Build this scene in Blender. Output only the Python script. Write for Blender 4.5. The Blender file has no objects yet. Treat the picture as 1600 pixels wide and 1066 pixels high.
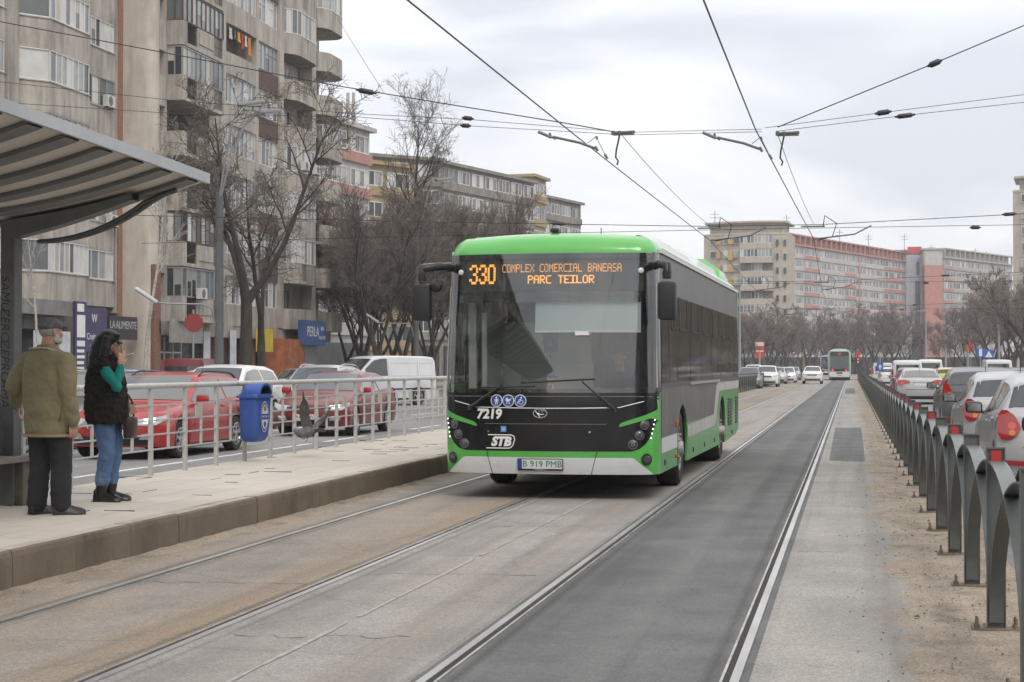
import bpy, bmesh, math, random
from math import sin, cos, pi, radians, sqrt, atan2
from mathutils import Vector, Matrix
from mathutils.geometry import tessellate_polygon
S = bpy.context.scene
COL = S.collection

# ------------------------------------------------------------------ camera
FPX, EYE = 2680.0, 1.55
TH, PH = math.atan(530/FPX), math.atan(39/FPX)
cam_d = bpy.data.cameras.new('camera')
cam_d.lens = FPX*36/1600; cam_d.sensor_width = 36
cam_d.clip_start = 0.1; cam_d.clip_end = 6000
cam = bpy.data.objects.new('camera', cam_d); COL.objects.link(cam)
cam.location = (0, 0, EYE); cam.rotation_euler = (pi/2+PH, 0, TH)
S.camera = cam

# ------------------------------------------------------------------ world, sun, exposure
SUN_EL, SUN_AZ = radians(48), radians(150)
W = bpy.data.worlds.new('World'); S.world = W; W.use_nodes = True
nt = W.node_tree; N = nt.nodes; L = nt.links; N.clear()
def nn(t, **k):
    n = N.new(t)
    for a, b in k.items(): setattr(n, a, b)
    return n
out = nn('ShaderNodeOutputWorld'); bg = nn('ShaderNodeBackground'); bg.inputs[1].default_value = 0.1
sky = nn('ShaderNodeTexSky', sky_type='NISHITA', sun_disc=False, sun_elevation=SUN_EL, sun_rotation=SUN_AZ)
sky.air_density = 1.2; sky.dust_density = 2.0
tc = nn('ShaderNodeTexCoord'); mp = nn('ShaderNodeMapping'); mp.inputs['Scale'].default_value = (1.0, 1.0, 3.4)
mp.inputs['Location'].default_value = (-1.5837, -2.381, -.4158)
L.new(tc.outputs['Generated'], mp.inputs[0])
nz = nn('ShaderNodeTexNoise'); nz.inputs['Scale'].default_value = 2.6; nz.inputs['Detail'].default_value = 5; nz.inputs['Roughness'].default_value = .5
nz.inputs['Distortion'].default_value = .5
L.new(mp.outputs[0], nz.inputs[0])
rp = nn('ShaderNodeValToRGB'); cr = rp.color_ramp
cr.elements[0].position = .36; cr.elements[0].color = (6.1, 6.35, 6.95, 1)
cr.elements[1].position = .58; cr.elements[1].color = (9.7, 9.5, 9.3, 1)
e = cr.elements.new(.46); e.color = (7.7, 7.85, 8.2, 1)
L.new(nz.outputs[0], rp.inputs[0])
mx = nn('ShaderNodeMix', data_type='RGBA'); mx.inputs[0].default_value = .94
L.new(sky.outputs[0], mx.inputs[6]); L.new(rp.outputs[0], mx.inputs[7])
# an overcast sky is dimmer toward the horizon than overhead
sz = nn('ShaderNodeSeparateXYZ'); L.new(tc.outputs['Generated'], sz.inputs[0])
mr = nn('ShaderNodeMapRange'); mr.inputs[1].default_value = .0; mr.inputs[2].default_value = .75; mr.inputs[3].default_value = .93; mr.inputs[4].default_value = 1.22; L.new(sz.outputs[2], mr.inputs[0])
ml = nn('ShaderNodeMix', data_type='RGBA', blend_type='MULTIPLY'); ml.inputs[0].default_value = 1; L.new(mx.outputs[2], ml.inputs[6]); L.new(mr.outputs[0], ml.inputs[7])
L.new(ml.outputs[2], bg.inputs[0]); L.new(bg.outputs[0], out.inputs[0])

sun_d = bpy.data.lights.new('sun', 'SUN'); sun_d.energy = 1.1; sun_d.angle = radians(25); sun_d.color = (1, .93, .83)
sun = bpy.data.objects.new('sun', sun_d); COL.objects.link(sun)
# sun stands behind the camera, slightly right: direction to the sun
sdir = Vector((sin(SUN_AZ)*cos(SUN_EL), cos(SUN_AZ)*cos(SUN_EL), sin(SUN_EL)))
sun.rotation_euler = sdir.to_track_quat('Z', 'Y').to_euler(); sun.location = (0, 0, 60)
S.view_settings.view_transform = 'Standard'; S.view_settings.look = 'None'
S.view_settings.gamma = 1; S.view_settings.exposure = 0.47
S.view_settings.use_curve_mapping = False
S.render.engine = 'CYCLES'
S.cycles.max_bounces = 6; S.cycles.diffuse_bounces = 3; S.cycles.glossy_bounces = 3
S.cycles.transmission_bounces = 5; S.cycles.transparent_max_bounces = 16
S.cycles.caustics_reflective = False; S.cycles.caustics_refractive = False
S.cycles.sample_clamp_indirect = 6

# ------------------------------------------------------------------ pixel -> world helpers (layout maths only)
_F = Vector((-sin(TH)*cos(PH), cos(TH)*cos(PH), sin(PH))); _R = Vector((cos(TH), sin(TH), 0)); _U = _R.cross(_F)
def ray(px, py): return _F + _R*((px-800)/FPX) - _U*((py-533)/FPX)
def gnd(px, py, z=0.0): d = ray(px, py); return Vector((0, 0, EYE)) + d*((z-EYE)/d.z)
def at_y(px, py, Y): d = ray(px, py); return Vector((0, 0, EYE)) + d*(Y/d.y)
def at_x(px, py, X): d = ray(px, py); return Vector((0, 0, EYE)) + d*(X/d.x)

# ------------------------------------------------------------------ materials
MATS = {}
def mat(name, col, rough=.6, metal=0., var=.0, scale=6., stretch=(1, 1, 1), bump=0., bscale=40., coat=0., emit=None, estr=0., alpha=None,
        spec=.5, col2=None, lo=.35, hi=.65, world=False, trans=0., dirt=None, dscale=3., dlo=.5, dhi=.75, dstretch=(1, 1, 1)):
    if name in MATS: return MATS[name]
    m = bpy.data.materials.new(name); m.use_nodes = True; MATS[name] = m
    t = m.node_tree; n = t.nodes; l = t.links; b = n['Principled BSDF']
    b.inputs['Base Color'].default_value = (*col, 1); b.inputs['Roughness'].default_value = rough; b.inputs['Metallic'].default_value = metal
    b.inputs['Specular IOR Level'].default_value = spec; b.inputs['Coat Weight'].default_value = coat; b.inputs['Coat Roughness'].default_value = .06
    if trans: b.inputs['Transmission Weight'].default_value = trans
    if emit: b.inputs['Emission Color'].default_value = (*emit, 1); b.inputs['Emission Strength'].default_value = estr
    if alpha is not None: b.inputs['Alpha'].default_value = alpha
    if var or col2 or bump or dirt:
        if world:
            g = n.new('ShaderNodeNewGeometry'); src = g.outputs['Position']
        else:
            g = n.new('ShaderNodeTexCoord'); src = g.outputs['Object']
        mpn = n.new('ShaderNodeMapping'); mpn.inputs['Scale'].default_value = stretch; l.new(src, mpn.inputs[0])
        last = None
        if var or col2:
            tx = n.new('ShaderNodeTexNoise'); tx.inputs['Scale'].default_value = scale; tx.inputs['Detail'].default_value = 6; tx.inputs['Roughness'].default_value = .62
            l.new(mpn.outputs[0], tx.inputs[0])
            r = n.new('ShaderNodeValToRGB'); r.color_ramp.elements[0].position = lo; r.color_ramp.elements[1].position = hi
            c2 = col2 if col2 else tuple(min(1, c*(1+var)) for c in col)
            c1 = col if col2 else tuple(c*(1-var) for c in col)
            r.color_ramp.elements[0].color = (*c1, 1); r.color_ramp.elements[1].color = (*c2, 1)
            l.new(tx.outputs[0], r.inputs[0]); last = r.outputs[0]
        if dirt:
            mp2 = n.new('ShaderNodeMapping'); mp2.inputs['Scale'].default_value = dstretch; mp2.inputs['Location'].default_value = (3.1, 7.7, 1.9); l.new(src, mp2.inputs[0])
            t2 = n.new('ShaderNodeTexNoise'); t2.inputs['Scale'].default_value = dscale; t2.inputs['Detail'].default_value = 7; t2.inputs['Roughness'].default_value = .65
            l.new(mp2.outputs[0], t2.inputs[0])
            mr = n.new('ShaderNodeMapRange'); mr.inputs[1].default_value = dlo; mr.inputs[2].default_value = dhi; l.new(t2.outputs[0], mr.inputs[0])
            mm = n.new('ShaderNodeMix'); mm.data_type = 'RGBA'; l.new(mr.outputs[0], mm.inputs[0])
            if last: l.new(last, mm.inputs[6])
            else: mm.inputs[6].default_value = (*col, 1)
            mm.inputs[7].default_value = (*dirt, 1); last = mm.outputs[2]
        if last: l.new(last, b.inputs['Base Color'])
        if bump:
            t3 = n.new('ShaderNodeTexNoise'); t3.inputs['Scale'].default_value = bscale; t3.inputs['Detail'].default_value = 4; l.new(src, t3.inputs[0])
            bp = n.new('ShaderNodeBump'); bp.inputs['Strength'].default_value = bump; bp.inputs['Distance'].default_value = .02
            l.new(t3.outputs[0], bp.inputs['Height']); l.new(bp.outputs[0], b.inputs['Normal'])
    return m
def glass_mat(name, tint, alpha_min=.12, alpha_max=.8, rough=.02):
    """clear window glass: transparent with fresnel reflection"""
    if name in MATS: return MATS[name]
    m = bpy.data.materials.new(name); m.use_nodes = True; MATS[name] = m
    t = m.node_tree; n = t.nodes; l = t.links; n.clear()
    o = n.new('ShaderNodeOutputMaterial'); tr = n.new('ShaderNodeBsdfTransparent'); tr.inputs[0].default_value = (*tint, 1)
    gl = n.new('ShaderNodeBsdfGlossy'); gl.inputs['Roughness'].default_value = rough; gl.inputs[0].default_value = (1, 1, 1, 1)
    fr = n.new('ShaderNodeFresnel'); fr.inputs[0].default_value = 1.5
    mr = n.new('ShaderNodeMapRange'); mr.inputs[3].default_value = alpha_min; mr.inputs[4].default_value = alpha_max; mr.inputs[1].default_value = .03; l.new(fr.outputs[0], mr.inputs[0])
    mi = n.new('ShaderNodeMixShader'); l.new(mr.outputs[0], mi.inputs[0]); l.new(tr.outputs[0], mi.inputs[1]); l.new(gl.outputs[0], mi.inputs[2]); l.new(mi.outputs[0], o.inputs[0])
    return m

# ------------------------------------------------------------------ mesh builder
class MB:
    def __init__(s): s.v = []; s.f = []; s.m = []; s.cur = 0
    def add(s, vs, fs, m=None):
        o = len(s.v); s.v += [tuple(v) for v in vs]; mi = s.cur if m is None else m
        for f in fs: s.f.append([i+o for i in f]); s.m.append(mi)
        return s
    def box(s, x0, x1, y0, y1, z0, z1, m=None):
        vs = [(x, y, z) for z in (z0, z1) for y in (y0, y1) for x in (x0, x1)]
        return s.add(vs, [(0, 2, 3, 1), (4, 5, 7, 6), (0, 1, 5, 4), (2, 6, 7, 3), (0, 4, 6, 2), (1, 3, 7, 5)], m)
    def bbox(s, c, sz, b=.01, M=None, m=None):
        """bevelled box: centre, size"""
        hx, hy, hz = sz[0]/2, sz[1]/2, sz[2]/2; b = min(b, hx*.9, hy*.9, hz*.9)
        bm = bmesh.new(); bmesh.ops.create_cube(bm, size=1)
        for v in bm.verts: v.co = Vector((v.co.x*2*hx, v.co.y*2*hy, v.co.z*2*hz))
        bmesh.ops.bevel(bm, geom=bm.edges[:], offset=b, segments=2, profile=.6, affect='EDGES')
        T = Matrix.Translation(Vector(c)) @ (M.to_4x4() if M else Matrix.Identity(4))
        vs = [T @ v.co for v in bm.verts]; bm.verts.index_update()
        fs = [[v.index for v in f.verts] for f in bm.faces]; bm.free()
        return s.add(vs, fs, m)
    def quad(s, a, b, c, d, m=None): return s.add([a, b, c, d], [(0, 1, 2, 3)], m)
    def grid(s, P, m=None, flip=False):
        """P rows of points"""
        R, C = len(P), len(P[0]); vs = [p for r in P for p in r]; fs = []
        for i in range(R-1):
            for j in range(C-1):
                q = (i*C+j, i*C+j+1, (i+1)*C+j+1, (i+1)*C+j); fs.append(q[::-1] if flip else q)
        return s.add(vs, fs, m)
    def tube(s, pts, r, n=8, caps=True, m=None, closed=False):
        pts = [Vector(p) for p in pts]; k = len(pts)
        rs = r if isinstance(r, (list, tuple)) else [r]*k
        vs = []; fs = []; up = None
        for i, p in enumerate(pts):
            a = pts[max(0, i-1)]; b = pts[min(k-1, i+1)]
            if closed: a = pts[(i-1) % k]; b = pts[(i+1) % k]
            t = (b-a)
            if t.length < 1e-9: t = Vector((0, 0, 1))
            t.normalize()
            if up is None: up = Vector((0, 0, 1)) if abs(t.z) < .9 else Vector((1, 0, 0))
            x = t.cross(up)
            if x.length < 1e-6: x = t.orthogonal()
            x.normalize(); y = x.cross(t); up = y
            for j in range(n):
                an = 2*pi*j/n; vs.append(p + (x*cos(an)+y*sin(an))*rs[i])
        kk = k if closed else k-1
        for i in range(kk):
            for j in range(n):
                a0 = i*n+j; a1 = i*n+(j+1) % n; i2 = (i+1) % k; fs.append((a0, a1, i2*n+(j+1) % n, i2*n+j))
        if caps and not closed: fs.append(tuple(range(n))[::-1]); fs.append(tuple((k-1)*n+j for j in range(n)))
        return s.add(vs, fs, m)
    def lathe(s, prof, n=24, axis='Z', c=(0, 0, 0), m=None, caps=True):
        """prof: (r, h) list"""
        vs = []; fs = []; c = Vector(c)
        for r, h in prof:
            for j in range(n):
                a = 2*pi*j/n; u, w = r*cos(a), r*sin(a)
                vs.append(c + (Vector((u, w, h)) if axis == 'Z' else Vector((h, u, w)) if axis == 'X' else Vector((w, h, u))))
        for i in range(len(prof)-1):
            for j in range(n):
                fs.append((i*n+j, i*n+(j+1) % n, (i+1)*n+(j+1) % n, (i+1)*n+j))
        if caps and prof[0][0] > 1e-4: fs.append(tuple(range(n))[::-1])
        if caps and prof[-1][0] > 1e-4: fs.append(tuple((len(prof)-1)*n+j for j in range(n)))
        return s.add(vs, fs, m)
    def prism(s, poly, f0, f1, m=None):
        """poly of 2D points, f0/f1 map (u,v)->3D for the two faces"""
        k = len(poly); vs = [f0(*p) for p in poly]+[f1(*p) for p in poly]
        fs = [tuple(range(k))[::-1], tuple(range(k, 2*k))]+[(i, (i+1) % k, k+(i+1) % k, k+i) for i in range(k)]
        return s.add(vs, fs, m)
    def mesh(s, name, mats, smooth=None, fix=True):
        me = bpy.data.meshes.new(name); me.from_pydata(s.v, [], s.f)
        for a in (mats if isinstance(mats, (list, tuple)) else [mats]): me.materials.append(a)
        me.polygons.foreach_set('material_index', s.m); me.update()
        if fix or smooth is not None:
            bm = bmesh.new(); bm.from_mesh(me)
            if smooth is not None: bmesh.ops.remove_doubles(bm, verts=bm.verts, dist=1e-5)
            if fix: bmesh.ops.recalc_face_normals(bm, faces=bm.faces)
            bm.to_mesh(me); bm.free()
        if smooth is not None:
            me.polygons.foreach_set('use_smooth', [True]*len(me.polygons))
            me.set_sharp_from_angle(angle=radians(smooth))
        return me
    def build(s, name, mats, parent=None, loc=None, smooth=None, fix=True):
        return link(s.mesh(name, mats, smooth, fix), name, parent, loc)
def link(me, name, parent=None, loc=None, rot=None):
    o = bpy.data.objects.new(name, me); COL.objects.link(o)
    if parent: o.parent = parent
    if loc is not None: o.location = loc
    if rot is not None: o.rotation_euler = rot
    return o
def thing(name, label, cat, loc=(0, 0, 0), rz=0., group=None):
    o = bpy.data.objects.new(name, None); COL.objects.link(o); o.location = loc; o.rotation_euler = (0, 0, rz)
    o.empty_display_size = .2
    return tag(o, label, cat, group)
def tag(o, label=None, cat=None, group=None, kind=None):
    if label: o['label'] = label
    if cat: o['category'] = cat
    if group: o['group'] = group
    if kind: o['kind'] = kind
    return o
def structure(o): o['kind'] = 'structure'; return o
KIDS = {}
def copy_tree(o, parent=None):
    c = o.copy(); COL.objects.link(c)
    if parent is not None: c.parent = parent
    for ch in o.children: copy_tree(ch, c)
    return c
def repaint(o, old, new):
    for ch in [o]+list(o.children_recursive):
        if ch.type == 'MESH':
            for sl in ch.material_slots:
                if sl.material == old: sl.link = 'OBJECT'; sl.material = new
def text_mesh(body, size, extrude=.002, bold=0., shear=0., align='CENTER', space=1.):
    cu = bpy.data.curves.new('lettering', 'FONT'); cu.body = body; cu.size = size; cu.extrude = extrude; cu.offset = bold; cu.shear = shear
    cu.align_x = align; cu.align_y = 'CENTER'; cu.space_character = space; cu.resolution_u = 3
    o = bpy.data.objects.new('lettering', cu); COL.objects.link(o)
    bpy.context.view_layer.update()
    me = bpy.data.meshes.new_from_object(o.evaluated_get(bpy.context.evaluated_depsgraph_get()))
    bpy.data.objects.remove(o); bpy.data.curves.remove(cu)
    return me
def text(body, size, m, parent, M, name='lettering', **k):
    """flat lettering part; M places it: local x right, y up, z out of the sign"""
    me = text_mesh(body, size, **k); me.materials.clear(); me.materials.append(m)
    o = link(me, name, parent); o.matrix_local = M
    return o
def frame_m(o, x, y):
    """matrix with given origin and x,y axes"""
    x = Vector(x).normalized(); y = Vector(y).normalized(); z = x.cross(y)
    return Matrix(((x.x, y.x, z.x, o[0]), (x.y, y.y, z.y, o[1]), (x.z, y.z, z.z, o[2]), (0, 0, 0, 1)))
def lerp(a, b, t): return a+(b-a)*t
def pl(x, pts):
    """piecewise linear lookup"""
    if x <= pts[0][0]: return pts[0][1]
    for (a, u), (b, w) in zip(pts, pts[1:]):
        if x <= b: return u+(w-u)*(x-a)/(b-a) if b > a else w
    return pts[-1][1]
# ================================================================== ground, roads, track
def ground_mat(name, c1, c2, dust, speck=.38, dlo=.5, dhi=.75, dstretch=(1, .12, 1), dscale=1.2, crack=.0, bump=.25, scale=1.3, band=None):
    if name in MATS: return MATS[name]
    m = bpy.data.materials.new(name); m.use_nodes = True; MATS[name] = m
    t = m.node_tree; n = t.nodes; l = t.links; b = n['Principled BSDF']; b.inputs['Roughness'].default_value = .88; b.inputs['Specular IOR Level'].default_value = .3
    g = n.new('ShaderNodeNewGeometry'); P = g.outputs['Position']
    def noise(sc, det=6, ro=.6, st=None, off=(0, 0, 0)):
        q = n.new('ShaderNodeTexNoise'); q.inputs['Scale'].default_value = sc; q.inputs['Detail'].default_value = det; q.inputs['Roughness'].default_value = ro
        mpn = n.new('ShaderNodeMapping'); mpn.inputs['Scale'].default_value = st or (1, 1, 1); mpn.inputs['Location'].default_value = off
        l.new(P, mpn.inputs[0]); l.new(mpn.outputs[0], q.inputs[0]); return q.outputs[0]
    def rng(s, a, c, o0=0, o1=1):
        q = n.new('ShaderNodeMapRange'); q.inputs[1].default_value = a; q.inputs[2].default_value = c; q.inputs[3].default_value = o0; q.inputs[4].default_value = o1; l.new(s, q.inputs[0]); return q.outputs[0]
    def mixc(f, A, B, mode='MIX'):
        q = n.new('ShaderNodeMix'); q.data_type = 'RGBA'; q.blend_type = mode
        if isinstance(f, float): q.inputs[0].default_value = f
        else: l.new(f, q.inputs[0])
        for i, X in ((6, A), (7, B)):
            if isinstance(X, tuple): q.inputs[i].default_value = (*X, 1)
            else: l.new(X, q.inputs[i])
        return q.outputs[2]
    c = mixc(rng(noise(scale), .35, .65), c1, c2)
    c = mixc(rng(noise(dscale, 7, .62, dstretch, (4.2, 1.1, 0)), dlo, dhi), c, dust)
    for band in (band or ()):      # dirt gathered along a rail: a soft ragged band at x = band[0]
        sx_ = n.new('ShaderNodeSeparateXYZ'); l.new(P, sx_.inputs[0])
        m1 = n.new('ShaderNodeMath'); m1.operation = 'SUBTRACT'; l.new(sx_.outputs[0], m1.inputs[0]); m1.inputs[1].default_value = band[0]
        m2 = n.new('ShaderNodeMath'); m2.operation = 'ABSOLUTE'; l.new(m1.outputs[0], m2.inputs[0])
        m3 = n.new('ShaderNodeMath'); m3.operation = 'MULTIPLY_ADD'; l.new(noise(1.6, 7, .65, (1, .15, 1), (3, 3, 0)), m3.inputs[0]); m3.inputs[1].default_value = band[1]*1.6; l.new(m2.outputs[0], m3.inputs[2])
        c = mixc(rng(m3.outputs[0], band[1]*.6, band[1]*1.7, band[3], 0), c, band[2])
    # fine aggregate
    v = n.new('ShaderNodeTexVoronoi'); v.inputs['Scale'].default_value = 95; l.new(P, v.inputs[0])
    sp = n.new('ShaderNodeRGBToBW'); l.new(v.outputs['Color'], sp.inputs[0])
    c = mixc(speck, c, rng(sp.outputs[0], .1, .9, .25, 1.0), 'OVERLAY')
    c = mixc(rng(noise(38, 2, .5, None, (5, 8, 0)), .68, .76, 0, .6), c, tuple(x*.35 for x in c1))
    c = mixc(rng(noise(46, 2, .5, None, (1, 2, 0)), .70, .77, 0, .7), c, tuple(min(.6, x*1.9) for x in c2))
    # long streaks left by tyres and water, then larger patches of dark wear
    c = mixc(rng(noise(2.6, 5, .6, (1, .02, 1), (2, 5, 0)), .50, .66, 0, .42), c, tuple(x*.68 for x in c1))
    c = mixc(rng(noise(7, 8, .75, (1, .4, 1), (7, 3, 0)), .58, .70, 0, .5), c, tuple(x*.62 for x in c1))
    c = mixc(rng(noise(3.1, 8, .7, (1, .25, 1), (1, 9, 0)), .60, .74, 0, .45), c, tuple(min(1, x*1.3) for x in c2))
    c = mixc(rng(noise(.5, 4, .5, (1, .35, 1), (9, 2, 0)), .52, .72, 0, .45), c, tuple(x*.55 for x in c1))
    if crack:
        vc = n.new('ShaderNodeTexVoronoi'); vc.feature = 'DISTANCE_TO_EDGE'; vc.inputs['Scale'].default_value = .55
        nd = n.new('ShaderNodeTexNoise'); nd.inputs['Scale'].default_value = 2.5; nd.inputs['Detail'].default_value = 5; l.new(P, nd.inputs[0])
        ad = n.new('ShaderNodeMix'); ad.data_type = 'RGBA'; ad.inputs[0].default_value = .25; l.new(P, ad.inputs[6]); l.new(nd.outputs['Color'], ad.inputs[7]); l.new(ad.outputs[2], vc.inputs[0])
        c = mixc(rng(vc.outputs[0], .0, .012, crack, 0), c, tuple(x*.3 for x in c1))
    l.new(c, b.inputs['Base Color'])
    bp = n.new('ShaderNodeBump'); bp.inputs['Strength'].default_value = bump; bp.inputs['Distance'].default_value = .012
    l.new(noise(60, 4), bp.inputs['Height']); l.new(bp.outputs[0], b.inputs['Normal'])
    return m
GM_BASE = ground_mat('earth', (.16, .14, .12), (.22, .19, .16), (.2, .17, .14))
GM_ROAD = ground_mat('road asphalt', (.165, .165, .167), (.21, .21, .212), (.235, .228, .215), crack=.12, dlo=.45)
GM_TRACKL = ground_mat('old brown asphalt', (.20, .18, .162), (.255, .232, .208), (.315, .245, .18), crack=.22, dlo=.46, dhi=.74, band=((-3.95, .42, (.25, .185, .125), .75), (-5.17, .055, (.10, .085, .07), .8), (-4.96, .04, (.12, .10, .085), .5), (-3.80, .045, (.09, .075, .06), .8)))
GM_MID = ground_mat('grey strip asphalt', (.225, .212, .20), (.285, .268, .252), (.30, .262, .225), crack=.22, band=((-2.5, .30, (.30, .245, .20), .6), (-3.55, .04, (.12, .105, .09), .7), (-2.16, .03, (.14, .12, .10), .6)))
GM_NEW = ground_mat('fresh dark asphalt', (.098, .10, .10), (.135, .137, .136), (.18, .178, .172), speck=.3, dlo=.55, dhi=.85, band=((-1.94, .05, (.05, .05, .048), .8), (-.70, .06, (.05, .05, .048), .8), (-1.3, .25, (.16, .158, .155), .5)))
GM_OLD = ground_mat('pale worn asphalt', (.225, .218, .205), (.285, .276, .26), (.315, .29, .26), crack=.08, dlo=.5)
GM_DIRT = ground_mat('sandy dirt', (.25, .205, .158), (.315, .265, .21), (.18, .15, .12), speck=.6, dlo=.5, dhi=.66, dstretch=(1, .6, 1), dscale=3.2, bump=.8)
GM_PAVE = None

def sheet(name, x0, x1, y0, y1, z, m, nx=1):
    b = MB(); b.quad((x0, y0, z), (x1, y0, z), (x1, y1, z), (x0, y1, z)); return structure(b.build(name, m, fix=False))
YN, YF = -25., 520.
sheet('ground', -900, 900, -60, 2200, -.02, GM_BASE)
sheet('left_road', -20.5, -8.2, YN, YF, -.012, GM_ROAD)
sheet('parking_lane', -27.2, -20.5, YN, YF, -.012, GM_ROAD)
sheet('right_road', 1.22, 13.5, YN, YF, -.004, GM_ROAD)
sheet('tram_track_bed', -8.2, -3.76, YN, YF, -.004, GM_TRACKL)
sheet('tram_track_middle', -3.76, -2.14, YN, YF, -.004, GM_MID)
sheet('tram_track_new_asphalt', -2.14, -.50, YN, YF, -.004, GM_NEW)

# pavement in front of the left blocks, with a kerb
b = MB(); b.box(-34, -27.2, YN, 330, -.3, .13); structure(b.build('left_pavement', mat('pavement concrete', (.25, .24, .225), .9, var=.18, scale=2, world=True)))
b = MB(); b.box(13.5, 20, YN, 420, -.3, .13); structure(b.build('right_pavement', MATS['pavement concrete']))
# the margin fades from worn asphalt into the sandy dirt by the fence: one material, mixed by a ragged noise edge
def blend_margin():
    m = bpy.data.materials.new('margin asphalt to dirt'); m.use_nodes = True; t = m.node_tree; n = t.nodes; l = t.links; n.clear()
    def grab(src):
        mp = {}
        for a in src.node_tree.nodes:
            if a.bl_idname == 'ShaderNodeOutputMaterial': continue
            c = n.new(a.bl_idname); mp[a.name] = c
            for p in ('blend_type', 'data_type', 'feature'):
                if hasattr(a, p): setattr(c, p, getattr(a, p))
            for i, s_ in enumerate(a.inputs):
                if hasattr(s_, 'default_value'):
                    try: c.inputs[i].default_value = s_.default_value
                    except Exception: pass
        for k in src.node_tree.links:
            if k.to_node.bl_idname == 'ShaderNodeOutputMaterial': continue
            fi = list(k.from_node.outputs).index(k.from_socket); ti = list(k.to_node.inputs).index(k.to_socket)
            l.new(mp[k.from_node.name].outputs[fi], mp[k.to_node.name].inputs[ti])
        return mp['Principled BSDF']
    A, B = grab(GM_OLD), grab(GM_DIRT)
    o = n.new('ShaderNodeOutputMaterial'); mi = n.new('ShaderNodeMixShader'); l.new(A.outputs[0], mi.inputs[1]); l.new(B.outputs[0], mi.inputs[2]); l.new(mi.outputs[0], o.inputs[0])
    g = n.new('ShaderNodeNewGeometry'); sp = n.new('ShaderNodeSeparateXYZ'); l.new(g.outputs['Position'], sp.inputs[0])
    acc = sp.outputs[0]
    for sc, am, st in ((.7, .35, (1, .5, 1)), (5, .32, (1, .6, 1)), (26, .22, (1, 1, 1))):
        mpn = n.new('ShaderNodeMapping'); mpn.inputs['Scale'].default_value = st; l.new(g.outputs['Position'], mpn.inputs[0])
        q = n.new('ShaderNodeTexNoise'); q.inputs['Scale'].default_value = sc; q.inputs['Detail'].default_value = 5; l.new(mpn.outputs[0], q.inputs[0])
        ma = n.new('ShaderNodeMath'); ma.operation = 'MULTIPLY_ADD'; l.new(q.outputs[0], ma.inputs[0]); ma.inputs[1].default_value = am*2; l.new(acc, ma.inputs[2])
        mb = n.new('ShaderNodeMath'); mb.operation = 'SUBTRACT'; l.new(ma.outputs[0], mb.inputs[0]); mb.inputs[1].default_value = am; acc = mb.outputs[0]
    r = n.new('ShaderNodeMapRange'); r.inputs[1].default_value = .20; r.inputs[2].default_value = .36; l.new(acc, r.inputs[0]); l.new(r.outputs[0], mi.inputs[0])
    return m
GM_MARG = blend_margin()
rows = []; rnd = random.Random(4); y = YN
while y < YF:
    hz = .016 if y < 90 else .004
    rows.append([(x, y, -.006+(hz*max(0, (x-.2)/.5)*rnd.uniform(.2, 1.0) if x < 1.05 else -.0)) for x in (-.50, -.36, -.2, .22, .36, .50, .64, .78, .92, 1.06, 1.22)])
    y += .16 if 3 < y < 30 else .5 if y < 90 else 6
b = MB(); b.grid(rows); structure(b.build('tram_track_margin', GM_MARG, smooth=180))
# pebbles and clods scattered on the verge
b = MB(); rnd = random.Random(11)
for i in range(1500):
    y = 4 + 46*rnd.random()**1.7; x = rnd.gauss(.55, .28)
    if x < -.15 or x > 1.35: continue
    r = rnd.uniform(.003, .011)*(1 if rnd.random() < .93 else 2.0)
    z = .012 if x > .35 else 0
    p = [(x+r*rnd.uniform(.7, 1.3)*cos(a), y+r*rnd.uniform(.7, 1.3)*sin(a), z-.004) for a in (0, 1.3, 2.5, 3.8, 5.1)]
    b.add(p+[(x+rnd.uniform(-.3, .3)*r, y, z+r*rnd.uniform(.3, .6))], [(0, 1, 5), (1, 2, 5), (2, 3, 5), (3, 4, 5), (4, 0, 5)], m=rnd.choice((0, 0, 1)))
o = b.build('gravel', [mat('pebble dark', (.10, .085, .07), .9), mat('pebble pale', (.27, .23, .19), .9)]); tag(o, kind='stuff')
# dark repair patch right of the right track
b = MB(); b.quad((-.36, 28.7, -.003), (.22, 28.5, -.003), (.24, 44.1, -.003), (-.4, 44.0, -.003)); structure(b.build('road_repair_patch', GM_NEW, fix=False))
b = MB(); b.quad((-.38, 98, -.003), (.22, 98, -.003), (.22, 122, -.003), (-.38, 122, -.003)); structure(b.build('road_repair_patch', GM_NEW, fix=False))
# faded chalky line in the middle strip
def ragged_line(name, pts, w, m, z=0.0, seed=0, gap=.0):
    rn = random.Random(seed); b = MB()
    for (x0, y0), (x1, y1) in zip(pts, pts[1:]):
        k = max(2, int((y1-y0)/.25))
        for i in range(k):
            if rn.random() < gap: continue
            ya, yb = lerp(y0, y1, i/k), lerp(y0, y1, (i+1)/k); xa, xb = lerp(x0, x1, i/k), lerp(x0, x1, (i+1)/k)
            wa = w*rn.uniform(.5, 1.1)
            b.quad((xa-wa/2, ya, z), (xa+wa/2, ya, z), (xb+wa/2, yb, z), (xb-wa/2, yb, z))
    return structure(b.build(name, m, fix=False))
ragged_line('worn_line', [(-3.02, 5), (-2.98, 14), (-2.95, 20), (-2.98, 32)], .035, mat('worn line', (.34, .315, .295), .9, var=.2, scale=9, world=True), 0, 3, .15)
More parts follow.
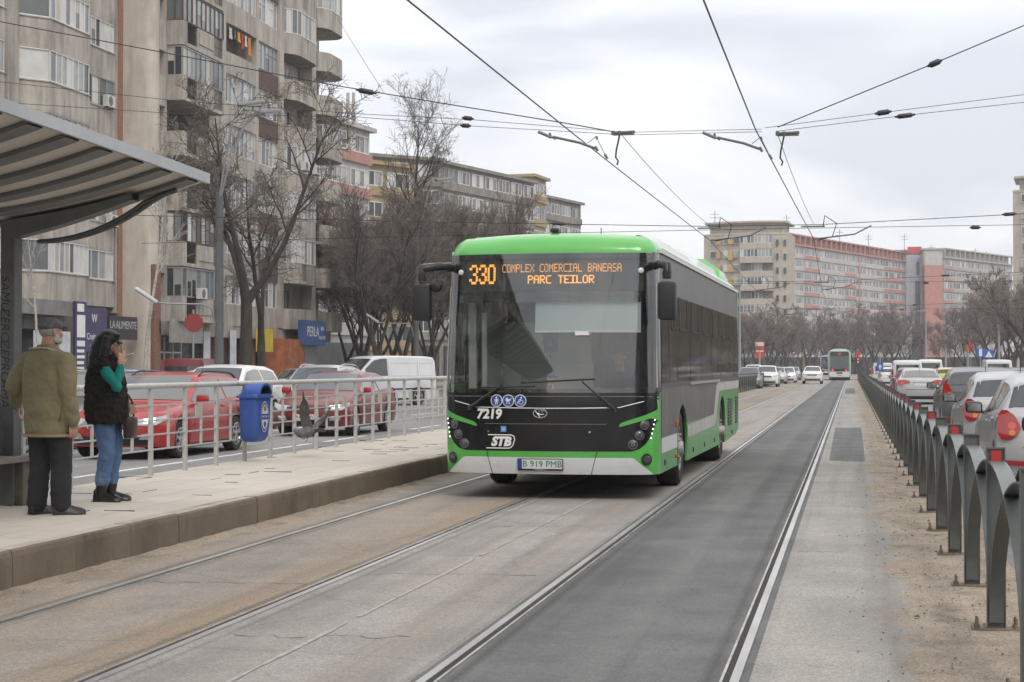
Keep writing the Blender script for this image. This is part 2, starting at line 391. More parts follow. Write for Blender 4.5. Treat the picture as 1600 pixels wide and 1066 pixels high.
# lane markings
WM = mat('road paint', (.62, .62, .60), .7, var=.2, scale=12, world=True, dirt=(.22, .22, .22), dscale=9, dlo=.5, dhi=.7)
b = MB(); b.box(-10.72, -10.60, YN, 33, -.012, -.007)
structure(b.build('lane_marking', WM))
b = MB(); y = 34.
while y < 260: b.box(-10.72, -10.60, y, y+3, -.012, -.007); y += 7
y = 4.
while y < 260: b.box(-13.72, -13.60, y, y+3, -.012, -.007); y += 7
y = 4.
while y < 260: b.box(-17.22, -17.10, y, y+3, -.012, -.007); y += 7
structure(b.build('lane_marking', WM))
b = MB(); y = 4.
while y < 260: b.box(4.28, 4.40, y, y+3, -.004, .001); y += 7
y = 4.
while y < 260: b.box(7.68, 7.80, y, y+3, -.004, .001); y += 7
structure(b.build('lane_marking', WM))

# grime gathered beside the rails and a few transverse cracks
M_GRIME = mat('rail side grime', (.075, .065, .055), .95, var=.4, scale=14, world=True)
def crack_line(p, q, seed, w=.012):
    rn = random.Random(seed); b = MB(); k = 14; pts = [(lerp(p[0], q[0], i/k)+rn.uniform(-.01, .01), lerp(p[1], q[1], i/k)+rn.uniform(-.07, .07)) for i in range(k+1)]
    for (xa, ya), (xb, yb) in zip(pts, pts[1:]):
        w1 = w*rn.uniform(.3, 1.2); b.quad((xa, ya-w1/2, -.0022), (xb, yb-w1/2, -.0022), (xb, yb+w1/2, -.0022), (xa, ya+w1/2, -.0022))
    structure(b.build('road_crack', M_GRIME, fix=False))
for i, (xa, xb, y_) in enumerate(((-5.0, -3.8, 11.6), (-5.65, -5.15, 13.2), (-3.55, -2.3, 12.4), (-3.5, -2.2, 16.3), (-4.9, -3.9, 17.8), (-.45, .25, 14.6), (-.42, .2, 21.5), (-3.5, -2.5, 9.4))): crack_line((xa, y_), (xb, y_+.15), 60+i)
# ---- rails: grooved tram rail with bright head, dark groove and guard lip
M_STEEL = mat('polished rail steel', (.50, .49, .48), .38, .75, var=.2, scale=3, stretch=(1, .2, 1), world=True)
M_STEELD = mat('dull rail steel', (.46, .44, .41), .42, .7, var=.3, scale=3, world=True)
M_GROOVE = mat('rail groove', (.03, .027, .024), .9)
M_JOINT = mat('rail joint sealant', (.095, .088, .08), .9, var=.4, scale=7, stretch=(1, .3, 1), world=True)
def rail(x, side, label):
    """side=+1: groove to the right of the head"""
    t = thing('tram_rail', label, 'rail', (x, 0, 0))
    def strip(name, a, c, z, m):
        if side < 0: a, c = -c, -a
        b = MB(); b.box(a, c, YN, YF, -.06, z); return b.build(name, m, t)
    strip('rail_head', -.016, .03, .006, M_STEEL)
    strip('rail_groove', .03, .066, -.0035, M_GROOVE)
    strip('guard_lip', .066, .080, .004, M_STEELD)
rail(-5.08, 1, 'steel tram rail running closest to the platform kerb')
rail(-3.66, -1, 'dark steel tram rail passing under the middle of the bus')
rail(-2.08, 1, 'steel tram rail along the left edge of the dark asphalt strip')
rail(-.56, -1, 'bright steel tram rail along the right edge of the dark asphalt strip')
# ================================================================== buildings
def concrete(name, c, streak=.5, dirt=(.14, .125, .11)):
    dirt = tuple(d*.85 for d in dirt)
    return mat(name, c, .9, var=.10, scale=.9, dirt=dirt, dscale=1.3, dlo=.46-.06*streak, dhi=.80, dstretch=(1.8, 1.8, .26), bump=.15, bscale=25)
M_CON = concrete('grey beige concrete', (.38, .35, .31))
M_CON2 = concrete('pale plaster', (.45, .415, .37), 1.1, (.19, .165, .14))
M_CONW = concrete('smooth pale plaster', (.50, .45, .395), -.3, (.36, .315, .27))
M_CON3 = concrete('parapet plaster', (.43, .395, .35), 1.3, (.17, .15, .13))
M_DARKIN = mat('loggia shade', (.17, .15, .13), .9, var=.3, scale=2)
M_BRICK = mat('orange brick', (.29, .155, .10), .9, var=.25, scale=5, stretch=(1, 1, 3))
M_BRICKR = mat('brown brick pier', (.20, .105, .08), .9, var=.3, scale=5, stretch=(1, 1, 4))
M_REDWOOD = mat('dark red boards', (.10, .058, .05), .8, var=.25, scale=4, stretch=(1, 6, 1))
M_FRW = mat('white window frame', (.62, .62, .61), .5)
M_FRG = mat('grey metal frame', (.28, .28, .27), .5)
M_FRB = mat('brown frame', (.09, .055, .04), .6)
M_FRS = [M_FRW, M_FRW, M_FRG, M_FRB]
def pane(name, c, r=.08): return mat(name, c, r, spec=.6, var=.12, scale=1.2)
PANES = [pane('dark glass', (.045, .05, .055)), pane('grey glass', (.13, .14, .145), .12), pane('net curtain glass', (.30, .31, .31), .2), pane('white panel', (.55, .55, .53), .4),
         pane('blue grey glass', (.17, .20, .23), .1), pane('cream blind', (.42, .40, .35), .4)]
M_ROOFING = mat('roofing felt', (.16, .155, .15), .9, var=.2, scale=2)
M_IRON = mat('dark iron bars', (.055, .05, .048), .7)

def glazing(parent, o, ux, w, h, n, rnd, weights, frm, transom=0, name='window'):
    """n-light window in the plane spanned by ux (horizontal) and Z at origin o (outer face). frame part, with one pane sub-part"""
    ux = Vector(ux).normalized(); nv = Vector((ux.y, -ux.x, 0))   # outward normal
    o = Vector(o); fb = MB(); pb = MB(); t = .055; d = .05
    def bx(b, u0, u1, z0, z1, d0, d1, m=None):
        vs = [o+ux*u+nv*dd+Vector((0, 0, z)) for z in (z0, z1) for dd in (d0, d1) for u in (u0, u1)]
        b.add(vs, [(0, 2, 3, 1), (4, 5, 7, 6), (0, 1, 5, 4), (2, 6, 7, 3), (0, 4, 6, 2), (1, 3, 7, 5)], m)
    bx(fb, 0, w, 0, t, -.04, d); bx(fb, 0, w, h-t, h, -.04, d)
    for i in range(n+1):
        u = w*i/n; u0 = max(0, u-t/2); u1 = min(w, u+t/2)
        bx(fb, u0, u1, t, h-t, -.035, d-.005)
    pool = list(range(len(PANES)))
    for i in range(n):
        u0, u1 = w*i/n+t/2, w*(i+1)/n-t/2
        k = rnd.choices(pool, weights)[0]; tilt = rnd.uniform(-.012, .012)
        a = [o+ux*u0+nv*(.0+tilt)+Vector((0, 0, t)), o+ux*u1+nv*(-tilt)+Vector((0, 0, t)), o+ux*u1+nv*(-tilt)+Vector((0, 0, h-t)), o+ux*u0+nv*tilt+Vector((0, 0, h-t))]
        if rnd.random() < .3 and k in (0, 1):    # roller blind half way
            f = rnd.uniform(.3, .7); zz = lerp(t, h-t, f)
            m1 = o+ux*u0+Vector((0, 0, zz)); m2 = o+ux*u1+Vector((0, 0, zz))
            pb.quad(a[0], a[1], m2, m1, k); pb.quad(m1, m2, a[2], a[3], rnd.choice((2, 5)))
        else: pb.quad(*a, k)
        if transom and rnd.random() < .7: bx(fb, u0, u1, h*.68-.02, h*.68+.02, -.02, d-.01)
    f = fb.build(name, frm, parent); pb.build('pane', PANES, f, fix=False)
    return f
W_MIX = [5, 4, 4, 2, 2, 1]; W_LIGHT = [1, 2, 4, 5, 1, 2]; W_DARK = [6, 3, 1, .5, 1, .3]; W_GREY = [1, 4, 3, 1, 4, 1]
H1 = 2.75

def ac_unit(p, yaw, label):
    t = thing('air_conditioner', label, 'air conditioner', p, yaw, 'air conditioners on the block fronts')
    b = MB(); b.bbox((0, 0, .3), (.8, .3, .56), .02); b.build('casing', mat('ac casing', (.55, .54, .51), .5, var=.12, scale=6), t)
    b = MB(); b.lathe([(.05, -.155), (.22, -.16), (.24, -.152), (.22, -.152)], 20, 'Y', (-.12, 0, .3)); b.build('fan_grille', mat('ac grille', (.14, .14, .14), .6), t)
    b = MB()
    for x in (-.3, .3): b.box(x-.02, x+.02, -.12, .2, -.02, .03)
    b.build('bracket', M_IRON, t)

# ---- block 1 (with the angled enclosed balconies), front at X=-35
def block_one():
    B = thing('apartment_block', 'weathered beige apartment block at the left edge with a bare brick end strip', 'apartment block', (-38, 66, 0), group='old blocks along the left road')
    def P(b, name, m, sm=None): o = b.build(name, m, B, smooth=sm); o.matrix_parent_inverse = Matrix.Translation(-Vector(B.location)); return o
    X = -35.0; Y0, Y1 = 52.0, 77.75
    w = MB(); w.box(-50, X-1.2, Y0, Y1, 0, 34)
    rnd = random.Random(21)
    bays = [(54.0, 59.6, 'p'), (60.4, 66.6, 'f'), (67.7, 72.9, 'p'), (73.4, 77.55, 'f')]
    for y0, y1, k in bays: w.box(X-1.25, X+.12, y1+.01 if k == 'p' else y1+.005, y1+.56 if k == 'p' else y1+.19, 4.1, 34)
    w.box(X-1.25, X+.15, 66.65, 67.65, 4.1, 34)
    w.box(X-1.25, X+.1, Y0, 54, 4.1, 34); w.box(X-1.2, X-.02, 59.62, 60.38, 4.1, 34)
    P(w, 'wall', M_CON)
    b = MB(); b.box(-50, X+.16, Y1+.02, Y1+.52, 0, 34); P(b, 'brick_end', M_BRICK)
    for k in range(10):
        zf = 4.6+H1*k
        for y0, y1, kind in bays:
            if zf > 24 and y0 < 66: continue
            pb = MB(); proj = .95 if kind == 'p' else .05
            if kind == 'p':
                # parapet with an angled left cheek
                poly = [(X-1.2, y0), (X-.1, y0), (X+proj, y0+1.25), (X+proj, y1), (X-1.2, y1)]
                pb.prism(poly, lambda x, y: (x, y, zf-.22), lambda x, y: (x, y, zf+1.0))
                pb.prism([(x+(.05 if i in (1, 2, 3) else 0), y+(-.04 if i < 2 else .0)) for i, (x, y) in enumerate(poly)], lambda x, y: (x, y, zf+1.003), lambda x, y: (x, y, zf+1.05))
                pb.prism(poly, lambda x, y: (x, y, zf+2.44), lambda x, y: (x, y, zf+2.527))
            else:
                pb.box(X-1.2, X+proj, y0, y1, zf-.22, zf+1.0); pb.box(X-1.2, X+proj+.05, y0, y1, zf+1.003, zf+1.05)
                pb.box(X-1.2, X+proj, y0, y1, zf+2.44, zf+2.527)
            P(pb, 'balcony', M_CON3 if (k+int(y0)) % 2 else M_CON2)
            wts = rnd.choice([W_LIGHT, W_MIX, W_GREY, W_LIGHT]); fr = rnd.choice([M_FRW, M_FRW, M_FRW, M_FRG])
            h = 1.38
            if kind == 'p':
                f = glazing(B, (X+proj-.06, y0+1.3, zf+1.055), (0, 1, 0), y1-y0-1.35, h, rnd.choice((6, 7, 8)), rnd, wts, fr)
                f.matrix_parent_inverse = Matrix.Translation(-Vector(B.location))
                a = Vector((X-.1, y0+.06, zf+1.055)); c = Vector((X+proj-.06, y0+1.28, zf+1.055))
                f = glazing(B, a, c-a, (c-a).length-.02, h, 1, rnd, [0, 3, 1, 1, 2, 0], fr)
            else:
                f = glazing(B, (X+proj-.06, y0+.04, zf+1.055), (0, 1, 0), y1-y0-.08, h, rnd.choice((5, 6, 8)), rnd, wts, fr)
            f.matrix_parent_inverse = Matrix.Translation(-Vector(B.location))
    # ground floor: dark shop fronts and canopy box
    g = MB(); g.box(X-1.2, X-.3, Y0, Y1, 3.2, 4.38); P(g, 'fascia', M_CON)
    g = MB(); g.box(X-1.19, X-.9, Y0, Y1, .13, 3.2); P(g, 'shop_front', mat('dim shop glass', (.06, .06, .065), .2, var=.3, scale=1))
    for y in (60., 66.9, 73.2, 77.2): g = MB(); g.box(X-1.2, X-.2, y, y+.5, .13, 3.2); P(g, 'pier', M_CON2)
    g = MB(); g.box(X-.3, X+1.2, 63.5, 70.6, 3.75, 4.4); P(g, 'canopy_box', mat('grey sheet cladding', (.19, .19, .185), .6, var=.25, scale=2))
    b = MB(); b.box(-50.3, X+.3, Y0-.2, Y1+1, 34, 34.4); P(b, 'roof', M_ROOFING)
    return B
block_one()
ac_unit((-34.7, 73.9, 11.2), pi/2, 'white air conditioner hanging below the glazed balcony beside the brick strip')

# ---- block 2: taller front with loggias and rounded balconies, front at X=-33.3
def block_two():
    B = thing('apartment_block', 'tall grimy beige apartment block with a blank end wall and stacked mixed balconies', 'apartment block', (-36, 79.3, 0), group='old blocks along the left road')
    inv = Matrix.Translation(-Vector(B.location))
    def P(b, name, m, sm=None): o = b.build(name, m, B, smooth=sm); o.matrix_parent_inverse = inv; return o
    X = -33.3; Y0, Y1 = 78.3, 106.4; top = 36
    rnd = random.Random(5)
    w = MB(); w.box(-48, X-1.5, Y0+.25, Y1, 0, top)
    # end wall with rounded corner
    arc = [(X-.5+.5*sin(a), Y0+.5-.5*cos(a)) for a in [pi/2*i/6 for i in range(7)]]
    w.prism([(-48, Y0)]+arc+[(X, 79.0), (X-1.5, 79.0), (-48, Y0+.3)], lambda x, y: (x, y, 0), lambda x, y: (x, y, top))
    P(w, 'wall', M_CONW, 40)
    cols = MB()
    for y0, y1, x1 in ((87.3, 88.0, X+.1), (96.9, 97.6, X+.12), (102.95, 103.75, X+.15), (93.1, 93.5, X), (79.0, 79.15, X-.01)):
        cols.box(X-1.55, x1, y0, y1, 3.8, top)
    P(cols, 'pilaster', M_CON2)
    for k in range(11):
        zf = 3.95+H1*k
        # --- window column beside the end wall
        b = MB(); b.box(X-1.5, X-.02, 79.16, 80.1, zf-.2, zf+.95); b.box(X-1.5, X-.02, 79.16, 80.1, zf+2.2, zf+2.55); b.box(X-1.5, X-.02, 79.9, 80.1, zf+.95, zf+2.2); P(b, 'spandrel', M_CON2); b = MB(); b.box(X-1.5, X-.04, 85.81, 87.29, zf-.2, zf+2.55); P(b, 'spandrel', M_CON2)
        f = glazing(B, (X-.35, 79.2, zf+.98), (0, 1, 0), .68, 1.2, 1, rnd, W_DARK, rnd.choice(M_FRS)); f.matrix_parent_inverse = inv
        # --- bay A: box balcony, projecting
        px = X+.83; y0, y1 = 80.1, 85.8
        b = MB(); b.box(X-1.5, px, y0, y1, zf-.18, zf); b.box(px-.1, px, y0+1.9, y1-1.5, zf, zf+1.0); b.box(X-1.5, px-.1, y0, y0+.1, zf+.003, zf+1.03); b.box(px-.103, px+.002, y0, y0+.55, zf+.003, zf+1.03)
        b.box(px-.103, px+.002, y1-.25, y1, zf+.003, zf+1.03)
        b.prism([(y0+2.1, zf+.2), (y1-1.7, zf+.2), (y1-1.7, zf+.8), (y0+2.1, zf+.8)], lambda y, z: (px+.001, y, z), lambda y, z: (px+.05, y, z))
        P(b, 'balcony', M_CON3)
        b = MB()
        for ya, yb in ((y0+.55, y0+1.9), (y1-1.5, y1-.25)):
            n = 9
            for i in range(n+1): yy = lerp(ya, yb, i/n); b.box(px-.07, px-.05, yy-.008, yy+.008, zf+.02, zf+.97)
            b.box(px-.08, px-.04, ya, yb, zf+.97, zf+1.0); b.box(px-.075, px-.045, ya, yb, zf+.5, zf+.52)
        P(b, 'balustrade', M_IRON)
        enc = k not in (3, 2)
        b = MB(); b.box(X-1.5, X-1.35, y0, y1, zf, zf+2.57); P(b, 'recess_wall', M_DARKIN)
        f = glazing(B, (X-1.3, y0+1.0, zf+.3), (0, 1, 0), 1.0, 2.0, 1, rnd, W_DARK, M_FRB); f.matrix_parent_inverse = inv
        f = glazing(B, (X-1.3, y0+3.4, zf+.9), (0, 1, 0), 1.3, 1.3, 2, rnd, W_DARK, M_FRB); f.matrix_parent_inverse = inv
        if enc:
            fr = [M_FRG, M_FRB, M_FRB, M_FRG][k % 4]
            f = glazing(B, (px-.06, y0+.05, zf+1.035), (0, 1, 0), y1-y0-.1, 1.48, 9, rnd, [W_MIX, W_GREY, W_DARK][k % 3], fr); f.matrix_parent_inverse = inv
            a = Vector((X-.02, y0+.05, zf+1.035)); f = glazing(B, a, (1, 0, 0), .78, 1.48, 2, rnd, W_DARK, fr); f.matrix_parent_inverse = inv
        # --- bays B and C: flush loggias
        for j, (ya, yb) in enumerate(((88.0, 93.1), (93.5, 96.9))):
            b = MB(); bul = .10 if j == 0 else .0
            pts = [(X+bul*sin(pi*i/8), lerp(ya, yb, i/8)) for i in range(9)]
            b.prism([(X-1.5, ya)]+pts+[(X-1.5, yb)], lambda x, y: (x, y, zf-.2), lambda x, y: (x, y, zf+.98))
            P(b, 'balcony', (M_CON3 if j == 0 else (M_REDWOOD if (k*7+j) % 3 != 1 else M_CON2)), 30)
            r = rnd.random()
            if not (j == 0 and k in (5,)) and r < .95:
                f = glazing(B, (X+bul*.3-.12, ya+.03, zf+.985), (0, 1, 0), yb-ya-.06, 1.56, 8 if j == 0 else 5, rnd, rnd.choice([W_LIGHT, W_MIX, W_LIGHT, W_GREY]), rnd.choice([M_FRW, M_FRW, M_FRG]), transom=j); f.matrix_parent_inverse = inv
            else:
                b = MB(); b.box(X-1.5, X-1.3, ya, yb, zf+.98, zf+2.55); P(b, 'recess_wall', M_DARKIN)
                f = glazing(B, (X-1.25, ya+.5, zf+1.0), (0, 1, 0), 1.6, 1.3, 2, rnd, W_DARK, M_FRW); f.matrix_parent_inverse = inv
        # --- bay D: rounded balcony
        for j, (ya, yb, pr_) in enumerate(((97.65, 102.9, .75), (103.8, 108.3, .9))):
            c0 = X if j == 0 else X-.1
            pts = []
            for i in range(13):
                a = pi*i/12; pts.append((c0+pr_*min(1, 1.25*sin(a)), lerp(ya, yb, .5-.5*cos(a))))
            b = MB(); b.prism([(c0-1.4, ya)]+pts+[(c0-1.4, yb)], lambda x, y: (x, y, zf-.2), lambda x, y: (x, y, zf))
            # parapet shell
            out_ = [Vector((x, y, 0)) for x, y in pts]; inn = [p+(Vector((c0-.6, (ya+yb)/2, 0))-p).normalized()*.1 for p in out_]
            cut = 9 if (k+j) % 2 else 12
            for i in range(cut):
                q = [out_[i], out_[i+1], inn[i+1], inn[i]]
                b.add([p+Vector((0, 0, zf+.002)) for p in q]+[p+Vector((0, 0, zf+1.02)) for p in q], [(0, 1, 5, 4), (2, 3, 7, 6), (4, 5, 6, 7), (0, 4, 7, 3), (1, 2, 6, 5)])
            P(b, 'balcony', M_CON3, 30)
            if cut < 12:
                b = MB()
                for i in range(cut, 12):
                    q = [out_[i], out_[i+1], inn[i+1], inn[i]]
                    b.add([p+Vector((0, 0, zf+.06)) for p in q]+[p+Vector((0, 0, zf+.96)) for p in q], [(0, 1, 5, 4), (2, 3, 7, 6), (4, 5, 6, 7)])
                P(b, 'balustrade', M_REDWOOD)
            if j == 1: b = MB(); b.box(-46, c0-1.38, ya+.4 if k % 2 else ya+.4, 107.4, zf-.19, zf+2.56); P(b, 'corner_wall', M_CON2)
            b = MB(); b.box(c0-1.5, c0-.76, ya, yb-(.0 if j == 0 else 1.2), zf, zf+2.55); P(b, 'recess_wall', M_CON2)
            f = glazing(B, (c0-.70, ya+.8, zf+.2), (0, 1, 0), .9, 2.1, 1, rnd, W_DARK, M_FRW); f.matrix_parent_inverse = inv
            f = glazing(B, (c0-.70, ya+2.1, zf+.9), (0, 1, 0), 1.3, 1.4, 2, rnd, W_MIX, M_FRW); f.matrix_parent_inverse = inv
            if (j == 0 and k in (1, 2, 3, 6)) or (j == 1 and k in (7,)):     # glazed-in rounded balcony
                for i in range(12):
                    a, c = out_[i], out_[i+1]
                    if (c-a).length < .1: continue
                    f = glazing(B, a*.985+Vector((c0-1, (ya+yb)/2, 0))*.015+Vector((0, 0, zf+1.03)), c-a, (c-a).length, 1.5, 1, rnd, W_LIGHT, M_FRW); f.matrix_parent_inverse = inv
    g = MB(); g.box(X-1.4, X+.05, 79.1, 107.3, 3.1, 3.76); P(g, 'fascia', M_CON)
    g = MB(); g.box(X-1.45, X-1.0, 80.0, 107.3, .13, 3.1); P(g, 'shop_front', MATS['dim shop glass'])
    for y in (78.45, 87.3, 92.9, 97, 103): g = MB(); g.box(X-1.6, X-.25+.3*(y < 79), y, y+.8, .13, 3.1 if y > 79 else 6.5); P(g, 'pier', M_BRICKR)
    g = MB(); g.box(-48.3, X+.3, Y0-.3, 107.6, top, top+.4); P(g, 'roof', M_ROOFING)
    return B
block_two()
ac_unit((-33.1, 79.6, 10.3), pi/2, 'white air conditioner under the narrow window beside the blank end wall')
ac_unit((-32.25, 84.6, 12.6), pi/2, 'air conditioner on the parapet of the box balcony above the bare tree')
ac_unit((-33.05, 94.2, 16.2), pi/2, 'white air conditioner under the white glazed loggia beside the laundry balcony')
ac_unit((-34.8, 76.6, 13.9), pi/2, 'small white air conditioner high on the first block beside the brick strip')
ac_unit((-34.75, 76.9, 8.2), pi/2, 'white air conditioner above the first block windows, lowest beside the brick strip')
t = thing('laundry', 'orange red and yellow laundry hung out on an open upper balcony', 'laundry', (-33.25, 90.2, 19.7), 0)
b = MB(); b.tube([(0, -1.9, .35), (0, 2.2, .35)], .015, 5); b.build('clothes_line', M_IRON, t)
for y, w_, h_, c in ((-1.4, .5, .6, (.5, .5, .48)), (-.7, .35, .5, (.08, .12, .10)), (-.1, .5, .55, (.55, .28, .03)), (.5, .35, .8, (.45, .06, .05)), (1.0, .4, .6, (.55, .50, .44)), (1.6, .55, 1.0, (.55, .18, .02))):
    b = MB(); b.grid([[(.03*sin(i*2.1+z), y+w_*(i/5-.5), .36-h_*z/3) for i in range(6)] for z in range(4)]); b.build('garment', mat('cloth %.2f%.2f' % (c[0], c[1]), c, .9), t)
ac_unit((-32.3, 99.0, 13.3), pi/2, 'left one of two air conditioners on the rounded white glazed balcony')
ac_unit((-32.3, 101.2, 13.3), pi/2, 'right one of two air conditioners on the rounded white glazed balcony')
ac_unit((-32.2, 82.0, 4.9), pi/2, 'air conditioner hung just above the shop canopies behind the bare tree')

# ---- shop signs on the left pavement fronts
def sign_board(name, label, c, w, h, m, words, yaw=pi/2, d=.12, group=None, tm=None):
    """board facing +X when yaw=pi/2; words = [(text,size,dx,dz,material)]"""
    t = thing(name, label, 'sign', c, yaw, group)
    b = MB(); b.bbox((0, 0, 0), (w, d, h), .015); b.build('board', m, t)
    for wd, sz, dx, dz, wm in words:
        text(wd, sz, wm, t, frame_m((dx, -d/2-.004, dz), (1, 0, 0), (0, 0, 1)), extrude=.003)
    return t
M_TXW = mat('white lettering', (.75, .75, .74), .5); M_TXD = mat('dark lettering', (.04, .04, .045), .5)
M_VIO = mat('violet sign face', (.055, .045, .12), .5, var=.15, scale=2)
s = sign_board('shop_sign', 'violet tailor shop sign board behind the black haired woman', (-33.9, 73.2, 3.2), 2.3, 2.0, M_VIO, [('Croitorie', .42, -.2, -.32, M_TXW), ('si retusuri', .40, .15, -.74, M_TXW), ('W', .55, -.2, .5, M_TXW)])
s = thing('shop_sign', 'tall narrow violet sign with white striped panels at its left shop edge', 'sign', (-33.85, 71.5, .13))
b = MB(); b.box(-.06, .06, -.55, .55, 0, 4.3); b.build('board', M_VIO, s)
b = MB()
b.box(.06, .066, -.4, .42, 2.7, 3.7); b.box(.06, .066, -.38, .3, 3.85, 4.2)
for i in range(8): b.box(.06, .066, -.4, .38-.04*(i % 3), .2+.26*i, .34+.26*i)
b.box(.06, .066, -.4, .4, 2.3, 2.55)
b.build('striped_panel', M_TXW, s)
sign_board('shop_sign', 'black shop sign with pale capital letters between violet sign and brick pier', (-33.9, 76.2, 3.35), 3.2, 1.1, mat('black sign face', (.03, .03, .032), .5), [('ALIMENTE', .52, .3, .12, mat('pale lettering', (.45, .45, .44), .5)), ('LA', .5, -1.25, .12, MATS['pale lettering'])])
sign_board('shop_sign', 'blank grey awning board above the white shop doors', (-32.75, 81.3, 3.3), 4.2, 1.2, mat('grey awning', (.25, .235, .225), .8, var=.15, scale=3), [])
sign_board('shop_sign', 'yellow shop sign glimpsed between two dark tree trunks', (-32.6, 92.6, 3.0), 2.6, 1.3, mat('yellow sign face', (.55, .42, .04), .6, var=.2, scale=1.5), [])
s = sign_board('shop_sign', 'blue shop sign with white letters at the right end of the old block', (-32.1, 99.8, 3.55), 4.6, 1.5, mat('blue sign face', (.035, .09, .27), .5, var=.2, scale=2), [('PERLA', .85, -.3, .05, M_TXW), ('BAR', .34, 1.55, .28, M_TXW), ('NON STOP', .26, 1.5, -.28, M_TXW)], d=.3)
# white posters and panes on the shop level
for i, (y, z, w_, h_) in enumerate(((68.3, 2.1, 3.4, 1.9), (85.0, 2.3, .9, 2.1), (88.9, 2.3, .9, 2.4))):
    s = thing('shop_poster', ['white poster covering the shop window behind the capped man', 'white printed shop poster beside the lamp post', 'pale poster strip right of the dark twin trunks'][i], 'poster', (-33.6+.5*(i > 0), y, z), pi/2)
    b = MB(); b.bbox((0, 0, 0), (w_, .05, h_), .01); b.build('sheet', mat('poster paper', (.50, .52, .56), .6, var=.15, scale=2, dirt=(.2, .18, .3), dscale=4, dlo=.6, dhi=.7), s)
b = MB()
for y in (79.6, 80.7, 81.8, 82.9, 84.0):
    b.box(-34.2, -34.12, y, y+.09, .13, 3.0)
b.box(-34.2, -34.12, 79.6, 84, 1.0, 1.1); b.box(-34.2, -34.12, 79.6, 84, 2.2, 2.28)
tag(b.build('shop_door_frame', M_FRW), 'white framed shop door and windows next to the brick pier', 'shop front')
# dark passage and orange pier at the end of block two
s = thing('shop_kiosk', 'grey shop entrance with an orange side wall under the blue sign', 'shop front', (-33, 98.9, .13))
b = MB(); b.box(-.6, .9, -3.8, -.6, 0, 3.0); b.build('side_wall', mat('orange shop wall', (.36, .12, .05), .8, var=.3, scale=2), s)
b = MB(); b.box(-.6, .6, .4, 2.8, 0, 2.7); b.build('shutter', mat('grey shutter', (.22, .225, .235), .6, var=.1, scale=2), s)

# ---- mid-distance blocks on the left -------------------------------------------------
def slab_block(label, p0, p1, depth, z1, storeys, base, wallm, frm, wts, bays, end_m=None, stripe=None, attic=True, seed=1, group=None, sill=.9, wh=1.45, name='apartment_block', wfrac=.82, accents=(), light_panels=None):
    """long block whose front runs p0->p1 (left to right seen from the street)."""
    p0 = Vector((*p0, 0)); p1 = Vector((*p1, 0)); ux = (p1-p0).normalized(); nv = Vector((ux.y, -ux.x, 0)); Lf = (p1-p0).length
    B = thing(name, label, 'apartment block', p0, atan2(ux.y, ux.x), group)
    rnd = random.Random(seed); sh = (z1-base)/storeys
    # local frame: x along the front, -y outward
    w = MB(); w.box(0, Lf, 0, depth, 0, z1); w.build('wall', wallm, B)
    if end_m:
        b = MB(); b.box(-.12, -.003, 1.2, depth-1.2, base*.5, z1-1.0); b.box(Lf+.003, Lf+.12, .2, depth-.2, base*.5, z1-1.0); b.build('end_panel', end_m, B)
    b = MB(); b.box(-.4, Lf+.4, -.5, depth+.3, z1+.003, z1+.35)
    if attic:
        b.box(1.5, Lf-1.0, .9, depth-1, z1+.35, z1+2.2); b.box(.2, Lf-.2, -.35, depth, z1+2.2, z1+2.5)
        for i in range(int(Lf/3)+1): xx = min(Lf-.7, .3+i*3); b.box(xx, xx+.4, -.3, .1, z1+.35, z1+2.2)
    b.build('roof', stripe or wallm, B)
    bw = Lf/bays; cnt = 0; fb = MB(); pbm = MB()
    for s_ in range(storeys):
        zf = base+s_*sh
        # continuous sill band
        band = MB(); band.box(.0, Lf, -.22, -.004, zf+.02, zf+sill); band.build('parapet_band', wallm, B)
        for i in range(bays):
            x0 = i*bw+bw*(1-wfrac)/2; x1 = x0+bw*wfrac
            n = 4 if bw > 4 else 3 if bw > 2.6 else 2
            big = cnt < 95
            f = MB() if big else fb; p = MB() if big else pbm
            t = .09
            z0, zt = zf+sill+.005, zf+sill+wh
            f.box(x0, x1, -.14, -.02, z0, z0+t); f.box(x0, x1, -.14, -.02, zt-t, zt)
            for q in range(n+1):
                u = lerp(x0+t/2, x1-t/2, q/n); f.box(u-t/2, u+t/2, -.135, -.02, z0+t, zt-t)
            for q in range(n):
                a, c = lerp(x0+t/2, x1-t/2, q/n)+t/2, lerp(x0+t/2, x1-t/2, (q+1)/n)-t/2
                p.quad((a, -.08, z0+t), (c, -.08, z0+t), (c, -.08, zt-t), (a, -.08, zt-t), rnd.choices(range(6), wts)[0])
            if big:
                fo = f.build('window', frm if rnd.random() < .75 else M_FRG, B); p.build('pane', PANES, fo, fix=False); cnt += 1
    if fb.v:
        o = fb.build('window', frm, B); o['kind'] = 'stuff'; o2 = pbm.build('pane', PANES, o, fix=False); o2['kind'] = 'stuff'
    for (s0, s1, b0, b1, m) in accents:
        a = MB()
        for s_ in range(s0, s1):
            zf = base+s_*sh; a.box(b0*bw+.01, b1*bw-.01, -.27, -.223, zf+.06, zf+sill-.03)
        a.build('coloured_band', m, B)
    # ground floor shops
    a = MB(); a.box(.4, Lf-.4, -.25, -.02, .2, base-.6); a.build('shop_front', MATS['dim shop glass'], B)
    return B
M_PINKW = concrete('pink render', (.44, .23, .20), -.4, (.36, .19, .165))
M_PALE = concrete('pale grey render', (.40, .375, .345), 0, (.27, .25, .225))
M_PALE2 = concrete('light grey render', (.47, .45, .43), -.3, (.33, .31, .29))
M_OLDG = concrete('sooty grey concrete', (.27, .25, .22), 1.2, (.13, .12, .105))
M_OCH = mat('ochre render', (.34, .26, .15), .9, var=.1, scale=1)
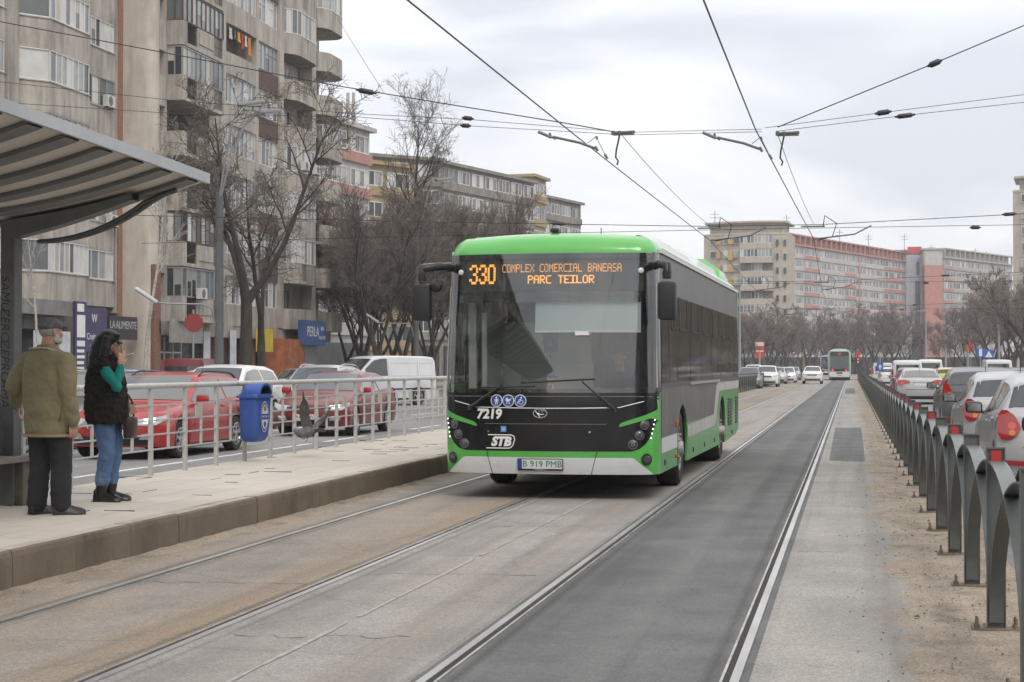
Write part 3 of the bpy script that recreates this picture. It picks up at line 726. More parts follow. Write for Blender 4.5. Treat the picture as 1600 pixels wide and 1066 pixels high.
slab_block('white and pink banded block just behind the rounded balconies', (-41, 124), (-39.0, 136.5), 12, 20.8, 6, 4, M_PALE2, M_FRW, W_MIX, 3, attic=False, seed=31, accents=[(1, 6, 0, 3, M_PINKW)])
slab_block('low ochre block peeking out above the bare trees', (-47, 150), (-41.5, 160), 12, 20.5, 6, 3, M_OCH, M_FRW, W_DARK, 3, attic=False, seed=33)
slab_block('sooty grey flat roofed block rising above the trees behind the bus', (-56, 166), (-43.0, 178.5), 14, 23.4, 7, 4.3, M_OLDG, M_FRW, W_DARK, 5, attic=False, seed=34, group='grey blocks behind the trees')
slab_block('long sooty grey flat roofed block above the bus roof', (-43.0, 178.6), (-37.0, 200.5), 14, 23.2, 7, 4.3, M_OLDG, M_FRW, W_MIX, 7, attic=False, seed=35)
slab_block('narrow grey stair block with an ochre edge between two grey blocks', (-37.4, 201.6), (-36.7, 207), 12, 24.2, 7, 4, M_OCH, M_FRW, W_GREY, 2, attic=False, seed=37)
slab_block('lower grey block directly behind the bus roof', (-43.5, 222), (-38.0, 243), 12, 24.6, 7, 4, M_OLDG, M_FRW, W_MIX, 6, attic=False, seed=38)
# rooftop mast with white panel antennas
m_ = thing('antenna_mast', 'rooftop mobile phone mast with tall white panel antennas above the pink banded block', 'antenna', at_y(543, 203, 127))
b = MB(); b.tube([(0, 0, -1), (0, 0, 2.6)], .06, 8)
for dx, dy in ((-1.4, .3), (-.9, -.9)): b.tube([(dx, dy, -1), (0, 0, 1.6)], .035, 6)
for z in (0, .6, 1.2): b.tube([(-.5, .0, z), (.3, 0, z+.3)], .03, 5)
b.build('mast', M_IRON, m_)
for dx in (-.02, .42): b = MB(); b.bbox((dx+.1, -.15, 1.6), (.24, .16, 2.5), .04); b.build('panel_antenna', M_PALE2, m_)

# ---- far blocks straight ahead and right ------------------------------------------------
M_FP = mat('far window frame', (.55, .55, .54), .6)
f0 = Vector((-13.2, 366)); f1 = Vector((13.6, 436)); dirn = (f1-f0).normalized()
blk = slab_block('long pale block with pink bands and a pink left edge straight down the track', f0, f1, 13, 27.2, 9, 3.4, M_PALE2, M_FP, W_GREY, 17, attic=True, seed=41, stripe=M_PINKW, group='pink banded blocks at the far bend',
    accents=[(4, 9, 2, 4, M_PINKW), (2, 9, 13.2, 17, M_PINKW), (1, 8, 7.4, 9.0, M_PINKW), (0, 3, 4, 7, M_PINKW), (1, 5, 9, 11, M_PINKW)])
b = MB(); b.box(-.6, 1.3, -.6, .4, 0, 29.5); b.build('edge_pier', M_PINKW, blk)
b = MB(); Lf = (f1-f0).length; b.box(Lf-.8, Lf+.3, -.6, .4, 0, 29.6); b.box(Lf*.55, Lf*.55+.7, -.32, -.0, 2, 27); b.build('edge_pier', M_PINKW, blk)
f0 = Vector((22.2, 432)); f1 = Vector((41.8, 470))
blk = slab_block('second pale block with pink bands right of the plain salmon end wall', f0, f1, 15, 28.0, 9, 3.2, M_PALE, M_FP, W_GREY, 12, attic=True, seed=43, stripe=M_PALE, group='pink banded blocks at the far bend',
    accents=[(1, 9, 0.1, 1.6, M_PINKW), (2, 8, 5, 7, M_PINKW), (1, 9, 8.5, 9.8, M_PINKW), (0, 5, 3, 4, M_PINKW)])
# its end wall toward the camera
b = MB(); ux = (f1-f0).normalized()
# grey slim tower with a dark glass strip
tw = thing('office_tower', 'slim pale grey tower with a dark blue glass strip between the two pink blocks', 'tower', (15.3, 436, 0), radians(6))
b = MB(); b.bbox((0, 2, 14.5), (4.6, 7, 29), .2); b.build('wall', concrete('blue grey cladding', (.36, .37, .41), -.5, (.3, .31, .34)), tw)
b = MB(); b.box(.1, 1.3, -1.62, -1.4, 11.2, 22.5); b.box(-.7, 1.9, -1.72, -1.4, 2, 11.1); b.box(.4, 1.1, -1.62, -1.4, 24, 27.3); b.build('glass_strip', mat('navy glass', (.055, .07, .11), .2, var=.3, scale=.6), tw)
b = MB(); b.box(-1.7, 1.7, -1.4, -1.2, 29.3, 31.0)
for i in (-1.2, 0, 1.2): b.box(i-.1, i+.1, -1.3, -1.1, 29, 29.4)
b.build('rooftop_sign', mat('red sign face', (.42, .05, .06), .6, var=.3, scale=1.5), tw)
b = MB(); b.box(.9, 2.0, -1.9, -1.73, 10.6, 11.6); b.build('lit_sign', mat('yellow sign', (.6, .5, .1), .6), tw)
# pink end wall between tower and second block
blk2 = thing('apartment_block', 'plain salmon pink end wall block beside the slim grey tower', 'apartment block', (17.7, 431, 0), radians(8), 'pink banded blocks at the far bend')
b = MB(); b.box(0, 4.3, 0, 10, 0, 26.2); b.build('wall', concrete('salmon end wall', (.46, .22, .185), -.6, (.42, .20, .165)), blk2)
b = MB(); b.box(-.02, 4.32, -.02, 10, 26.2, 30.0); b.box(-.4, 4.7, -.4, 10, 30.0, 30.4); b.build('roof', M_PALE2, blk2)

# beige tower with curved balconies and yellow panels (left of the pink block)
def beige_tower(label, c, yaw, R, nb, storeys, base, group, seed, curved=True, w=17.0):
    B = thing('apartment_tower', label, 'apartment tower', c, yaw, group); rnd = random.Random(seed)
    sh = 2.75; z1 = base+storeys*sh
    mw = concrete('cream render', (.43, .385, .32), -.2, (.30, .265, .22))
    # plan outline of the front, left to right, convex with a rounded middle
    pts = []
    for i in range(25):
        u = i/24; x = -w/2+w*u; y = -R*(1-((u-.62)/.62)**2 if u < .62 else 1-((u-.62)/.38)**2*.55)
        pts.append(Vector((x, y, 0)))
    wl = MB(); wl.prism([(p.x, p.y+1.0) for p in pts]+[(w/2, 12), (-w/2, 12)], lambda x, y: (x, y, 0), lambda x, y: (x, y, z1)); wl.build('wall', mw, B, smooth=30)
    rf = MB(); rf.prism([(p.x*1.0, p.y+.9) for p in pts]+[(w/2, 12), (-w/2, 12)], lambda x, y: (x, y, z1+.002), lambda x, y: (x, y, z1+.4))
    rf.prism([(p.x*.88, p.y+2.6) for p in pts]+[(w/2*.88, 11), (-w/2*.88, 11)], lambda x, y: (x, y, z1+.4), lambda x, y: (x, y, z1+2.4))
    rf.prism([(p.x*.98, p.y+1.0) for p in pts]+[(w/2, 12), (-w/2, 12)], lambda x, y: (x, y, z1+2.4), lambda x, y: (x, y, z1+2.75)); rf.build('roof', mw, B)
    cnt = 0
    for s_ in range(storeys):
        zf = base+s_*sh
        # bulging balcony band across the middle-right
        band = MB(); seg = pts[11:21]
        o = [p+Vector((0, -.35, 0)) for p in seg]; i_ = [p+Vector((0, 1.0, 0)) for p in seg]
        band.prism([(p.x, p.y) for p in o]+[(p.x, p.y) for p in reversed(i_)], lambda x, y: (x, y, zf-.15), lambda x, y: (x, y, zf+1.0)); band.build('balcony', mw, B)
        full = (s_ % 5) in (0, 2, 3)
        segs = range(11, 20) if full else (14, 15, 16)
        if not full:
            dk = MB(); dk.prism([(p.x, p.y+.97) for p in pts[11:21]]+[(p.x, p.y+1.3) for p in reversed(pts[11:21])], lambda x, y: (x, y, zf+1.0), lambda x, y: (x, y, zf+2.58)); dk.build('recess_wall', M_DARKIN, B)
        for i in segs:
            off = Vector((0, -.25 if full else .9, zf+1.02)); a, c = pts[i]+off, pts[i+1]+off
            f = MB(); p = MB(); t = .07; ux = (c-a).normalized(); ww = (c-a).length; nv = Vector((ux.y, -ux.x, 0))
            def bx(b, u0, u1, za, zb, d0, d1, m=None):
                vs = [a+ux*u+nv*dd+Vector((0, 0, z)) for z in (za, zb) for dd in (d0, d1) for u in (u0, u1)]
                b.add(vs, [(0, 2, 3, 1), (4, 5, 7, 6), (0, 1, 5, 4), (2, 6, 7, 3), (0, 4, 6, 2), (1, 3, 7, 5)], m)
            bx(f, 0, ww, 0, t, -.05, .06); bx(f, 0, ww, 1.45, 1.52, -.05, .06); bx(f, 0, t, t, 1.45, -.05, .055); bx(f, ww-t, ww, t, 1.45, -.05, .055)
            bx(p, t, ww-t, t, 1.45, -.02, .0, rnd.choices(range(6), W_MIX)[0])
            fo = f.build('window', M_FP, B); p.build('pane', PANES, fo)
        # left wing: single windows with yellow panels
        for i, n_ in ((2, 3), (6, 2), (9, 1)):
            a = pts[i]+Vector((0, .93, zf+1.0))
            f = MB(); f.box(a.x, a.x+1.3, a.y-.45, a.y-.05, a.z, a.z+1.4); fo = f.build('window', M_FP, B)
            p = MB(); p.box(a.x+.1, a.x+1.2, a.y-.475, a.y-.452, a.z+.1, a.z+1.3, rnd.choices(range(6), W_MIX)[0]); p.build('pane', PANES, fo)
        y_ = MB(); a = pts[7]+Vector((0, .9, zf)); y_.box(a.x+.35, a.x+1.3, a.y-1.15, a.y, zf+.5 if s_ % 2 else zf+.9, zf+2.3); y_.build('yellow_panel', mat('ochre panel', (.42, .28, .10), .8, var=.1, scale=2), B); y_ = MB(); a = pts[4]+Vector((0, .9, zf)); y_.box(a.x, a.x+.8, a.y-.9, a.y, zf+.9, zf+2.3)
        y_.build('yellow_panel', mat('ochre panel', (.42, .28, .10), .8, var=.1, scale=2), B)
        for i in (21, 23): v = MB(); a = pts[i]; v.box(a.x-.1, a.x+.35, a.y+.6, a.y+1.1, zf+.6, zf+1.7); v.build('stair_window', PANES[0], B)
    return B
beige_tower('cream tower with curved balconies and yellow panels left of the pink block', (-20.6, 344, 0), radians(-4), 3.0, 6, 9, 2.8, 'cream towers far away', 51)
beige_tower('cream tower with yellow balconies cut by the right picture edge', (35.3, 300, 0), radians(-8), 2.2, 6, 10, 3.5, 'cream towers far away', 53)
slab_block('faint pale building just above the bus roof line in the far gap', (-45.5, 420), (-38, 425), 12, 27.5, 9, 3, M_PALE, M_FP, W_GREY, 3, attic=False, seed=61)
# low dark shops at the foot of the far blocks
b = MB(); b.box(-30, 44, 330, 336, 0, 3.2); o = b.build('shop_row', mat('far shop dark', (.07, .068, .065), .6, var=.4, scale=.5)); tag(o, 'low dark row of shops at the foot of the far blocks', 'shops')
# television aerials on the far roofs
for i, (px, py, Y) in enumerate(((1117, 345, 350), (1229, 350, 380), (1312, 372, 395), (1357, 378, 410), (1413, 378, 432), (1455, 395, 445), (1524, 400, 460), (1542, 404, 462))):
    p = at_y(px, py, Y); t = thing('roof_aerial', ['thin aerial on the cream tower roof', 'thin aerial where cream tower meets pink block', 'thin aerial on the pink block a third along', 'thin aerial on the pink block past its middle', 'taller lattice aerial at the right end of the pink block', 'thin aerial left on the second pale block', 'thin aerial in the middle of the second pale block', 'thin aerial right of the middle on the second pale block'][i], 'aerial', (p.x, p.y, p.z-4), 0, 'television aerials on the far roofs')
    b = MB(); b.tube([(0, 0, 0), (0, 0, 6)], .06, 4)
    for z in (4.6, 5.3): b.tube([(-.9, 0, z), (.9, 0, z)], .04, 4)
    b.build('mast', M_IRON, t)

# the street goes on behind the camera: blocks mirrored in the bus windscreen and car windows
slab_block('grey block mirrored in the right half of the bus windscreen', (32, 0), (32, -130), 14, 22, 7, 4, M_OLDG, M_FRW, W_DARK, 12, attic=False, seed=71)
slab_block('beige block mirrored in the left half of the bus windscreen', (-36, -140), (-36, 10), 14, 22, 7, 4, M_CON, M_FRW, W_DARK, 12, attic=False, seed=72)
# ================================================================== the electric city bus
M_GREEN = mat('bus green paint', (.085, .40, .07), .28, coat=.6, var=.04, scale=2)
M_GREEND = mat('bus green side paint', (.085, .33, .075), .36, coat=.4, var=.08, scale=1.5, dirt=(.15, .23, .12), dscale=2.5, dlo=.5, dhi=.85)
M_BWHITE = mat('bus white paint', (.60, .61, .62), .4, coat=.2, dirt=(.45, .44, .42), dscale=3, dlo=.5, dhi=.8)
M_BSTRIPE = mat('bus dusty white stripe', (.46, .45, .43), .5, dirt=(.33, .31, .28), dscale=3, dlo=.4, dhi=.7)
M_BBLACK = mat('bus black gloss', (.009, .009, .010), .18, coat=.15, spec=.4, dirt=(.017, .016, .015), dscale=3, dlo=.5, dhi=.8)
M_BBLACK2 = mat('bus black satin', (.014, .014, .015), .4)
M_BGREY = mat('bus grey side panel', (.095, .088, .08), .5, var=.12, scale=2, dirt=(.16, .145, .125), dscale=2, dlo=.45, dhi=.8)
M_RUBBER = mat('black rubber', (.012, .012, .012), .7)
M_TYRE = mat('tyre rubber', (.022, .021, .020), .85, var=.3, scale=6)
M_CHROME = mat('dull chrome', (.55, .55, .56), .25, .9)
M_LAMP = mat('lamp lens', (.085, .085, .09), .1, .3, coat=.6); M_LRING = mat('lamp ring', (.20, .20, .205), .3, .7)
M_LED = mat('daylight led', (.9, .9, .95), .4, emit=(1, 1, 1), estr=1.1)
M_ORANGE = mat('orange led', (.9, .35, .03), .5, emit=(1.0, .38, .06), estr=1.0)
M_DISP = mat('display black', (.03, .03, .031), .5)
G_WS = glass_mat('windscreen glass', (.88, .92, .90), .105, .7)
G_SIDE = glass_mat('tinted side glass', (.48, .48, .46), .09, .55, .04)
def add_dust(m, col, amt, st=(1, 1, .25)):
    t = m.node_tree; n = t.nodes; l = t.links; o = [a for a in n if a.bl_idname == 'ShaderNodeOutputMaterial'][0]; src = o.inputs[0].links[0].from_socket
    d = n.new('ShaderNodeBsdfDiffuse'); d.inputs[0].default_value = (*col, 1); mi = n.new('ShaderNodeMixShader')
    g = n.new('ShaderNodeTexCoord'); mp_ = n.new('ShaderNodeMapping'); mp_.inputs['Scale'].default_value = st; l.new(g.outputs['Object'], mp_.inputs[0])
    q = n.new('ShaderNodeTexNoise'); q.inputs['Scale'].default_value = 2.2; q.inputs['Detail'].default_value = 5; l.new(mp_.outputs[0], q.inputs[0])
    r = n.new('ShaderNodeMapRange'); r.inputs[1].default_value = .3; r.inputs[2].default_value = .75; r.inputs[3].default_value = amt*.35; r.inputs[4].default_value = amt; l.new(q.outputs[0], r.inputs[0])
    l.new(r.outputs[0], mi.inputs[0]); l.new(src, mi.inputs[1]); l.new(d.outputs[0], mi.inputs[2]); l.new(mi.outputs[0], o.inputs[0])
add_dust(G_SIDE, (.13, .118, .10), .7); 
M_WHITEM = mat('white marking', (.72, .72, .71), .5)
M_GREYIN = mat('cabin grey green', (.58, .59, .55), .7)
M_SEAT = mat('seat fabric', (.06, .08, .14), .9)
M_SEATL = mat('cabin pale panel', (.52, .54, .48), .6)
M_FLOOR = mat('bus floor', (.20, .20, .20), .8)
M_YELLOWP = mat('yellow handrail', (.55, .40, .02), .4)

HW, RC = 1.275, .30
bus = thing('city_bus', 'green white and black single deck electric city bus coming toward the platform, route 330', 'bus', (-3.475, 19.62, 0), radians(-.8))
def sx(x):
    a = abs(x)
    if a <= HW-RC: return x
    s = HW-RC + RC*math.asin(min(1, (a-(HW-RC))/RC)); return s if x > 0 else -s
SC = HW-RC+RC*pi/2            # s where the flat side starts
def sy(y): return SC + (y-(.10+RC))
BL = 12.1                     # bus length
def blean(z): return .15*max(0, (z-1.15)/1.7)**1.3 + .05*max(0, (.55-z)/.3)**2
def bsurf(s, z, off=0.):
    a = abs(s); sg = 1 if s >= 0 else -1
    c = HW-RC
    if a <= c: x, y = a, .10*(a/c)**2; nx, ny = .2*a/c/c, -1.
    elif a <= SC:
        t = (a-c)/RC; x, y = c+RC*sin(t), .10+RC-RC*cos(t); nx, ny = sin(t), -cos(t)
    else:
        x, y = HW, .10+RC+(a-SC); nx, ny = 1., 0.
    k = 1. if a <= SC else max(0., 1-(a-SC)/.9)
    n = sqrt(nx*nx+ny*ny); nx /= n; ny /= n
    tum = .035*max(0, (z-1.3)/1.5) * (0 if a < c else min(1, (a-c)/.4))   # slight tumblehome of the sides
    return Vector((sg*(x+nx*off-tum), y+ny*off+blean(z)*k, z))
def slice_poly(poly, ds, dz):
    bm = bmesh.new(); vs = [bm.verts.new((p[0], 0, p[1])) for p in poly]
    for tr in tessellate_polygon([[Vector((p[0], p[1], 0)) for p in poly]]):
        try: bm.faces.new([vs[i] for i in tr])
        except ValueError: pass
    xs = [p[0] for p in poly]; zs = [p[1] for p in poly]
    def cut(n, lo, hi, d, ax):
        k = math.ceil(lo/d)*d
        while k < hi-1e-5:
            if k > lo+1e-5:
                co = [0, 0, 0]; co[ax] = k
                bmesh.ops.bisect_plane(bm, geom=bm.verts[:]+bm.edges[:]+bm.faces[:], plane_co=co, plane_no=n, dist=1e-6)
            k += d
    if ds: cut((1, 0, 0), min(xs), max(xs), ds, 0)
    if dz: cut((0, 0, 1), min(zs), max(zs), dz, 2)
    bm.verts.index_update()
    v = [(q.co.x, q.co.z) for q in bm.verts]; f = [[w.index for w in fa.verts] for fa in bm.faces]; bm.free(); return v, f
def patch(name, poly, m, off=.003, ds=.08, dz=.25, parent=None, thick=0., smooth=60, surf=bsurf):
    v, f = slice_poly(poly, ds, dz)
    vs = [surf(p[0], p[1], off) for p in v]
    b = MB(); b.add(vs, f)
    if thick:
        n = len(vs); b.add([surf(p[0], p[1], off-thick) for p in v], [g[::-1] for g in f])
        from collections import Counter
        cnt = Counter()
        for g in f:
            for i in range(len(g)): cnt[frozenset((g[i], g[(i+1) % len(g)]))] += 1
        for e_, c_ in cnt.items():
            if c_ == 1: i, j = tuple(e_); b.f.append([i, j, j+n, i+n]); b.m.append(0)
    o = b.build(name, m, parent or bus, smooth=smooth)
    return o
def sym(poly): return [(-a, z) for a, z in reversed(poly)]
def P2(l): return [(sx(x), z) for x, z in l]

# ---- lower front shell (green)
patch('front_panel', [(-SC-.12, .29), (SC+.12, .29), (SC+.12, 1.24), (-SC-.12, 1.24)], M_GREEN, 0, .05, .12, thick=.03)
# lower black mask
blk_half = [(1.245, 1.245), (1.26, 1.05), (1.255, .93), (1.225, .83), (1.185, .725), (1.14, .65), (1.07, .59), (.98, .562)]
patch('black_mask', P2([(-x, z) for x, z in blk_half]+[(x, z) for x, z in reversed(blk_half)]), M_BBLACK, .004, .06, .1)
for sg in (-1, 1):
    pts = [(1.268, 1.06), (.9, .905), (.86, .885), (.84, .86), (.85, .845), (1.19, .935), (1.2, .92), (1.268, .70)]
    pts = [(1.268, 1.06), (.9, .905), (.86, .885), (.84, .86), (.85, .845), (1.185, .945), (1.235, .935), (1.268, .90)]
    pp = P2([(sg*x, z) for x, z in pts]); patch('green_blade', pp, M_GREEN, .010, .06, .1, thick=.008)
wh = [(-1.215, .293), (-1.10, .40), (-1.02, .475), (-.98, .488), (.98, .488), (1.02, .475), (1.10, .40), (1.215, .293)]
patch('bumper_panel', P2(wh), M_BWHITE, .005, .08, .1)
for a, c in (((-.72, .56), (-.655, .295)), ((.59, .56), (.52, .295))):
    b = MB(); b.tube([bsurf(lerp(a[0], c[0], t), lerp(a[1], c[1], t), .006) for t in (0, .3, .7, 1)], .004, 5); b.build('panel_gap', M_BBLACK2, bus)
b = MB(); b.tube([bsurf(sx(x), z, .008) for x, z in ((-1.262, 1.185), (-1.1, 1.135), (-.84, 1.068), (-.4, 1.06), (0, 1.058), (.4, 1.06), (.84, 1.068), (1.1, 1.135), (1.262, 1.185))], .007, 6); b.build('trim_line', M_CHROME, bus)
b = MB(); b.tube([bsurf(sx(x), .875, .007) for x in [-.74+.08*i for i in range(19)]], .005, 5); b.build('trim_line', M_BGREY, bus)
b = MB(); b.tube([bsurf(sx(x), 1.195, .006) for x in [-1.2+.1*i for i in range(25)]], .006, 5); b.build('trim_line', M_BGREY, bus)
# underside and skirt
b = MB(); b.box(-1.2, 1.2, .25, BL-.3, .30, .42); b.build('chassis', M_BBLACK2, bus)
# lamps
def disc_on(s, z, r, rings, name, parent, n=20):
    p = bsurf(s, z, .0); p1 = bsurf(s+.01, z, 0); tx = (p1-p).normalized(); tz = (bsurf(s, z+.01, 0)-p).normalized(); nv = tx.cross(tz).normalized()
    M = Matrix((tx, nv, tz)).transposed()
    first = None
    for nm, prof, m in rings:
        b = MB(); b.lathe(prof, n, 'Y')
        q = MB(); q.add([p + M @ Vector((v[0], -v[1], v[2])) if False else p + tx*v[0] + nv*v[1] + tz*v[2] for v in b.v], b.f)
        o = q.build(nm, m, first or parent, smooth=40); first = first or o
    return first
for sg in (-1, 1):
    for x, z in ((1.125, .868), (1.075, .748), (1.0, .642)):
        disc_on(sx(sg*x), z, .05, [('headlight', [(.056, .002), (.056, .012), (.046, .014), (.044, .006)], M_LRING), ('lens', [(.044, .008), (.028, .016), (.0001, .02)], M_LAMP), ('bulb_ring', [(.024, .019), (.022, .024), (.014, .024), (.012, .019)], M_LRING)], '', bus)
    disc_on(sx(sg*1.15), .47, .05, [('fog_lamp', [(.07, .002), (.066, .012), (.05, .012), (.05, .006)], M_BBLACK2), ('lens', [(.05, .006), (.048, .014), (.03, .018), (.0001, .02)], M_LAMP)], '', bus)
    for i in range(5):
        t = i/4; x = lerp(1.225, 1.185, t); z = lerp(.925, .715, t)
        disc_on(sx(sg*x)+sg*.012, z, .01, [('daylight_dot', [(.010, .004), (.009, .011), (.0001, .012)], M_LED)], '', bus, 10)
    disc_on(sx(sg*1.08), 2.66, .03, [('marker_lamp', [(.035, .004), (.032, .02), (.02, .026), (.0001, .027)], mat('white lens', (.6, .6, .58), .2))], '', bus, 12)
    disc_on(sx(sg*.505 if sg > 0 else -.7), .785, .01, [('bumper_screw', [(.014, .004), (.012, .01), (.0001, .01)], M_CHROME)], '', bus, 8)

# ---- windscreen with frit, destination display, blind
WS0, WS1 = 1.24, 2.87
patch('windscreen', P2([(-1.255, WS0), (1.255, WS0), (1.255, WS1), (-1.255, WS1)]), G_WS, .012, .06, .1)
def ringpatch(name, s0, s1, z0, z1, m, off): return patch(name, [(s0, z0), (s1, z0), (s1, z1), (s0, z1)], m, off, .06, .12)
ringpatch('frit_border', sx(-1.272), sx(1.272), 1.16, 1.285, M_BBLACK, .006)
for sg in (-1, 1):
    a, c = sorted((sx(sg*1.215), SC*sg+.10*sg)); ringpatch('windscreen_pillar', a, c, 1.245, 2.88, M_BBLACK, .005)
    b = MB(); b.tube([bsurf(sg*(SC-.13), z, .012) for z in [1.30+.1*i for i in range(13)]], .006, 5); b.build('pillar_reflector_strip', M_SEATL, bus)
ringpatch('header_frit', sx(-1.2), sx(1.2), 2.81, 2.87, M_BBLACK, .004)
# display case behind the glass
b = MB(); rows = []
for z in (2.43, 2.81): rows.append([bsurf(sx(x), z, -.05) for x in [-1.15+.1*i for i in range(24)]])
b.grid(rows); ds = b.build('destination_display', M_DISP, bus)
b = MB(); b.grid([[bsurf(sx(x), z, -.049+d) for x in [-1.15+.1*i for i in range(24)]] for z, d in ((2.36, -.3), (2.43, 0))]); b.build('display_hood', M_BBLACK2, bus)
b = MB(); b.grid([[bsurf(sx(x), z, -.06) for x in [-1.19+.1*i for i in range(24)]] for z in (2.30, 2.425)]); b.build('tint_band', glass_mat('teal tint', (.10, .30, .26), .05, .3), bus)
FONT5 = {'A': '01110 10001 10001 11111 10001 10001 10001', 'B': '11110 10001 10001 11110 10001 10001 11110', 'C': '01111 10000 10000 10000 10000 10000 01111', 'E': '11111 10000 10000 11110 10000 10000 11111',
 'I': '11111 00100 00100 00100 00100 00100 11111', 'L': '10000 10000 10000 10000 10000 10000 11111', 'M': '10001 11011 10101 10101 10001 10001 10001', 'N': '10001 11001 11001 10101 10011 10011 10001',
 'O': '01110 10001 10001 10001 10001 10001 01110', 'P': '11110 10001 10001 11110 10000 10000 10000', 'R': '11110 10001 10001 11110 10100 10010 10001', 'S': '01111 10000 10000 01110 00001 00001 11110',
 'T': '11111 00100 00100 00100 00100 00100 00100', 'X': '10001 10001 01010 00100 01010 10001 10001', ' ': '00000 00000 00000 00000 00000 00000 00000',
 '3': '01110 10001 00001 00110 00001 10001 01110', '0': '01110 10001 10001 10001 10001 10001 01110'}
def led(words, xc, zc, wch, h, fill=.82, bold=False, name='led_text'):
    b = MB(); n = len(words); pw = wch/6; ph = h/7
    for k, ch in enumerate(words):
        for r, row in enumerate(FONT5[ch].split()):
            for c, bit in enumerate(row):
                if bit != '1': continue
                x = xc+(k-n/2)*wch+(c+.5)*pw; z = zc+h/2-(r+.5)*ph
                w2 = pw*(.5 if not bold else .78)*fill; h2 = ph/2*fill
                b.add([bsurf(sx(x+a), z+d, -.045) for a, d in ((-w2, -h2), (w2, -h2), (w2, h2), (-w2, h2))], [(0, 1, 2, 3)])
    b.build(name, M_ORANGE, ds)
led('330', -.81, 2.635, .112, .235, .86, True, 'route_number')
led('COMPLEX COMERCIAL BANEASA', .145, 2.70, .0575, .098, .72, False, 'destination_line')
led('PARC TEILOR', .148, 2.565, .073, .098, .86, True, 'destination_line')
b = MB(); b.grid([[bsurf(sx(x), z, -.11) for x in [-.17+.1*i for i in range(14)]] for z in (1.95, 2.1, 2.3)]); bl = b.build('sun_blind', mat('pale sun blind', (.48, .54, .56), .6, emit=None), bus)
b = MB(); b.tube([bsurf(sx(x), 1.95, -.11) for x in (-.17, .3, .7, 1.13)], .012, 6); b.box(.34, .5, .0, .12, 1.905, 1.95); b.build('blind_bar', M_WHITEM, bl)

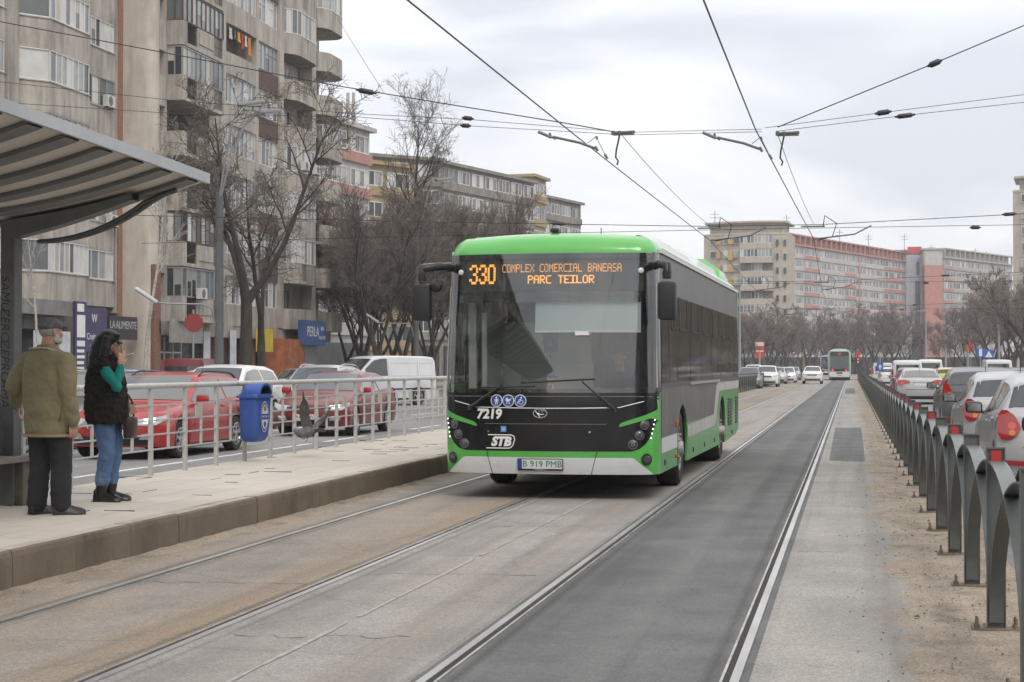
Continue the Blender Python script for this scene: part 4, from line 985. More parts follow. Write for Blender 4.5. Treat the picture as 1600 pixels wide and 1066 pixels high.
# ---- sides
def arch_pts(yc, r=.60, zc=.46, z0=.29, n=14):
    a0 = math.asin((z0-zc)/r); return [(sy(yc)+r*cos(a), zc+r*sin(a)) for a in [pi-a0 - (pi-2*a0)*i/n for i in range(n+1)]]
YF_, YR_ = 2.78, 8.72
s0, s1 = SC+.12, sy(BL)
for sg in (1, -1):
    low = [(s0, .29)]+arch_pts(YF_)+arch_pts(YR_)+[(sy(11.4), .33), (s1, .42), (s1, 1.33), (s0, 1.33)]
    def S2(p): return [(sg*a, z) for a, z in p]
    patch('side_panel', S2(low), M_GREEND, 0, .5, None, thick=.03)
    # grey band under the windows, up to the diagonal white stripe
    grey = [(s0+.0, .70), (s0, 1.29), (sy(7.75), 1.29), (sy(7.15), .80)]+[(sy(YF_)+.60*cos(a), .46+.60*sin(a)) for a in (radians(34), radians(60), radians(90), radians(120), radians(146))]+[(sy(YF_-.62), .70)]
    patch('side_band', S2(grey), M_BGREY, .004, .5, None)
    wst1 = [(s0, .52), (sy(YF_-.60), .52), (sy(YF_-.62), .70), (s0, .70)]
    patch('white_stripe', S2(wst1), M_BWHITE, .004, .5, None)
    wst2 = [(sy(YF_+.60), .60), (sy(7.25), .62), (sy(7.55), .72), (sy(8.05), 1.13), (sy(8.25), 1.15), (sy(BL-.05), 1.15), (sy(BL-.05), 1.32), (sy(7.9), 1.32), (sy(7.62), 1.25), (sy(7.2), .83), (sy(7.1), .80), (sy(YF_+.58), .76)]
    patch('white_stripe', S2(wst2), M_BSTRIPE, .005, .5, None)
    # glass band: panes with black pillars
    patch('window_sill_rail', S2([(s0, 1.29), (s1, 1.29), (s1, 1.345), (s0, 1.345)]), M_BBLACK2, .006, .5, None)
    patch('window_header', S2([(s0, 2.42), (s1, 2.42), (s1, 2.9), (s0, 2.9)]), mat('smoked panel', (.022, .021, .02), .34, spec=.3, dirt=(.055, .05, .043), dscale=1.5, dlo=.4, dhi=.8), .004, .5, None)
    ys = [.52, 1.30, 2.2, 3.75, 5.3, 6.85, 8.4, 9.95, 11.2, BL]
    for i, (ya, yb) in enumerate(zip(ys, ys[1:])):
        patch('side_window', S2([(sy(ya)+.03, 1.345), (sy(yb)-.03, 1.345), (sy(yb)-.03, 2.43), (sy(ya)+.03, 2.43)]), G_SIDE, .008, .5, None)
        patch('window_pillar', S2([(sy(yb)-.05, 1.34), (sy(yb)+.05, 1.34), (sy(yb)+.05, 2.43), (sy(yb)-.05, 2.43)]), M_BBLACK, .003, .5, None)
        if 1 <= i <= 7:
            h = patch('hopper_frame', S2([(sy(ya)+.30, 2.0), (sy(yb)-.25, 2.0), (sy(yb)-.25, 2.03), (sy(ya)+.30, 2.03)]), M_RUBBER, .016, .5, None)
            for yy in (ya+.3, yb-.29):
                patch('hopper_frame', S2([(sy(yy), 2.0), (sy(yy)+.06, 2.0), (sy(yy)+.06, 2.44), (sy(yy), 2.44)]), M_RUBBER, .018, .5, None)
    # seams, flaps, grilles, reflectors on the lower side
    for yy, za, zb in ((3.5, .32, .62), (4.9, .32, 1.28), (6.6, .32, .62), (1.05, .32, .52), (10.3, .4, 1.14), (11.5, .4, 1.1)):
        patch('panel_seam', S2([(sy(yy), za), (sy(yy)+.015, za), (sy(yy)+.015, zb), (sy(yy), zb)]), M_BBLACK2, .007, .5, None)
    for yy, w_, za, zb in ((9.75, .85, .55, .98), (11.35, .45, .55, .98)):
        b = MB()
        for k in range(9):
            z = lerp(za, zb, k/8); a = bsurf(sg*sy(yy), z, .006); c = bsurf(sg*sy(yy+w_), z, .006)
            b.box(min(a.x, c.x)-.004, max(a.x, c.x)+.006, a.y, c.y, z-.018, z+.018)
        b.build('vent_grille', M_BBLACK2, bus)
    for yy in (.85, 4.1, 5.7, 7.3, 10.6):
        b = MB(); p = bsurf(sg*sy(yy), .40, .004); b.bbox(p, (.015, .05, .07), .004); b.build('jack_flap', M_BBLACK2, bus)
    for yy, z in ((2.02, .82), (2.0, .42)):
        b = MB(); p = bsurf(sg*sy(yy), z, .012); b.bbox(p, (.03, .10 if z > .5 else .05, .075 if z > .5 else .05), .012); b.build('side_indicator', mat('amber red lens', (.42, .06, .02), .25), bus)
    b = MB(); a = bsurf(sg*sy(3.55), 1.315, .02); c = bsurf(sg*sy(8.0), 1.315, .02); b.box(a.x-.012, a.x+.012, a.y, c.y, 1.30, 1.335); b.build('drip_rail', M_CHROME if sg > 0 else M_BGREY, bus)
    # wheel wells
    for yc in (YF_, YR_):
        b = MB(); n = 14
        ro = [[(sg*(HW-.002-d), yc+.615*cos(a), .46+.615*sin(a)) for a in [pi+.3-(pi+.6)*i/n for i in range(n+1)]] for d in (.0, .5)]
        b.grid(ro); b.box(sg*(HW-.52)-.01, sg*(HW-.52)+.01, yc-.6, yc+.6, .3, 1.06); b.build('wheel_well', M_BBLACK2, bus)
# wheels
def wheel(parent, R, w, rim_r, loc, side, m_rim, spokes=0, name='wheel', heavy=False, steer=0.):
    """axle along x; side=+1 outer face toward +x"""
    e = bpy.data.objects.new(name, None); COL.objects.link(e); e.parent = parent; e.location = loc; e.empty_display_size = .1; e.rotation_euler = (0, 0, steer)
    s = side
    b = MB(); b.lathe([(rim_r*.98, -w*.45), (R*.93, -w*.5), (R, -w*.36), (R, w*.36), (R*.93, w*.5), (rim_r*1.02, w*.46), (rim_r*.98, w*.3)], 36, 'X', caps=False); b.build('tyre', M_TYRE, e, smooth=35)
    b = MB()
    if heavy:
        b.lathe([(rim_r, s*w*.44), (rim_r*.96, s*w*.46), (rim_r*.86, s*w*.30), (rim_r*.72, s*w*.40), (rim_r*.55, s*w*.46), (rim_r*.42, s*w*.42), (rim_r*.34, s*w*.5), (rim_r*.3, s*w*.62), (.001, s*w*.64)], 30, 'X', caps=False)
        for i in range(10):
            a = 2*pi*i/10; b.lathe([(.018, s*w*.42), (.018, s*w*.52), (.001, s*w*.53)], 6, 'X', (0, rim_r*.63*cos(a), rim_r*.63*sin(a)))
    else:
        b.lathe([(rim_r, s*w*.45), (rim_r*.93, s*w*.47), (rim_r*.88, s*w*.30), (rim_r*.86, -s*w*.1)], 30, 'X', caps=False)
        b.lathe([(rim_r*.26, s*w*.40), (rim_r*.22, s*w*.46), (.001, s*w*.46)], 16, 'X')
        for i in range(spokes):
            a = 2*pi*i/spokes+.3; u = Vector((0, cos(a), sin(a))); v = Vector((0, -sin(a), cos(a))); hw = rim_r*.13
            p = [u*rim_r*.15-v*hw*1.2, u*rim_r*.15+v*hw*1.2, u*rim_r*.90+v*hw, u*rim_r*.90-v*hw]; X1 = Vector((s*w*.42, 0, 0)); X0 = Vector((s*w*.28, 0, 0)); X2 = Vector((s*w*.45, 0, 0))
            b.add([p[0]+X1, p[1]+X1, p[2]+X2, p[3]+X2]+[q+X0 for q in p], [(0, 1, 2, 3), (0, 4, 5, 1), (1, 5, 6, 2), (2, 6, 7, 3), (3, 7, 4, 0)])
    b.build('rim', m_rim, e, smooth=35)
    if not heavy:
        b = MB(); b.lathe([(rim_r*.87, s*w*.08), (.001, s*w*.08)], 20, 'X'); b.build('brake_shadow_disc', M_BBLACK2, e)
    return e
M_RIMBUS = mat('dusty wheel disc', (.34, .33, .31), .6, .3, dirt=(.12, .11, .10), dscale=6, dlo=.45, dhi=.7)
for sg in (-1, 1):
    wheel(bus, .48, .29, .29, (sg*(HW-.17), YF_, .48), sg, M_RIMBUS, heavy=True, steer=radians(2))
    wheel(bus, .48, .56, .29, (sg*(HW-.31), YR_, .48), sg, M_RIMBUS, heavy=True)
# ---- roof
def rrect(hx, y0, y1, r, n=8):
    pts = []
    for cx, cy, a0 in ((hx-r, y0+r, -90), (hx-r, y1-r, 0), (-hx+r, y1-r, 90), (-hx+r, y0+r, 180)):
        for i in range(n+1): a = radians(a0+90*i/n); pts.append((cx+r*cos(a), cy+r*sin(a)))
    return pts
HT = 3.06
def roof_ring(t):
    a = t*pi/2; d = .26*(1-cos(a)); z = 2.86+.235*sin(a)
    y0 = .10+.17+d*1.5
    return d, z, y0
RN = 10; front = MB(); rest = MB()
rings = []
for i in range(RN+1):
    d, z, y0 = roof_ring(i/RN); ring = []
    for (x, y) in rrect(HW-.035-d, 0, 1, max(.05, .30-d*.6), 8): pass
    hx = HW-.035-d
    # front edge path from -side to +side, as x -> (x,y)
    c = HW-RC
    path = []
    for k in range(41):
        s = -SC + 2*SC*k/40; p = bsurf(s, 2.86); f = hx/(HW-.035)
        path.append((p.x*f, p.y + d*1.7*(1 if abs(s) < c else cos((abs(s)-c)/RC)), z+.040*sin(i/RN*pi/2)*(1-(p.x/HW)**2)))
    rings.append(path)
front.grid(rings)
# roof top behind the cap front edge: first half metre green, then pale
def top_z(x, i=1): return rings[-1][20][2]-.055*(1-(1-(x/HW)**2)) if False else 2.86+.235+.040*(1-(x/HW)**2)
ext = []
for yy in (.72, .9): ext.append(yy)
last = rings[-1]
xs = [p[0] for p in last]
front.grid([last, [(x, max(p[1], .86) if abs(x) < 2 else .86, top_z(x)) for x, p in zip(xs, last)]])
# sides of the cap from the corner back to y=.86
for sg in (-1, 1):
    col = []
    for i in range(RN+1):
        d, z, _ = roof_ring(i/RN); p = rings[i][40 if sg > 0 else 0]
        col.append([p, (p[0], .86, p[2])])
    front.grid(col)
front.build('roof_cap', M_GREEN, bus, smooth=40)
for sg in (-1, 1):
    b = MB(); col = []
    for i in range(RN+1):
        p = rings[i][40 if sg > 0 else 0]; col.append([(p[0], .862, p[2]), (p[0], BL, p[2])])
    b.grid(col); b.build('roof_side', mat('pale roof paint', (.56, .58, .57), .4, dirt=(.42, .42, .40), dscale=2, dlo=.5, dhi=.8), bus, smooth=40)
    b = MB(); a = HW-.02; b.box(sg*a-.02, sg*a+.02, .6, BL-.05, 2.885, 2.93); b.build('gutter', M_BWHITE, bus)
    b = MB(); b.box(sg*(a-.02)-.012, sg*(a-.02)+.014, .9, BL-.1, 2.935, 2.955); b.build('gutter_stripe', M_GREEND, bus)
b = MB(); b.grid([[(x, .862, top_z(x)) for x in xs], [(x, BL, top_z(x)) for x in xs]]); b.build('roof_panel', MATS['pale roof paint'], bus)
b = MB(); b.bbox((0, .62, 3.17), (.10, .2, .05), .015); b.build('roof_camera', M_BBLACK2, bus)
b = MB(); b.tube([(.5, .9, 3.1), (.5, .93, 3.22)], .006, 5); b.build('aerial', M_BBLACK2, bus)
def pod(name, y0, y1, hw, h, m, taper=.35, f0=.4, f1=.4):
    b = MB(); secs = []
    for y, k in ((y0, .0), (y0+f0*.5, .7), (y0+f0, 1), (y1-f1, 1), (y1-f1*.5, .75), (y1, .0)):
        hh = .01+(h+.12)*k; zz = 2.965
        secs.append([(-hw, y, zz), (-hw+taper*.2, y, zz+hh*.55), (-hw+taper, y, zz+hh), (0, y, zz+hh*1.04), (hw-taper, y, zz+hh), (hw-taper*.2, y, zz+hh*.55), (hw, y, zz)])
    b.grid(secs); return b.build(name, m, bus, smooth=40)
M_RP = MATS['pale roof paint']
pod('roof_pod', 1.0, 5.2, 1.16, .13, M_RP, taper=.22, f0=1.2, f1=.2); pod('roof_pod', 6.2, 9.6, 1.16, .24, M_RP, f0=.5, f1=.3); pod('roof_pod', 10.1, 11.9, 1.16, .32, M_GREEN, f0=.25, f1=.6)
b = MB(); b.bbox((.62, 5.7, 3.16), (.25, .3, .2), .03); b.bbox((.7, 6.0, 3.28), (.08, .08, .16), .02); b.build('roof_vent', M_BBLACK2, bus)
b = MB()
for sg in (-1, 1): b.tube([(sg*1.06, 1.0, 3.03), (sg*1.06, 11.7, 3.03)], .018, 6)
b.build('roof_rail', M_BWHITE, bus)
# rear wall
b = MB(); b.bbox((0, BL-.02, 1.63), (2*HW-.02, .1, 2.5), .04); b.build('rear_panel', M_GREEND, bus)
# ---- cab and saloon interior
b = MB(); b.box(-1.22, 1.22, .5, BL-.1, .42, .46); b.build('floor', M_FLOOR, bus)
b = MB(); b.box(-1.20, 1.20, .45, BL-.1, 2.78, 2.82); b.build('ceiling', M_GREYIN, bus)
b = MB(); rows = [[bsurf(sx(x), z, d) for x in [-1.2+.1*i for i in range(25)]] for z, d in ((1.18, -.04), (1.225, -.08), (1.235, -.40), (.95, -.5))]; b.grid(rows); b.build('dashboard', mat('dash plastic', (.05, .052, .055), .7), bus)
b = MB(); b.bbox((-.9, 1.15, 1.35), (.07, .9, 1.7), .02); b.bbox((-1.05, .75, 1.7), (.1, .08, 2.0), .02); b.build('door_partition', M_SEATL, bus)
b = MB(); b.bbox((-.35, 1.75, 1.05), (1.25, .06, 1.1), .02); b.box(-1.0, .25, 1.72, 1.735, 1.6, 2.1); b.build('cab_screen', M_SEATL, bus)
b = MB(); b.bbox((.62, 2.0, 1.4), (1.2, .06, 2.0), .02); b.build('cab_rear_wall', mat('cab dark wall', (.075, .076, .072), .8), bus)
b = MB(); b.bbox((.62, 1.65, .95), (.5, .5, .14), .05); b.bbox((.62, 1.88, 1.35), (.48, .14, .8), .06); b.bbox((.62, 1.88, 1.82), (.3, .1, .2), .04); b.build('driver_seat', M_SEAT, bus)
b = MB(); cw = Vector((.62, .98, 1.2)); ang = radians(35)
b.tube([cw+Vector((.23*cos(a), .23*sin(a)*sin(ang)*1.0, .23*sin(a)*cos(ang)*.6)) for a in [2*pi*i/20 for i in range(20)]], .016, 6, closed=True); b.tube([cw, cw+Vector((0, -.15, -.35))], .03, 6); b.tube([cw+Vector((-.22, 0, 0)), cw+Vector((.22, 0, 0))], .014, 5)
b.build('steering_wheel', M_BBLACK2, bus)
for x, y, in ((-.35, 2.2), (-.4, 4.2), (.4, 4.2), (-.4, 6.4), (.4, 6.4)):
    b = MB(); b.tube([(x, y, .46), (x, y, 2.78)], .017, 8); b.build('grab_pole', M_YELLOWP, bus)
for sg in (-1, 1):
    for y in (3.4, 4.3, 5.2, 7.2, 8.2, 9.2, 10.2):
        for dx in (.55, .98):
            b = MB(); b.bbox((sg*dx, y, .92), (.40, .42, .08), .03); b.bbox((sg*dx, y+.22, 1.27), (.40, .07, .66), .03); b.bbox((sg*dx, y, .67), (.1, .3, .42), .01); b.build('passenger_seat', M_SEAT, bus)
# ---- mirrors, wipers
for sg in (-1, 1):
    x0 = sg*1.23
    m_ = MB(); xm = -1.50 if sg < 0 else 1.405
    top = Vector((xm, .02, 2.55))
    m_.tube([Vector((x0, .35, 2.72)), Vector((x0+sg*.08, .12, 2.73)), Vector((xm, .02, 2.70)), Vector((xm, .02, 2.62)), top], [.05, .05, .05, .055, .05], 8); arm = m_.build('mirror_arm', M_BBLACK2, bus, smooth=50)
    b = MB(); b.bbox((xm, .05, 2.30), (.215, .16, .44), .045); h = b.build('mirror', mat('mirror housing', (.016, .016, .017), .5), bus, smooth=40)
    b = MB(); b.box(xm-.085, xm+.085, .131, .134, 2.12, 2.48); b.build('mirror_glass', mat('mirror glass', (.30, .31, .32), .08, 1.), h)
    if sg < 0:
        b = MB(); b.tube([Vector((-1.24, .2, 2.68)), Vector((-1.31, .08, 2.66)), Vector((-1.325, .05, 2.56))], .012, 6); b.lathe([(.001, -.05), (.05, -.035), (.072, 0), (.07, .02), (.001, .02)], 16, 'Y', (-1.33, .05, 2.49)); b.build('kerb_mirror', MATS['mirror housing'], bus, smooth=40)
        b = MB(); b.tube([Vector((-1.2, .3, 2.775)), Vector((-1.35, .1, 2.765)), Vector((-1.48, .0, 2.745))], .008, 5); b.build('mirror_arm_edge', M_CHROME, bus)
def wiper(pv, elbow, b0, b1):
    b = MB(); f = lambda p, o: bsurf(sx(p[0]), p[1], o)
    b.tube([f(pv, .03), f((lerp(pv[0], elbow[0], .5), lerp(pv[1], elbow[1], .5)), .06), f(elbow, .035)], [.022, .016, .012], 6)
    b.tube([f((lerp(b0[0], b1[0], t), lerp(b0[1], b1[1], t)), .028) for t in (0, .25, .5, .75, 1)], .011, 5)
    b.lathe([(.035, -.03), (.03, .03), (.001, .035)], 10, 'Z', f(pv, .02)); b.build('wiper', M_BBLACK2, bus)
wiper((-.92, 1.06), (-.52, 1.325), (-.78, 1.30), (-.12, 1.315))
wiper((.80, 1.04), (.42, 1.37), (-.30, 1.355), (.56, 1.40))
# ---- graphics on the front
def front_M(x, z, off=.008, tilt=0.):
    p = bsurf(sx(x), z, off); tx = (bsurf(sx(x)+.01, z)-bsurf(sx(x)-.01, z)).normalized(); tz = (bsurf(sx(x), z+.01)-bsurf(sx(x), z-.01)).normalized()
    return frame_m(p, tx, tz)
text('7219', .155, M_WHITEM, bus, front_M(-.69, .985), 'fleet_number', bold=.006, shear=.12)
lg = text('STB', .145, M_WHITEM, bus, front_M(-.545, .665), 'operator_logo', bold=.008, shear=.25)
b = MB(); z0, z1 = .59, .745; pts = [(-.70, z1), (-.42, z1), (-.385, z1-.015), (-.375, z1-.05), (-.395, z0+.04), (-.42, z0+.01), (-.45, z0), (-.72, z0)]
b.tube([bsurf(x, z, .008) for x, z in pts], .007, 6); b.build('logo_outline', M_WHITEM, bus)
# round pictograms
M_PIC = mat('pictogram blue', (.02, .06, .30), .4)
for i, (x, z) in enumerate(((-.594, 1.145), (-.451, 1.145), (-.305, 1.145))):
    MM = front_M(x, z, .012)
    b = MB(); b.lathe([(.072, 0), (.072, .004), (.001, .004)], 24, 'Z'); o = b.build('pictogram', M_WHITEM, bus); o.matrix_local = MM
    b = MB(); b.lathe([(.063, .0045), (.063, .006), (.001, .006)], 24, 'Z'); b.build('pictogram_field', M_PIC, o)
    b = MB(); z_ = .0075
    def dot(u, v, r): b.add([(u+r*cos(a), v+r*sin(a), z_) for a in [2*pi*k/10 for k in range(10)]], [tuple(range(10))])
    def bar(u0, v0, u1, v1, w):
        d = Vector((u1-u0, v1-v0)).normalized(); n_ = Vector((-d.y, d.x))*w/2
        b.add([(u0+n_.x, v0+n_.y, z_), (u0-n_.x, v0-n_.y, z_), (u1-n_.x, v1-n_.y, z_), (u1+n_.x, v1+n_.y, z_)], [(0, 1, 2, 3)])
    if i == 0: dot(0, .036, .011); bar(0, .022, 0, -.012, .022); bar(-.018, .02, -.022, -.012, .008); bar(.018, .02, .022, -.012, .008); bar(-.007, -.01, -.012, -.045, .01); bar(.007, -.01, .012, -.045, .01)
    if i == 1:
        b.add([(.03*cos(a)-.004, .012+.026*sin(a), z_) for a in [pi*k/8+pi for k in range(9)]], [tuple(range(9))]); bar(-.034, .012, .034, .012, .014); dot(-.016, -.03, .009); dot(.014, -.03, .009); bar(.02, .012, .042, .03, .006)
        b.add([(-.004, .012, z_)]+[(-.004+.03*cos(a), .012+.026*sin(a), z_) for a in [pi/2+pi/2*k/5 for k in range(6)]], [tuple(range(7))])
    if i == 2:
        dot(.012, .038, .01); bar(.01, .026, .0, -.004, .012); bar(.0, -.004, -.024, -.004, .01); bar(-.024, -.004, -.032, -.034, .009); bar(.006, .014, -.018, .012, .007)
        for k in range(14):
            a = -pi*.95+pi*1.3*k/14; a2 = a+pi*1.3/14; bar(.008+.026*cos(a), -.014+.026*sin(a), .008+.026*cos(a2), -.014+.026*sin(a2), .007)
    b.build('pictogram_glyph', M_WHITEM, o)
MM = front_M(-.07, 1.0, .012); b = MB(); b.tube([(.08*cos(a), .052*sin(a), 0) for a in [2*pi*k/24 for k in range(24)]], .009, 6, closed=True)
b.tube([(-.06, .03, 0), (-.02, -.02, 0), (.0, -.045, 0)], .007, 5); b.tube([(.055, .03, 0), (-.01, .03, 0), (-.03, .0, 0), (.0, -.015, 0), (.045, -.012, 0), (.02, .012, 0)], .008, 5)
o = b.build('front_emblem', M_CHROME, bus); o.matrix_local = MM
MM = front_M(-.51, .815, .009); b = MB(); b.box(-.034, .034, -.034, .034, 0, .003); o = b.build('blue_sticker', mat('light blue sticker', (.08, .27, .60), .5), bus); o.matrix_local = MM
b = MB(); b.lathe([(.022, .0035), (.022, .005), (.016, .005), (.016, .0035)], 16, 'Z'); b.build('sticker_ring', mat('sticker pale', (.5, .6, .75), .5), o)
# number plate
MM = front_M(-.07, .405, .016); b = MB(); b.bbox((0, 0, .0), (.54, .14, .012), .006); o = b.build('number_plate', M_BBLACK2, bus); o.matrix_local = MM
b = MB(); b.box(-.26, .26, -.048, .062, .0065, .009); b.build('plate_face', mat('plate white', (.66, .67, .66), .45), o)
b = MB(); b.box(-.26, -.215, -.048, .062, .0095, .0105); b.build('plate_band', M_PIC, o)
text('B 919 PMB', .105, mat('plate green letters', (.02, .20, .14), .5), o, Matrix.Translation((.025, .006, .0105)), 'plate_letters', bold=0., extrude=.001)
text('-- www.stbsa.ro --', .022, M_WHITEM, o, Matrix.Translation((0, -.058, .0075)), 'plate_frame_text', extrude=.0005)

# things carried in the cab
BM = Matrix.Translation(bus.location) @ Matrix.Rotation(radians(-.8), 4, 'Z')
t = thing('pennant', 'dark blue hanging pennant behind the bus windscreen', 'pennant', BM @ Vector((-.02, .38, 2.0)), radians(-.8))
b = MB(); b.prism([(-.10, -.02), (.10, -.02), (.085, -.29), (-.075, -.29)], lambda x, z: (x, -.004, z), lambda x, z: (x, .004, z)); b.build('cloth', mat('navy cloth', (.012, .016, .05), .8), t)
b = MB(); b.prism([(-.005, -.06), (.025, -.22), (-.03, -.22)], lambda x, z: (x, -.008, z), lambda x, z: (x, -.0045, z)); b.build('woven_badge', mat('woven grey', (.12, .12, .13), .8), t)
b = MB(); b.tube([(0, 0, .12), (-.08, 0, -.02)], .003, 4); b.tube([(0, 0, .12), (.08, 0, -.02)], .003, 4); b.tube([(0, 0, -.29), (0, 0, -.36)], .004, 4); b.build('cord', M_BBLACK2, t)
t = thing('dashboard_doll', 'small doll with a blue hat and red scarf on the bus dashboard', 'doll', BM @ Vector((-.005, .33, 1.237)), radians(-.8))
b = MB(); b.lathe([(.04, 0), (.05, .02), (.03, .08), (.02, .10), (.001, .10)], 12, 'Z'); b.build('body', mat('doll white', (.55, .55, .55), .7), t, smooth=60)
b = MB(); b.lathe([(.001, .09), (.035, .105), (.05, .14), (.04, .175), (.001, .185)], 12, 'Z'); b.build('head', mat('doll face', (.55, .36, .16), .7), t, smooth=60)
b = MB(); b.lathe([(.001, .12), (.018, .10), (.024, .07), (.001, .03)], 10, 'Z', (.0, -.045, 0)); b.build('scarf', mat('doll red', (.45, .05, .03), .6), t, smooth=60)
b = MB(); b.lathe([(.07, .18), (.072, .19), (.05, .195), (.045, .225), (.001, .23)], 14, 'Z'); b.build('hat', mat('doll blue', (.05, .04, .30), .6), t)
# ================================================================== cars
def paint(name, c, metal=.0, dusty=.0):
    return mat('paint '+name, c, .35, metal, coat=.4, var=.03, scale=1.5, dirt=tuple(lerp(a, .22, .35) for a in c), dscale=2.5, dlo=.62-.1*dusty, dhi=.95)
P_RED = paint('red', (.33, .018, .016)); P_DRED = paint('dark red', (.14, .012, .016)); P_WHITE = paint('white', (.62, .62, .61)); P_SILVER = paint('silver', (.42, .42, .425), .35)
P_BLACK = paint('black', (.012, .012, .013)); P_GREY = paint('dark grey', (.085, .088, .095), .3); P_BLUE = paint('blue', (.05, .20, .52)); P_MGREY = paint('mid grey', (.16, .165, .17), .4)
P_YEL = paint('taxi yellow', (.52, .47, .05)); P_NAVY = paint('navy', (.03, .035, .06), .2); P_VAN = paint('van white', (.55, .56, .58), dusty=.5)
M_CGLASS = mat('car glass', (.020, .024, .025), .03, spec=.8, coat=.6)
M_CTRIM = mat('car black trim', (.014, .014, .015), .5); M_SEAM = mat('car seam', (.008, .008, .008), .8)
M_HEAD = mat('car headlamp', (.42, .43, .44), .08, .5, coat=1.); M_HEADON = mat('car headlamp lit', (.9, .9, .85), .3, emit=(1, .96, .85), estr=1.6)
M_TAIL = mat('car tail lamp', (.34, .012, .014), .12, coat=1.); M_TAILON = mat('car tail lamp lit', (.7, .02, .02), .3, emit=(1, .05, .04), estr=1.0)
M_TAILCLR = mat('car tail lamp clear', (.55, .35, .33), .15, coat=1.)
M_TAILIN = mat('tail lamp inner', (.55, .06, .05), .2, coat=1.)
M_RIMC = mat('alloy wheel', (.40, .40, .41), .35, .7); M_PLATE = mat('number plate white', (.62, .63, .62), .5)
M_AMBER = mat('amber lens', (.6, .2, .02), .2)

